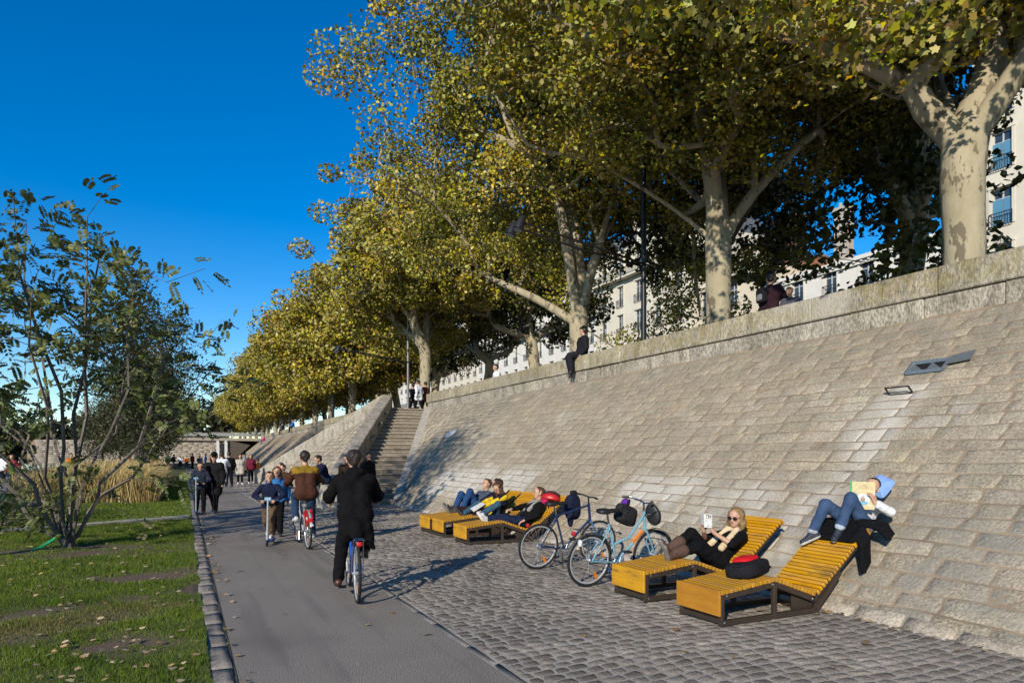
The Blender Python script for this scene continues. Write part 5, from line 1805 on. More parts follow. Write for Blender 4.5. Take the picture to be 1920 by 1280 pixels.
def person(label, loc, rz, P, wear, hair=('short', 'dark'), H=1.72, skin=None, vox=0.012, group=None, face=True, fem=False, extra=None):
    """P: pose in metres for a 1.72 m figure, y forward, x to the figure's right, z up. wear: garments."""
    skin = skin or SKIN
    s = H / 1.72
    root = thing('person', label, 'person', loc, rz, group, scale=s)
    side = nrm(P.get('side', (1, 0, 0)))
    sp = nrm(P.get('spine', (0, 0.03, 1)))
    pel = np.array(P.get('pel', (0, 0, .93)), float)
    ss = nrm(P.get('sside', side))
    mid = pel + sp * 0.26 + np.array(P.get('bend', (0, 0, 0)), float)
    nb = pel + sp * 0.50
    chest = nrm(nb - mid)
    fwd_t = nrm(np.cross(sp, ss)) * 1.0
    fwd_t = nrm(np.cross(chest, ss))
    look = nrm(P.get('look', (0, 1, 0)))
    hu = nrm(P.get('hup', chest * 0.5 + V3(0, 0, 0.5)))
    hs = nrm(np.cross(look, hu))
    hu = nrm(np.cross(hs, look))
    hc = nb + nrm(chest + hu) * 0.075 + hu * 0.125 + look * 0.025
    sw = 0.165 if fem else 0.185
    hl, hr = pel - side * .088, pel + side * .088
    sl, sr = nb - chest * 0.055 - ss * sw, nb - chest * 0.055 + ss * sw
    kl, al = ik(hl, P.get('lf', (-.09, 0, .08)), .43, .42, P.get('lk', fwd_t))
    kr, ar = ik(hr, P.get('rf', (.09, 0, .08)), .43, .42, P.get('rk', fwd_t))
    el, wl = ik(sl, P.get('lh', (-.24, .05, .85)), .285, .255, P.get('le', (-.4, -1, -.2)))
    er, wr = ik(sr, P.get('rh', (.24, .05, .85)), .285, .255, P.get('re', (.4, -1, -.2)))
    g = 0.92 if fem else 1.0
    reg = {}
    reg['pelvis'] = [(hl, hr, .105, .105), (pel + sp * .05 - side * .06, pel + sp * .05 + side * .06, .10, .10)]
    reg['torso'] = [(pel + sp * .08 - side * .055, nb - chest * .16 - ss * .075, .095 * g, .105 * g), (pel + sp * .08 + side * .055, nb - chest * .16 + ss * .075, .095 * g, .105 * g),
                    (sl + ss * .05 - chest * .02, sr - ss * .05 - chest * .02, .068, .068), (nb - chest * .15 - ss * .07 + fwd_t * .02, nb - chest * .15 + ss * .07 + fwd_t * .02, .09 * g, .09 * g)]
    if fem:
        reg['torso'] += [(nb - chest * .19 - ss * .065 + fwd_t * .07, nb - chest * .2 - ss * .065 + fwd_t * .075, .055, .05), (nb - chest * .19 + ss * .065 + fwd_t * .07, nb - chest * .2 + ss * .065 + fwd_t * .075, .055, .05)]
    reg['neck'] = [(nb - chest * .03, hc - hu * .06 - look * .015, .056 * g, .050 * g)]
    reg['uarm'] = [(sl, el, .052 * g, .040 * g), (sr, er, .052 * g, .040 * g)]
    reg['farm'] = [(el, wl, .041 * g, .027 * g), (er, wr, .041 * g, .027 * g)]
    reg['thigh'] = [(hl, kl, .088, .057), (hr, kr, .088, .057)]
    reg['shank'] = [(kl, al, .056, .038), (kr, ar, .056, .038), (kl + (al - kl) * .3 - nrm(np.cross(ss, al - kl)) * 0.0, kl + (al - kl) * .32, .056, .055)]
    tl, tr = nrm(P.get('lt', (-.15, 1, -.1))), nrm(P.get('rt', (.15, 1, -.1)))
    feet = []
    for a, k_, t in ((al, kl, tl), (ar, kr, tr)):
        dn = nrm(a - k_)
        dn = nrm(dn - t * (dn @ t))
        feet.append((a, t, dn))
    reg['foot'] = [(a + dn * .035 - t * .035, a + dn * .045 + t * .14, .036, .030) for a, t, dn in feet]
    head = [(hc + hu * .03 - look * .025, hc + hu * .035 + look * .02, .093, .090), (hc + look * .035 + hu * .01, hc + look * .055 - hu * .075, .070, .040), (hc + look * .06 - hu * .085, hc + look * .065 - hu * .09, .032, .03)]
    head += [(hc - hs * .04 + look * .04 - hu * .03, hc - hs * .03 + look * .05 - hu * .06, .035, .03), (hc + hs * .04 + look * .04 - hu * .03, hc + hs * .03 + look * .05 - hu * .06, .035, .03)]
    if face:
        head += [(hc + look * .103 + hu * .01, hc + look * .118 - hu * .028, .009, .013, .012), (hc - hs * .092 + hu * .012 - look * .01, hc - hs * .09 - hu * .025, .014, .010, .01), (hc + hs * .092 + hu * .012 - look * .01, hc + hs * .09 - hu * .025, .014, .010, .01),
                 (hc + look * .098 - hs * .03 + hu * .035, hc + look * .098 + hs * .03 + hu * .035, .014, .014, .02), (hc + look * .088 - hu * .056 - hs * .014, hc + look * .088 - hu * .056 + hs * .014, .015, .015, .012)]
    # the body: torso and limbs in one go, head and hands on a finer grid where they are large enough to see
    allp = reg['pelvis'] + reg['torso'] + reg['neck'] + reg['uarm'] + reg['farm'] + reg['thigh'] + reg['shank'] + reg['foot'] + head
    hands = []
    for nm, w, e, sg in (('l', wl, el, -1), ('r', wr, er, 1)):
        hd = nrm(P.get(nm + 'hd', w - e))
        pn = P.get(nm + 'pn')                      # palm normal
        pn = nrm(pn) if pn is not None else nrm(np.cross(hd, ss) * 1.0)
        pn = nrm(pn - hd * (pn @ hd))
        ac = nrm(np.cross(hd, pn)) * (1 if np.dot(np.cross(hd, pn), ss) * sg < 0 else -1)   # towards the thumb
        if P.get(nm + 'th') is not None:
            ac = ac if np.dot(ac, np.array(P[nm + 'th'], float)) > 0 else -ac
        cu = P.get(nm + 'cu', 0.7)
        H1 = []
        for o_ in (-.022, 0, .022):
            H1.append((w + hd * .01 + ac * o_ * .6, w + hd * .085 + ac * o_, .019, .015, .012))
        for q, (o_, ln) in enumerate(((.030, .070), (.010, .078), (-.010, .072), (-.029, .056))):
            p0 = w + hd * .09 + ac * o_
            d1 = nrm(hd * math.cos(cu * .6) + pn * math.sin(cu * .6))
            d2 = nrm(hd * math.cos(cu * 1.5) + pn * math.sin(cu * 1.5))
            p1 = p0 + d1 * ln * .55
            H1.append((p0, p1, .0095, .0085, .006))
            H1.append((p1, p1 + d2 * ln * .5, .0085, .0072, .006))
        q0 = w + hd * .03 + ac * .026
        q1 = q0 + nrm(hd * .6 + ac * .7 + pn * .25 * cu) * .042
        H1 += [(q0, q1, .0125, .0105, .01), (q1, q1 + nrm(hd * .85 + ac * .15 + pn * .5 * cu) * .034, .010, .0085, .006)]
        hands.append(H1)
    V1, F1 = grow(allp + ([] if vox <= 0.013 else [h for H1 in hands for h in H1[:3]]), vox, 0.028)
    Vs, Fs = [V1], [F1]
    n0 = len(V1)
    if vox <= 0.013:
        for H1, w, e in ((hands[0], wl, el), (hands[1], wr, er)):
            V2, F2 = grow([(w - nrm(w - e) * .05, w, .029 * g, .026 * g, .012)] + H1, 0.0052, 0.010)
            Vs.append(V2)
            Fs.append(F2 + n0)
            n0 += len(V2)
        V2, F2 = grow(head + reg['neck'], 0.0072, 0.022)
        V2 = V2 + 0
        Vs.append(V2 * 1.0 + (V2 - hc) * 0.006)
        Fs.append(F2 + n0)
    Vb, Fb = np.concatenate(Vs), np.concatenate(Fs)
    cen = Vb[Fb].mean(1)
    mi = np.zeros(len(Fb), int)
    if face:
        rel = cen - hc
        x, y, z = rel @ hs, rel @ look, rel @ hu
        ey = ((np.abs(np.abs(x) - .033) / .013) ** 2 + ((z - .012) / .0075) ** 2 < 1) & (y > .05)
        lp = ((x / .022) ** 2 + ((z + .056) / .008) ** 2 < 1) & (y > .06)
        br = ((np.abs(np.abs(x) - .034) / .018) ** 2 + ((z - .034) / .005) ** 2 < 1) & (y > .05)
        mi[ey | br] = 1
        mi[lp] = 2
    mesh_obj('body', Vb, Fb, [skin, M_eye, M_lip], root, True, mi)

    def inflate(keys, add, sub=None):
        out = []
        for kx in keys:
            for p in reg[kx]:
                out.append((p[0], p[1], p[2] + add, p[3] + add))
        return out
    for gname, m, kind, opt in wear:
        if kind == 'top':                          # shirt, jacket, coat: torso + sleeves
            ad = opt.get('ad', .016)
            pr = inflate(('torso',), ad) + inflate(('pelvis',), ad + .004 if opt.get('long', True) else -.01)
            if opt.get('collar', True):
                pr += [(nb - chest * .04, nb + chest * opt.get('ch', .02), .070, .064)]
            sl_ = opt.get('sleeve', 1.0)
            for a, b, c_, r0 in ((sl, el, wl, 0), (sr, er, wr, 0)):
                pr += [(a, b if sl_ > .5 else a + (b - a) * sl_ * 2, .053 + ad, .044 + ad)]
                if sl_ > .5:
                    pr += [(b, b + (c_ - b) * (sl_ - .5) * 1.9, .044 + ad, .036 + ad * .8)]
            if opt.get('skirt'):
                for a, k_ in ((hl, kl), (hr, kr)):
                    e = a + (k_ - a) * opt['skirt'] + np.array(opt.get('hang', (0, 0, 0)), float)
                    pr += [(a, e, .112 + ad, .105 + ad)]
                pr += [(pel + (kl + kr - hl - hr) / 2 * opt['skirt'] * .8 + np.array(opt.get('hang', (0, 0, 0)), float) - side * .05, pel + (kl + kr - hl - hr) / 2 * opt['skirt'] * .8 + np.array(opt.get('hang', (0, 0, 0)), float) + side * .05, .10, .10), ]
            if opt.get('hood'):
                pr += [(nb - fwd_t * .085 - ss * .06 + chest * .03, nb - fwd_t * .085 + ss * .06 + chest * .03, .05, .05), (nb - fwd_t * .09 - chest * .03, nb - fwd_t * .08 + chest * .05, .055, .05)]
            for e in opt.get('plus', ()):
                pr.append(tuple(e))
            Vg, Fg = grow(pr, vox * 1.0, 0.035)
            Vg = Vg + 0.0075 * np.stack([wob(Vg[:, 1] * 6, Vg[:, 2] * 9 + Vg[:, 0] * 4, 2.2, 1), wob(Vg[:, 0] * 6, Vg[:, 2] * 9, 2.2, 2), 0 * Vg[:, 0]], 1) + 0.003 * np.stack([wob(Vg[:, 1] * 15, Vg[:, 2] * 22, 2.2, 5), wob(Vg[:, 0] * 15, Vg[:, 2] * 22, 2.2, 6), 0 * Vg[:, 0]], 1)
            mi2 = None
            ms = m
            if isinstance(m, (list, tuple)):
                c2 = Vg[Fg].mean(1) - nb
                mi2 = (c2 @ chest > opt.get('yoke', -0.09)).astype(int) * ((np.abs(c2 @ ss) < .26))
                ms = list(m)
                if opt.get('torso_only'):
                    mi2 = ((np.abs(c2 @ fwd_t) < .16) & (np.abs(c2 @ ss) < .21)).astype(int)
            mesh_obj(gname, Vg, Fg, ms, root, True, mi2)
        elif kind == 'legs':
            ad = opt.get('ad', .013)
            ln = opt.get('len', 1.0)
            pr = inflate(('pelvis',), ad)
            pr += [(pel + sp * .05, pel + sp * .13, .115 * g, .105 * g)]
            for a, k_, b in ((hl, kl, al), (hr, kr, ar)):
                pr += [(a, k_, .089 + ad, .062 + ad), (k_, k_ + (b - k_) * .97 * ln, .062 + ad, opt.get('cuff', .05) + ad)]
            Vg, Fg = grow(pr, vox, 0.028)
            Vg = Vg + 0.006 * np.stack([wob(Vg[:, 1] * 9, Vg[:, 2] * 12, 2.2, 4), wob(Vg[:, 0] * 9, Vg[:, 2] * 12, 2.2, 5), wob(Vg[:, 0] * 9, Vg[:, 1] * 12, 2.2, 6)], 1)
            mi2 = None
            ms = m
            if isinstance(m, (list, tuple)):        # turned up cuffs
                c2 = Vg[Fg].mean(1)
                dd = np.minimum(np.linalg.norm(c2 - (kl + (al - kl) * .97), axis=1), np.linalg.norm(c2 - (kr + (ar - kr) * .97), axis=1))
                mi2 = (dd < opt.get('turn', .085)).astype(int)
                ms = list(m)
            mesh_obj(gname, Vg, Fg, ms, root, True, mi2)
        elif kind == 'shoes':
            hi_ = opt.get('high', 0)
            for (a, t, dn), k_ in zip(feet, (kl, kr)):
                pr = [(a + dn * .035 - t * .05, a + dn * .048 + t * .15, .046, .036), (a + dn * .055 - t * .05, a + dn * .062 + t * .16, .034, .030), (a + dn * .0, a + dn * .03 + t * .06, .045, .038)]
                if hi_:
                    pr.append((a + dn * .02, a + (k_ - a) * hi_, .062, .084))
                Vg, Fg = grow(pr, min(vox, .011) if vox < .02 else vox, 0.02)
                c2 = (Vg[Fg].mean(1) - a) @ dn
                ms = m if isinstance(m, (list, tuple)) else [m]
                mesh_obj(gname, Vg, Fg, ms, root, True, ((c2 > opt.get('sole', .066)).astype(int) if len(ms) > 1 else None))
        elif kind == 'scarf':
            pr = [(nb - ss * .05 + fwd_t * .03, nb + ss * .05 + fwd_t * .03, .055, .055), (nb - ss * .05 - fwd_t * .04, nb + ss * .05 - fwd_t * .04, .05, .05)]
            for x_ in opt.get('ends', (-.06, .07)):
                pr.append((nb + ss * x_ + fwd_t * .075 - chest * .02, pel + sp * opt.get('drop', .16) + ss * x_ * 1.5 + fwd_t * .12, .040, .045))
            Vg, Fg = grow(pr, vox * .9, 0.02)
            mesh_obj(gname, Vg, Fg, m, root, True)
        elif kind == 'hat':
            pr = [(hc + hu * .075 - look * .02, hc + hu * .10, .095, .075), (hc + hu * .07 + look * .0, hc + hu * .065 + look * .06, .095, .075)]
            Vg, Fg = grow(pr, min(vox, .012), 0.02)
            mesh_obj(gname, Vg, Fg, m, root, True)
        elif kind == 'glasses':
            mb = MB()
            for sg in (-1, 1):
                c = hc + look * .108 + hs * sg * .034 + hu * .010
                r3 = np.stack([hs, look, hu], 1)
                Vq, Fq = superell((0, 0, 0), (.030, .010, .024), .9, .8, 14, 8)
                mb.add(Vq @ r3.T + c, Fq)
                mb.tube([c + hs * sg * .028 + hu * .008, hc + hs * sg * .095 + look * .02 + hu * .018], .0035, 5)
            mb.tube([hc + look * .118 - hs * .012 + hu * .014, hc + look * .118 + hs * .012 + hu * .014], .004, 5)
            mb.build(gname, m, root, True)
    st_, hcname = hair
    if st_ != 'none':
        hp = [(hc + hu * .038 - look * .032, hc + hu * .046 + look * .002, .097, .094)]
        if st_ in ('short', 'bun', 'pony'):
            hp += [(hc - look * .055 + hu * .02, hc - look * .06 - hu * .035, .070, .055)]
        if st_ == 'short':
            hp += [(hc + hu * .10 + look * .03, hc + hu * .085 + look * .055, .035, .03)]
        if st_ == 'pony':
            hp += [(hc - look * .10 + hu * .05, hc - look * .14 - hu * .02, .035, .035), (hc - look * .14 - hu * .02, hc - look * .135 - hu * .16, .036, .018)]
        if st_ in ('long', 'bob'):
            dn = V3(0, 0, -1) * 0.55 - hu * .45
            L_ = .24 if st_ == 'long' else .13
            for sg in (-1, 1):
                hp += [(hc + hs * sg * .075 + hu * .04, hc + hs * sg * .088 + dn * L_ * .6 - look * .01, .042, .045), (hc + hs * sg * .088 + dn * L_ * .6 - look * .01, hc + hs * sg * .085 + dn * L_ + look * .01, .045, .025)]
            hp += [(hc - look * .06 + hu * .03, hc - look * .075 + dn * L_ * .9, .08, .05)]
            hp += [(hc + hu * .105 + look * .035 + hs * .02, hc + hu * .07 + look * .07 + hs * .05, .03, .022)]
        Vg, Fg = grow(hp, min(vox, .010) if vox < .02 else vox, 0.025)
        Vg = Vg + 0.0065 * np.stack([wob(Vg[:, 1] * 26, Vg[:, 2] * 14, 2, 1), wob(Vg[:, 0] * 26, Vg[:, 2] * 14, 2, 2), wob(Vg[:, 0] * 26, Vg[:, 1] * 26, 2, 3)], 1)
        mesh_obj('hair', Vg, Fg, HAIR[hcname], root, True)
    return root, dict(hc=hc, nb=nb, wl=wl, wr=wr, hl=hl, hr=hr, pel=pel, s=s, kl=kl, kr=kr)


SHOE_B = [plain('shoe_black', (0.012, 0.011, 0.011), 0.5), plain('sole_black', (0.02, 0.018, 0.018), 0.7)]
SHOE_BR = [plain('shoe_brown', (0.07, 0.025, 0.015), 0.4), plain('sole_black', (0.02, 0.018, 0.018), 0.7)]
SHOE_W = [plain('shoe_white', (0.62, 0.61, 0.6), 0.6), plain('sole_white', (0.6, 0.59, 0.57), 0.7)]
SNEAK = [plain('shoe_navy', (0.02, 0.025, 0.04), 0.7), plain('sole_white', (0.6, 0.59, 0.57), 0.7)]
BOOT = [mat('brown_suede', (0.105, 0.058, 0.040), (0.075, 0.04, 0.028), scale=9, rough=0.85, bump=0.006, bscale=25), plain('sole_grey', (0.20, 0.18, 0.165), 0.8)]
YW = PI / 2                                # faces -X, away from the wall

# woman in sunglasses reading on the second lounger
w1, j1 = person('woman in sunglasses and black top reading a small white book on a lounger', (6.03, 6.45, 0), YW,
    dict(pel=(0, 0, .375), spine=(0, -.74, .67), bend=(0, -.035, -.01), look=(-.30, .90, -.12), hup=(0, -.25, .97),
         lf=(-.10, .80, .50), rf=(.10, .66, .53), lk=(0, .15, 1), rk=(.1, .25, 1), lt=(-.35, .45, .80), rt=(.1, .5, .85),
         lh=(-.07, .06, .72), rh=(.10, .09, .73), le=(-1, -.1, -.8), re=(1, -.1, -.8), lhd=(.35, .3, .9), rhd=(-.3, .3, .9), lpn=(.9, .2, -.3), rpn=(-.9, .2, -.3), lcu=.9, rcu=.9),
    [('top', BLACKC, 'top', dict(ad=.014, sleeve=.5, collar=False, long=True)), ('trousers', BLACKC, 'legs', dict(ad=.022, cuff=.036, len=.62)),
     ('boot', BOOT, 'shoes', dict(high=.46, sole=.060, big=1.2)), ('scarf', cloth('cream', (0.55, 0.42, 0.26)), 'scarf', dict(ends=(-.09, .07), drop=.12)), ('sunglasses', plain('dark_lens', (0.008, 0.008, 0.01), 0.08, spec=0.9), 'glasses', {})],
    hair=('bob', 'blond'), H=1.66, fem=True, vox=.011)


def to_world(root, p):
    c, s_ = math.cos(root.rotation_euler[2]), math.sin(root.rotation_euler[2])
    p = np.array(p) * root.scale[0]
    return np.array(root.location) + V3(p[0] * c - p[1] * s_, p[0] * s_ + p[1] * c, p[2])


def open_book(label, c, right, up, nrmv, w, h, cover, marks, cov2=None, spine_m=None, open_=0.25):
    """book held open; nrmv points to the reader's far side (the cover seen from there)"""
    t = thing('book', label, 'book', tuple(c))
    r, u, n = nrm(right), nrm(up), nrm(nrmv)
    for sg in (-1, 1):
        d = nrm(r * sg - n * open_)
        nn = nrm(n + r * sg * open_)
        rot = np.stack([d, u, np.cross(d, u)], 1)
        MB().box(d * w / 2, (w, h, .004), rot).build('cover', cover if sg < 0 or cov2 is None else cov2, t)
        MB().box(d * w * .49 - nn * .009, (w * .96, h * .97, .013), rot).build('pages', plain('paper', (0.66, 0.64, 0.59), 0.8), t)
        if marks:
            for (sd, x, y, ww, hh, m) in marks:
                if sd == sg:
                    MB().box(d * x + u * y + nn * .0045, (ww, hh, .0016), rot).build('cover_print', m, t)
    MB().tube([-u * h / 2, u * h / 2], .008, 8).build('spine', spine_m or cover, t)
    return t


M_print = plain('black_ink', (0.03, 0.03, 0.03), 0.8)
hp = (to_world(w1, j1['wl']) + to_world(w1, j1['wr'])) / 2
eye = to_world(w1, j1['hc'])
cc = hp + V3(-0.075, 0, 0.15)
nv = nrm(cc - eye)
rt = V3(0, 1, 0)
up = nrm(np.cross(nv, rt)) * -1
up = up if up[2] > 0 else -up
M_cov = plain('white_cover', (0.72, 0.71, 0.69), 0.5)
open_book('small white paperback with dark title letters held open by the woman in sunglasses', cc, rt, up, nv, .105, .17, M_cov,
          [(-1, .062, .055, .009, .035, M_print), (-1, .045, .072, .030, .008, M_print), (-1, .083, .055, .008, .035, M_print), (-1, .085, .058, .022, .008, M_print), (-1, .028, .045, .012, .045, plain('ochre_ink', (0.55, 0.36, 0.12), .8)), (-1, .052, -.065, .02, .006, plain('red_ink', (.5, .03, .03), .8))], open_=.35)

# reader stretched out on the wall with feet on the nearest lounger
w2, j2 = person('person in blue jeans lying back on the wall behind a large picture book', (7.02, 5.16, 0), YW,
    dict(pel=(0, .02, .97), spine=(.30, -.76, .53), sside=(1, .05, .1), look=(-.30, .80, .30), hup=(-.05, -.62, .78),
         lf=(-.04, .42, .93), rf=(.27, .54, .85), lk=(-.05, .35, 1), rk=(.2, .45, 1), lt=(-.20, .85, -.50), rt=(.45, .80, -.42),
         lh=(-.25, .03, 1.25), rh=(.035, .14, 1.23), le=(-.9, -.45, -.55), re=(.9, -.2, -.7), lhd=(.15, .25, .95), rhd=(-.1, .3, .9), lpn=(.9, .1, .1), rpn=(-.9, .1, .1), lcu=.8, rcu=.8),
    [('shirt', cloth('white', (0.66, 0.66, 0.67), 1.1), 'top', dict(ad=.013, sleeve=.97)), ('jeans', [JEANS, cloth('light_denim', (0.33, 0.36, 0.40))], 'legs', dict(ad=.012, cuff=.052, len=.93, turn=.07)),
     ('shoe', SNEAK, 'shoes', dict(sole=.060))], hair=('short', 'dark'), H=1.55, vox=.011)
eye = to_world(w2, j2['hc'])
hp = (to_world(w2, j2['wl']) + to_world(w2, j2['wr'])) / 2
camp = V3(0, 0, 1.68)
nv = nrm(V3(-0.86, -0.38, 0.16))
rt = nrm(np.cross(V3(0, 0, 1), nv)) * 1.0
rt = rt if rt[1] > 0 else -rt
up = nrm(np.cross(nv, rt))
up = up if up[2] > 0 else -up
cc = V3(6.94, 5.06, 1.215)
M_cream = plain('cream_cover', (0.66, 0.53, 0.27), 0.45)
M_sky = plain('blue_print', (0.16, 0.42, 0.58), 0.5)
M_pw = plain('white_print', (0.68, 0.72, 0.72), 0.5)
M_pk = plain('pink_print', (0.58, 0.30, 0.24), 0.5)
M_tan = plain('brown_print', (0.34, 0.20, 0.10), 0.5)
M_grn = plain('green_spine', (0.05, 0.38, 0.12), 0.5)
bkp = thing('picture_book', 'large cream picture book with green spine held up before the reader on the wall', 'book', tuple(cc))
rot = np.stack([rt, up, np.cross(rt, up)], 1)
sgn = 1 if np.dot(np.cross(rt, up), nv) > 0 else -1
outn = nv
MB().box(-rt * 0.01, (.245, .315, .006), rot).build('front_cover', M_cream, bkp)
MB().box(-outn * .012, (.235, .30, .014), rot).build('pages', plain('paper', (0.66, 0.64, 0.59), 0.8), bkp)
MB().box(rt * .117 - outn * .006, (.022, .317, .022), rot).build('spine', M_grn, bkp)


def printed(x, y, w, h, m, lift=.004, el=False, name='cover_print'):
    mb = MB()
    c = rt * x + up * y + outn * lift
    if el:
        mb.add([c + rt * w * math.cos(a) + up * h * math.sin(a) for a in np.linspace(0, 2 * PI, 22, endpoint=False)], [tuple(range(22))])
    else:
        mb.box(c, (w, h, .0012), rot)
    mb.build(name, m, bkp)


for y, w in ((.118, .09), (.098, .12), (.078, .15)):
    k = int(w / .011)
    for q in range(k):
        if (q * 7 + int(y * 1000)) % 5:
            printed(-.01 - w / 2 + q * .011, y, .006, .009, M_tan)
printed(-.01, -.045, .072, .066, M_pw, .0045, True)
printed(-.01, -.085, .060, .022, M_sky, .005, True)
printed(-.012, -.045, .022, .026, M_tan, .0055, True)
printed(-.012, -.030, .006, .03, M_pk, .006, True)
printed(.062, .012, .028, .018, M_sky, .005)
printed(-.085, -.012, .03, .014, M_pk, .005)
printed(-.075, .018, .02, .012, M_tan, .005)
printed(.08, -.045, .014, .02, M_tan, .005)
printed(-.085, -.115, .026, .012, M_pw, .005)
pc = eye + V3(0.09, -0.05, 0.02)
pi_ = thing('pillow', 'light blue pillow wedged behind the reader on the sloping wall', 'pillow', tuple(pc))
V, F = superell((0, 0, 0), (.135, .12, .06), .9, .34, 32, 14)
V = np.array(V)
V[:, 2] *= np.clip(1.15 - 0.9 * np.maximum(np.abs(V[:, 0]) / .135, np.abs(V[:, 1]) / .12) ** 3, .2, 1)
up_ = nrm(V3(.55, -.28, .80))
nn_ = nrm(V3(-.75, -.30, .45) - up_ * np.dot(V3(-.75, -.30, .45), up_))
mesh_obj('cushion', V @ np.stack([up_, np.cross(nn_, up_), nn_], 1).T, F, cloth('pale_blue', (0.20, 0.32, 0.60), 1.15), pi_, True)
# jacket spread under the hips and hanging over the edge: folds of cloth laid side by side
jk = thing('spread_jacket', 'black jacket spread under the reader and hanging over the edge of the lounger', 'jacket', (6.85, 5.15, 0.9))


def on_slats(x):
    return 0.225 + (x - (FX + 1.33)) * 0.775 + 0.03


pr = []
for q in range(14):
    x = 6.60 + q * .034
    zt = on_slats(min(x, 6.86))
    pr.append((V3(x, 5.48, zt), V3(x, 4.93, zt + .015), .016, .018))
for q in range(5):                         # flap hanging straight down over the side rail
    x = 6.66 + q * .030
    zt = on_slats(x)
    pr += [(V3(x, 4.93, zt + .015), V3(x - .01, 4.86, zt - .08), .018, .017), (V3(x - .01, 4.86, zt - .08), V3(x - .03 + .006 * q, 4.845, zt - .40 + .02 * abs(q - 2)), .019, .014)]
for q in range(4):                         # the other half trailing over the head of the lounger onto the stone
    x = 6.84 + q * .032
    zt = on_slats(6.86)
    pr += [(V3(x - .04, 5.0, zt + .015), V3(x + .05, 4.80, zt - .07 + .02 * q), .020, .020), (V3(x + .05, 4.80, zt - .07 + .02 * q), V3(x + .09, 4.74, zt - .17 + .022 * q), .020, .014)]
Vg, Fg = grow([(p[0] - V3(6.85, 5.15, .9), p[1] - V3(6.85, 5.15, .9), p[2], p[3]) for p in pr], .009, .035)
mesh_obj('fabric', Vg, Fg, BLACKC, jk, True)

# three on the far loungers
person('person with a ponytail in black top and dark jeans leaning back on a lounger', (6.05, 11.75, 0), YW,
    dict(pel=(0, 0, .37), spine=(0, -.66, .75), look=(.15, .95, .1), hup=(0, -.2, .98), lf=(-.06, .86, .46), rf=(.10, .84, .47), lk=(0, .1, 1), rk=(.1, .1, 1), lt=(-.2, .5, .8), rt=(.3, .5, .8),
         lh=(-.22, .10, .42), rh=(.10, .26, .62), le=(-.7, -.6, 0), re=(1, -.1, -.6)),
    [('cardigan', BLACKC, 'top', dict(ad=.016, sleeve=.95)), ('jeans', cloth('dark_navy_denim', (0.012, 0.018, 0.045)), 'legs', dict(ad=.012)), ('shoe', SHOE_W, 'shoes', {}), ('scarf', cloth('grey_scarf', (0.22, 0.20, 0.18)), 'scarf', dict(ends=(-.07, .08), drop=.22))],
    hair=('pony', 'brown'), H=1.66, fem=True, vox=.013)
w4, j4 = person('long haired person with yellow sleeves reading white pages on the middle lounger', (5.98, 12.97, 0), YW,
    dict(pel=(0, .02, .39), spine=(-.05, -.36, .93), bend=(0, -.05, 0), look=(-.30, .80, -.65), hup=(0, .35, .94), lf=(-.28, .46, .46), rf=(.05, .72, .46), lk=(-.9, .3, .8), rk=(.2, .2, 1), lt=(.2, .8, .1), rt=(.3, .6, .7),
         lh=(-.12, .36, .60), rh=(.12, .38, .62), le=(-1, -.1, -.7), re=(1, -.1, -.7)),
    [('sweater', [cloth('mustard_knit', (0.55, 0.36, 0.02)), cloth('navy_knit', (0.010, 0.011, 0.022))], 'top', dict(ad=.018, sleeve=.95, torso_only=True)), ('jeans', cloth('teal_denim', (0.03, 0.07, 0.11)), 'legs', dict(ad=.012)), ('shoe', SHOE_B, 'shoes', {})],
    hair=('long', 'brown'), H=1.66, fem=True, vox=.013)
mg = thing('magazine', 'white magazine pages spread on the lap of the long haired reader', 'magazine', (5.55, 12.95, 0.60))
mb = MB()
for sg in (-1, 1):
    mb.prism([(-.16, 0, -.05), (.10, 0, .07), (.10, sg * .20, .05), (-.16, sg * .20, -.10)], (.004, 0, -.004))
mb.build('pages', plain('paper', (0.66, 0.64, 0.59), 0.8), mg)
person('person in navy sweater and dark brown trousers reclining on the farthest lounger', (6.12, 13.75, 0), YW,
    dict(pel=(0, 0, .37), spine=(0, -.55, .83), look=(.55, .55, .0), hup=(0, -.1, 1), lf=(-.08, .98, .46), rf=(.08, .94, .48), lk=(0, .1, 1), rk=(.1, .1, 1), lt=(-.3, .45, .85), rt=(.3, .5, .85),
         lh=(-.20, .15, .45), rh=(.2, .2, .5), le=(-.7, -.6, 0), re=(.7, -.6, 0)),
    [('sweater', cloth('navy_knit', (0.010, 0.011, 0.022)), 'top', dict(ad=.02, sleeve=.95)), ('trousers', cloth('dark_brown', (0.030, 0.013, 0.014)), 'legs', dict(ad=.014)), ('boot', [plain('grey_boot', (0.05, 0.045, 0.042), .7), plain('sole_grey', (0.20, 0.18, 0.165), .8)], 'shoes', dict(high=.2))],
    hair=('short', 'dark'), H=1.75, vox=.013)
person('person with raised knees in bright blue jeans behind the farthest lounger', (6.25, 14.75, 0), YW + .3,
    dict(pel=(0, 0, .40), spine=(0, -.72, .70), look=(.1, .9, .2), lf=(-.08, .42, .42), rf=(.12, .50, .36), lk=(0, .2, 1), rk=(.1, .2, 1), lh=(-.20, .1, .5), rh=(.2, .1, .5)),
    [('sweater', cloth('grey_blue', (0.05, 0.06, 0.09)), 'top', dict(ad=.018, sleeve=.95)), ('jeans', cloth('bright_denim', (0.018, 0.05, 0.13)), 'legs', dict(ad=.022)), ('shoe', SHOE_B, 'shoes', {})], hair=('short', 'brown'), H=1.75, vox=.014)


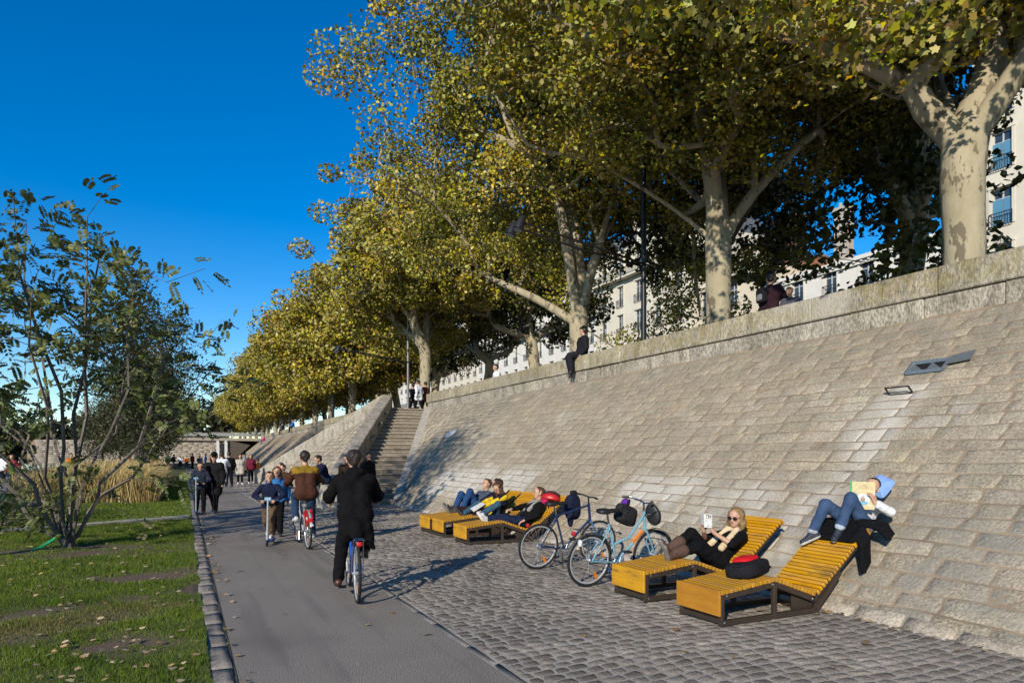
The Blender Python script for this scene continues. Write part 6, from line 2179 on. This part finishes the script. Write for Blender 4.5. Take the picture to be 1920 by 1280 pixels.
# ---------------------------------------------------------------- riders
def ride(side_pedal=-1, lean=.30, look=(0, 1, -.05), hw=.27, hy=.74, hz=1.10, out=0.0, H=1.72, sh=1.0):
    k = 1.72 / H                            # contacts stay on the machine whatever the rider's height
    ca = V3(0, .06, .16)
    bb = V3(0, .44, .285)
    pr, pl = bb + ca + V3(.135, 0, .10), bb - ca + V3(-.135 - out, 0, .10)
    if side_pedal > 0:
        pr, pl = bb - ca + V3(.135, 0, .10), bb + ca + V3(-.135, 0, .10)
    return dict(pel=V3(0, .16, sh) * k, spine=(0, lean, 1), look=look, hup=(0, .05, 1), lf=(pl - V3(0, .05, 0)) * k, rf=(pr - V3(0, .05, 0)) * k, lk=(-.12, 1, .2), rk=(.12, 1, .2), lt=(-.05, 1, -.12), rt=(.05, 1, -.12),
                lh=V3(-hw, hy - .07, hz + .03) * k, rh=V3(hw, hy - .07, hz + .03) * k, le=(-.7, -.5, -.8), re=(.7, -.5, -.8), lhd=(.1, 1, -.25), rhd=(-.1, 1, -.25), lpn=(0, -.3, -1), rpn=(0, -.3, -1), lcu=1.3, rcu=1.3)


A1 = -0.13
bicycle('blue bicycle ridden by the person in the long black coat', (1.76, 7.55, 0), A1, paint('royal_blue', (0.01, 0.10, 0.50)), rack=True, step=False, guards=None, bar_r=.29)
person('person in a long black coat riding a blue bicycle away along the path', (1.76, 7.55, 0), A1,
    ride(-1, .34, (.05, 1, -.12), out=.05, H=1.62, sh=.985),
    [('coat', cloth('black_wool', (0.005, 0.0045, 0.005), 1.5), 'top', dict(ad=.028, sleeve=.93, hood=True, ch=.05, plus=[((-.10, .06, .90), (-.12, .10, .80), .10, .085), ((.10, .06, .90), (.13, .06, .78), .10, .08), ((0, .02, .92), (0, .0, .84), .10, .085), ((.13, .05, .80), (.19, .02, .66), .06, .03)])), ('trousers', BLACKC, 'legs', dict(ad=.016, cuff=.055)), ('shoe', SHOE_BR, 'shoes', {})],
    hair=('short', 'dark'), H=1.62, vox=.012)
A2 = 0.02
bicycle('grey hire bicycle with red skirt guard, ridden by the person in brown', (1.98, 12.25, 0), A2, paint('silver', (0.35, 0.36, 0.37)), guards=plain('grey_mudguard', (0.30, 0.31, 0.32), .4), red_guard=True, bar_r=.28)
person('person in brown jacket with mustard shoulders riding the bicycle with the red guard', (1.98, 12.25, 0), A2,
    ride(1, .26, (.05, 1, 0), hw=.27, H=1.62, sh=.985),
    [('jacket', [cloth('brown_jacket', (0.055, 0.022, 0.014)), cloth('mustard_yoke', (0.20, 0.12, 0.015))], 'top', dict(ad=.030, sleeve=.95, yoke=-.13, ch=.035)), ('jeans', cloth('blue_denim_dark', (0.018, 0.035, 0.075)), 'legs', dict(ad=.016)), ('shoe', SHOE_W, 'shoes', {})],
    hair=('short', 'dark'), H=1.62, vox=.014)
A3 = -0.06
bicycle('black bicycle with blue seat post ridden far along the path', (1.46, 31.3, 0), A3, paint('black', (0.012, 0.012, 0.014)), rack=False, detail=False)
person('person in white top and pale jeans cycling away in the distance', (1.46, 31.3, 0), A3, ride(-1, .22, out=.10, H=1.70, sh=.99),
    [('shirt', cloth('white', (0.66, 0.66, 0.67), 1.1), 'top', dict(ad=.03, sleeve=.6)), ('jeans', cloth('pale_denim', (0.28, 0.33, 0.40)), 'legs', dict(ad=.02)), ('shoe', SHOE_W, 'shoes', {})], hair=('short', 'dark'), H=1.70, vox=.022)


def scooter(label, loc, rz, c, h=.92):
    t = thing('kick_scooter', label, 'scooter', loc, rz)
    MB().tube([(0, .30, .12), (0, .24, h)], [.019, .016], 8).build('steering_column', c, t, smooth=True)
    hb = MB().tube([(-.19, .24, h), (.19, .24, h)], .012, 8).build('handlebar', M_chrome, t, smooth=True)
    for s_ in (-1, 1):
        MB().tube([(s_ * .10, .24, h), (s_ * .20, .24, h)], .017, 8).build('grip', M_blk, hb, smooth=True)
    MB().box((0, -.02, .075), (.11, .48, .025), bev=.006).beam((0, .22, .08), (0, .29, .16), .05, .03).build('deck', plain('blue_deck', (0.05, 0.12, 0.40), .4), t)
    for y in (.32, -.28):
        w = MB().ring((0, 0, 0), (1, 0, 0), .045, .016, 20, 8).tube([(-.02, 0, 0), (.02, 0, 0)], .03, 12).build('wheel', M_blk, t, smooth=True)
        w.location = (0, y, .06)
    MB().box((0, .235, h + .02), (.12, .03, .07), bev=.008).build('front_bag', plain('pale_blue_plastic', (0.25, 0.42, 0.52), .5), t)
    return t


RZK = PI - 0.30
scooter('silver kick scooter with blue deck ridden towards the viewer by the child', (1.46, 13.25, 0), RZK, plain('silver_tube', (0.55, 0.56, 0.58), .3, .5), .84)
KID = dict(pel=(0.02, -.08, .98), spine=(0, .14, 1), look=(-.1, 1, -.02), lf=(-.02, -.05, .24), rf=(.16, -.55, .34), lk=(0, 1, 0), rk=(.1, 1, -.2), lt=(0, 1, -.05), rt=(.1, .7, -.8),
           lh=(-.16, .24, 1.10), rh=(.16, .24, 1.10), le=(-1, -.1, -.1), re=(1, -.1, -.1), lhd=(.3, .9, 0), rhd=(-.3, .9, 0), lpn=(0, 0, -1), rpn=(0, 0, -1), lcu=1.3, rcu=1.3)
person('child in navy sweater and brown trousers riding a scooter towards the viewer', (1.46, 13.25, 0), RZK, KID,
    [('sweater', cloth('navy_sweater', (0.010, 0.013, 0.032)), 'top', dict(ad=.022, sleeve=.95)), ('trousers', cloth('brown_cord', (0.10, 0.062, 0.038)), 'legs', dict(ad=.022)), ('shoe', SHOE_W, 'shoes', {})],
    hair=('short', 'dark'), H=1.30, vox=.013)
STAND = dict()
WALK = dict(lf=(-.09, .24, .10), rf=(.09, -.26, .14), lk=(0, 1, .1), rk=(0, 1, .1), rt=(.1, .8, -.5), lh=(-.25, -.10, .88), rh=(.25, .16, .90))
person('child in a blue jacket walking right behind the child on the scooter', (1.74, 14.6, 0), PI - .2, WALK,
    [('jacket', cloth('blue_anorak', (0.03, 0.12, 0.30)), 'top', dict(ad=.03, sleeve=.95)), ('trousers', BLACKC, 'legs', dict(ad=.02)), ('shoe', SHOE_B, 'shoes', {})], hair=('long', 'brown'), H=1.40, vox=.016)
scooter('tall grey kick scooter held by the dark haired child beside the lawn', (0.30, 20.75, 0), PI, plain('grey_tube', (0.22, 0.27, 0.30), .4, .4), 1.0)
person('dark haired child in a dark jacket pushing a scooter beside the lawn', (0.42, 20.95, 0), PI + .1,
    dict(lh=(-.10, .30, 1.05), rh=(.16, .32, 1.05), le=(-1, -.3, -.5), re=(1, -.3, -.5), lf=(-.08, .12, .1), rf=(.1, -.2, .12), look=(.1, 1, -.3)),
    [('jacket', cloth('slate_jacket', (0.022, 0.026, 0.040)), 'top', dict(ad=.03, sleeve=.95)), ('trousers', BLACKC, 'legs', dict(ad=.018)), ('shoe', SHOE_B, 'shoes', {})], hair=('short', 'dark'), H=1.45, vox=.018)
person('person in a long dark coat walking beside the child with the tall scooter', (0.80, 21.15, 0), PI - .5,
    dict(lf=(-.09, .15, .09), rf=(.09, -.18, .12), look=(-.4, 1, -.2)),
    [('coat', cloth('dark_coat', (0.012, 0.011, 0.011)), 'top', dict(ad=.05, sleeve=.97, skirt=.75)), ('trousers', BLACKC, 'legs', dict(ad=.02)), ('shoe', [plain('shoe_bluegrey', (0.05, 0.07, 0.10), .6)], 'shoes', {}), ('hat', BLACKC, 'hat', {})], hair=('short', 'dark'), H=1.70, vox=.018)
person('person in black jacket walking ahead of the distant cyclist', (2.1, 37.5, 0), 0.1, WALK,
    [('jacket', BLACKC, 'top', dict(ad=.04, sleeve=.97)), ('trousers', BLACKC, 'legs', dict(ad=.02)), ('shoe', SHOE_B, 'shoes', {})], hair=('short', 'dark'), H=1.78, vox=.024)
person('woman in a pale beige coat and black leggings walking up the path', (2.83, 40.4, 0), PI, WALK,
    [('coat', cloth('beige_coat', (0.38, 0.34, 0.28)), 'top', dict(ad=.05, sleeve=.95, skirt=.55)), ('leggings', BLACKC, 'legs', dict(ad=.008)), ('shoe', SHOE_W, 'shoes', {})], hair=('long', 'brown'), H=1.66, fem=True, vox=.024)
person('person in burgundy jacket and black trousers walking up the path', (3.5, 41.7, 0), PI - .1, dict(WALK, lf=(-.09, -.22, .1), rf=(.09, .22, .12)),
    [('jacket', cloth('burgundy', (0.12, 0.015, 0.03)), 'top', dict(ad=.04, sleeve=.95)), ('trousers', BLACKC, 'legs', dict(ad=.012)), ('shoe', SHOE_W, 'shoes', {})], hair=('long', 'dark'), H=1.66, fem=True, vox=.024)
SIT = dict(pel=(0, 0, .10), spine=(0, .10, 1), lf=(-.11, .46, -.30), rf=(.11, .44, -.30), lk=(0, .5, 1), rk=(0, .5, 1), lh=(-.13, .36, .20), rh=(.13, .36, .20), le=(-1, -.3, -.3), re=(1, -.3, -.3))
person('person in navy jacket sitting on the pier at the foot of the staircase parapet', (4.02, 21.5, 0.78), YW + .25, dict(SIT, spine=(0, .35, 1), look=(.1, 1, -.35), lh=(-.10, .34, .48), rh=(.12, .36, .38)),
    [('jacket', cloth('navy_jacket', (0.010, 0.014, 0.035)), 'top', dict(ad=.03, sleeve=.95)), ('trousers', cloth('dark_trousers', (0.015, 0.015, 0.02)), 'legs', dict(ad=.02)), ('shoe', SHOE_B, 'shoes', {})], hair=('short', 'dark'), H=1.72, vox=.016)
person('person in brown jacket sitting on the low stone bench by the staircase', (3.5, 26.2, 0.42), YW + .5, dict(SIT, spine=(0, .4, 1)),
    [('jacket', cloth('rust_brown', (0.05, 0.025, 0.015)), 'top', dict(ad=.035, sleeve=.95)), ('trousers', cloth('grey_trousers', (0.12, 0.11, 0.10)), 'legs', dict(ad=.02)), ('shoe', SHOE_W, 'shoes', {})], hair=('short', 'dark'), H=1.72, vox=.02)
person('person in grey parka sitting next to the brown jacket on the stone bench', (3.5, 27.6, 0.42), YW + .2, SIT,
    [('parka', cloth('grey_parka', (0.17, 0.16, 0.145)), 'top', dict(ad=.045, sleeve=.95)), ('trousers', BLACKC, 'legs', dict(ad=.02)), ('shoe', SHOE_B, 'shoes', {})], hair=('short', 'dark'), H=1.74, vox=.022)
person('dark haired person in black standing at the foot of the stairs, hand at mouth', (5.3, 21.35, 0), PI + .25, dict(rh=(.03, .20, 1.50), re=(.8, .2, -1), look=(.1, 1, -.1)),
    [('coat', cloth('black_coat', (0.010, 0.009, 0.009)), 'top', dict(ad=.04, sleeve=.95, skirt=.4)), ('trousers', BLACKC, 'legs', dict(ad=.02)), ('shoe', SHOE_B, 'shoes', {})], hair=('long', 'dark'), H=1.70, vox=.018)
person('person in dark brown coat standing beside the staircase parapet', (4.62, 21.2, 0), PI - .6, dict(),
    [('coat', cloth('brown_coat', (0.028, 0.018, 0.012)), 'top', dict(ad=.04, sleeve=.95, skirt=.4)), ('trousers', BLACKC, 'legs', dict(ad=.02)), ('shoe', SHOE_B, 'shoes', {})], hair=('short', 'dark'), H=1.62, vox=.018)

# on the parapet
person('dark clad person in a brimmed hat sitting on the parapet, legs hanging over the wall', (11.15, 17.7, 4.72), YW - .25,
    dict(pel=(0, .02, .10), spine=(0, -.12, 1), look=(.6, .7, .1), lf=(-.14, .40, -.40), rf=(.10, .34, -.44), lk=(0, 1, .7), rk=(0, 1, .7), lt=(-.2, .6, -.75), rt=(.1, .5, -.85), lh=(-.25, .12, .06), rh=(.24, -.18, .06), le=(-.6, -1, 0), re=(.6, -1, 0)),
    [('jacket', cloth('dark_jacket', (0.013, 0.012, 0.016)), 'top', dict(ad=.055, sleeve=.95)), ('trousers', cloth('dark_trousers', (0.015, 0.015, 0.02)), 'legs', dict(ad=.03)), ('shoe', SHOE_B, 'shoes', {}), ('hat', BLACKC, 'hat', {})], hair=('short', 'dark'), H=1.75, vox=.016)
person('person in black and white top leaning on the parapet from behind', (11.75, 25.1, 4.18), YW, dict(pel=(0, 0, .42), spine=(0, .25, 1), lh=(-.05, .38, .62), rh=(.08, .38, .62), lf=(-.1, .3, .05), rf=(.1, .3, .05)),
    [('jacket', [BLACKC, cloth('white', (0.66, 0.66, 0.67), 1.1)], 'top', dict(ad=.03, sleeve=.95, yoke=-.2)), ('trousers', BLACKC, 'legs', dict(ad=.014)), ('shoe', SHOE_B, 'shoes', {})], hair=('short', 'dark'), H=1.72, vox=.02)
pk, jp = person('person in dark maroon coat sitting on the parapet, a small black pack on the back', (11.5, 10.62, 4.72), -YW + .1,
    dict(SIT, look=(-.5, 1, -.1), lf=(-.11, .50, -.34), rf=(.11, .5, -.34)),
    [('coat', cloth('maroon_coat', (0.022, 0.010, 0.014)), 'top', dict(ad=.045, sleeve=.97)), ('trousers', BLACKC, 'legs', dict(ad=.02)), ('shoe', SHOE_B, 'shoes', {}), ('hat', BLACKC, 'hat', {})], hair=('short', 'dark'), H=1.78, vox=.015)
soft_bag('backpack', 'small black backpack with grey straps worn by the person on the parapet', 'backpack', (11.28, 10.62, 5.14), -.1, (.07, .13, .17), bk, [('pocket', (-.06, 0, -.05), (.03, .09, .07), cloth('grey_nylon', (0.16, 0.16, 0.17)), .5), ('strap', (.06, .10, .08), (.10, .02, .03), bk, .7)])
person('ginger haired child in a grey jacket beside the person with the backpack', (11.62, 10.15, 4.46), YW + .5, dict(SIT, look=(.2, 1, -.2), lf=(-.1, .2, -.15), rf=(.1, .2, -.15), pel=(0, -.05, .22)),
    [('jacket', cloth('grey_jacket_child', (0.06, 0.06, 0.075)), 'top', dict(ad=.035, sleeve=.95)), ('trousers', BLACKC, 'legs', dict(ad=.02)), ('shoe', SHOE_B, 'shoes', {})], hair=('short', 'ginger'), H=1.30, vox=.014)
for q, (y, c, lab) in enumerate(((87.0, cloth('dark_slate', (0.02, 0.025, 0.035)), 'dark clad person sitting on the parapet far beyond the staircase'), (78.5, cloth('bright_blue', (0.02, 0.14, 0.45)), 'person in bright blue jacket sitting on the parapet beyond the staircase'))):
    person(lab, (11.1, y, 4.72), YW, dict(SIT, lf=(-.11, .42, -.40), rf=(.11, .40, -.40)), [('jacket', c, 'top', dict(ad=.04)), ('trousers', BLACKC, 'legs', dict(ad=.02)), ('shoe', SHOE_B, 'shoes', {})], hair=('short', 'dark'), H=1.74, vox=.03, face=False)
yy_ = 104.0
person('person in pink top and blue jeans sitting high on the far slope', (10.6, yy_, 3.65), YW, SIT, [('top', cloth('pink_top', (0.55, 0.05, 0.18)), 'top', dict(ad=.04)), ('jeans', cloth('blue_denim', (0.03, 0.08, 0.2)), 'legs', dict(ad=.02)), ('shoe', SHOE_B, 'shoes', {})], hair=('short', 'dark'), H=1.7, vox=.03, face=False)
# white-shirted and dark people at the top of the stairs
for q, (x, y, c, lab) in enumerate(((9.2, 34.6, cloth('white', (0.66, 0.66, 0.67), 1.1), 'person in white walking past the top of the staircase'), (10.4, 36.5, BLACKC, 'person in black standing at the top of the staircase near the lamp mast'), (12.0, 35.2, cloth('russet', (0.12, 0.04, 0.02)), 'person in russet jacket at the top of the staircase beside the tree trunk'))):
    person(lab, (x if x > 11.3 else 11.4 + 0.3 * q, y, HT), .4, WALK, [('jacket', c, 'top', dict(ad=.03, skirt=.4)), ('trousers', BLACKC, 'legs', dict(ad=.02)), ('shoe', SHOE_B, 'shoes', {})], hair=('short', 'dark'), H=1.72, vox=.024, face=False)

# distant people: by the low wall at the far end and on the quay behind the shrub
COLS = {'dark red': (0.16, 0.02, 0.025), 'black': (0.012, 0.012, 0.014), 'navy': (0.015, 0.025, 0.07), 'grey': (0.14, 0.14, 0.14), 'white': (0.62, 0.62, 0.62), 'beige': (0.36, 0.30, 0.22), 'blue': (0.04, 0.14, 0.40), 'orange': (0.5, 0.17, 0.03), 'green': (0.06, 0.13, 0.06), 'red': (0.45, 0.02, 0.02)}
cn = list(COLS)
random.seed(3)
where_far = [(-5.6, 88.7, 0), (-4.9, 89.9, .64), (-4.2, 89.9, .64), (-3.4, 88.6, 0), (-2.9, 88.3, 0), (-2.3, 88.4, 0), (-1.7, 88.6, 0), (-1.1, 88.2, 0), (-.4, 89.9, .64), (.3, 89.9, .64), (.9, 88.3, 0), (1.7, 89.9, .64), (2.4, 91.3, 0), (3.2, 92.0, 0), (4.3, 89.0, 0), (5.0, 71.0, 0), (5.5, 64.5, 0), (4.9, 61.0, 0), (4.2, 55.5, 0), (5.4, 57.0, 0)]
for q, (x, y, z) in enumerate(where_far):
    c = cn[(q * 3) % 10]
    sit = z > 0 or x > 4.8
    person('distant person in a %s top %s' % (c, 'sitting by the low wall at the far end' if z > 0 else ('sitting against the foot of the far wall' if sit else 'standing at the far end of the path')), (x, y, z if z > 0 else (.42 if sit else 0)), random.uniform(0, 6.28) if not sit else (PI if z > 0 else YW), SIT if sit else (WALK if q % 2 else STAND),
           [('jacket', cloth('far_' + c.replace(' ', '_'), COLS[c]), 'top', dict(ad=.04)), ('trousers', [BLACKC, JEANS][q % 2], 'legs', dict(ad=.02)), ('shoe', SHOE_B, 'shoes', {})], hair=('short', ['dark', 'brown'][q % 2]), H=random.uniform(1.6, 1.82), vox=.034, face=False, group='people gathered at the far end of the path')
where_q = [(-7.6, 33, 0), (-8.2, 35, 0), (-9.3, 36.5, 0), (-6.6, 28.0, 0), (-7.1, 30.5, 0), (-8.8, 31, 0), (-10.0, 40, 0), (-7.4, 39.5, 0), (-6.4, 50, 0), (-8.7, 44, 0), (-11, 48, 0), (-5.9, 25.2, 0)]
for q, (x, y, z) in enumerate(where_q):
    c = cn[(q * 7 + 1) % 10]
    person('person in a %s top out on the quay, glimpsed through the shrubby tree' % c, (x, y, -.02), random.uniform(0, 6.28), WALK if q % 2 else STAND,
           [('jacket', cloth('far_' + c.replace(' ', '_'), COLS[c]), 'top', dict(ad=.04)), ('trousers', [JEANS, BLACKC][q % 2], 'legs', dict(ad=.02)), ('shoe', SHOE_B, 'shoes', {})], hair=('short', ['dark', 'brown'][q % 2]), H=random.uniform(1.6, 1.82), vox=.026, face=False, group='people on the quay behind the shrubby tree')
qb = None
for q, (x, y, a, c) in enumerate(((-5.0, 23.4, .5, 'red'), (-5.5, 24.6, .55, 'white'), (-5.8, 26.0, .6, 'blue'), (-6.2, 22.2, .5, 'black'))):
    bicycle('parked %s bicycle on the quay behind the shrubby tree' % c, (x, y, -.02), a, paint('far_' + c, COLS[c]), lean=.08, rack=True, step=False, detail=False, group='bicycles parked on the quay')
# ------------------------------------------------------------------ camera, sun, sky
cam = bpy.data.cameras.new('camera')
co = bpy.data.objects.new('camera', cam)
COL.objects.link(co)
co.location = (0, 0, 1.68)
co.rotation_euler = (R(90), 0, -R(26.2))
cam.sensor_width = 36
cam.lens = 1250 / 1920 * 36
cam.shift_y = 212 / 1920
cam.clip_start = 0.05
cam.clip_end = 6000
scene.camera = co

EL, AZ = 23.0, 47.7                      # sun height; direction its light travels, measured from the path towards the wall
az = R(AZ)
d = Vector((math.sin(az) * math.cos(R(EL)), math.cos(az) * math.cos(R(EL)), -math.sin(R(EL))))
sun = bpy.data.lights.new('sun', 'SUN')
sun.energy = 5.0
sun.angle = R(0.53)
sun.color = (1.0, 0.93, 0.80)
so = bpy.data.objects.new('sun', sun)
so.rotation_euler = d.to_track_quat('-Z', 'Y').to_euler()
so.location = (-20, -20, 30)
COL.objects.link(so)
w = bpy.data.worlds.new('World')
scene.world = w
w.use_nodes = True
nt = w.node_tree
bg_ = nt.nodes['Background']
sk = nt.nodes.new('ShaderNodeTexSky')
sk.sky_type = 'NISHITA'
sk.sun_disc = False
sk.sun_elevation = R(EL)
sk.sun_rotation = az + PI
sk.air_density = 1.0
sk.dust_density = 0.0
sk.ozone_density = 3.0
sk.altitude = 300
hs_ = nt.nodes.new('ShaderNodeHueSaturation')
hs_.inputs['Saturation'].default_value = 1.47
hs_.inputs['Hue'].default_value = 0.507
hs_.inputs['Value'].default_value = 1.1
nt.links.new(sk.outputs[0], hs_.inputs['Color'])
nt.links.new(hs_.outputs[0], bg_.inputs['Color'])
bg_.inputs['Strength'].default_value = 0.15
scene.view_settings.view_transform = 'Standard'
scene.view_settings.look = 'None'
scene.view_settings.exposure = 0
scene.render.engine = 'CYCLES'
scene.cycles.use_denoising = True
scene.cycles.max_bounces = 6
scene.cycles.diffuse_bounces = 1
scene.cycles.transparent_max_bounces = 4
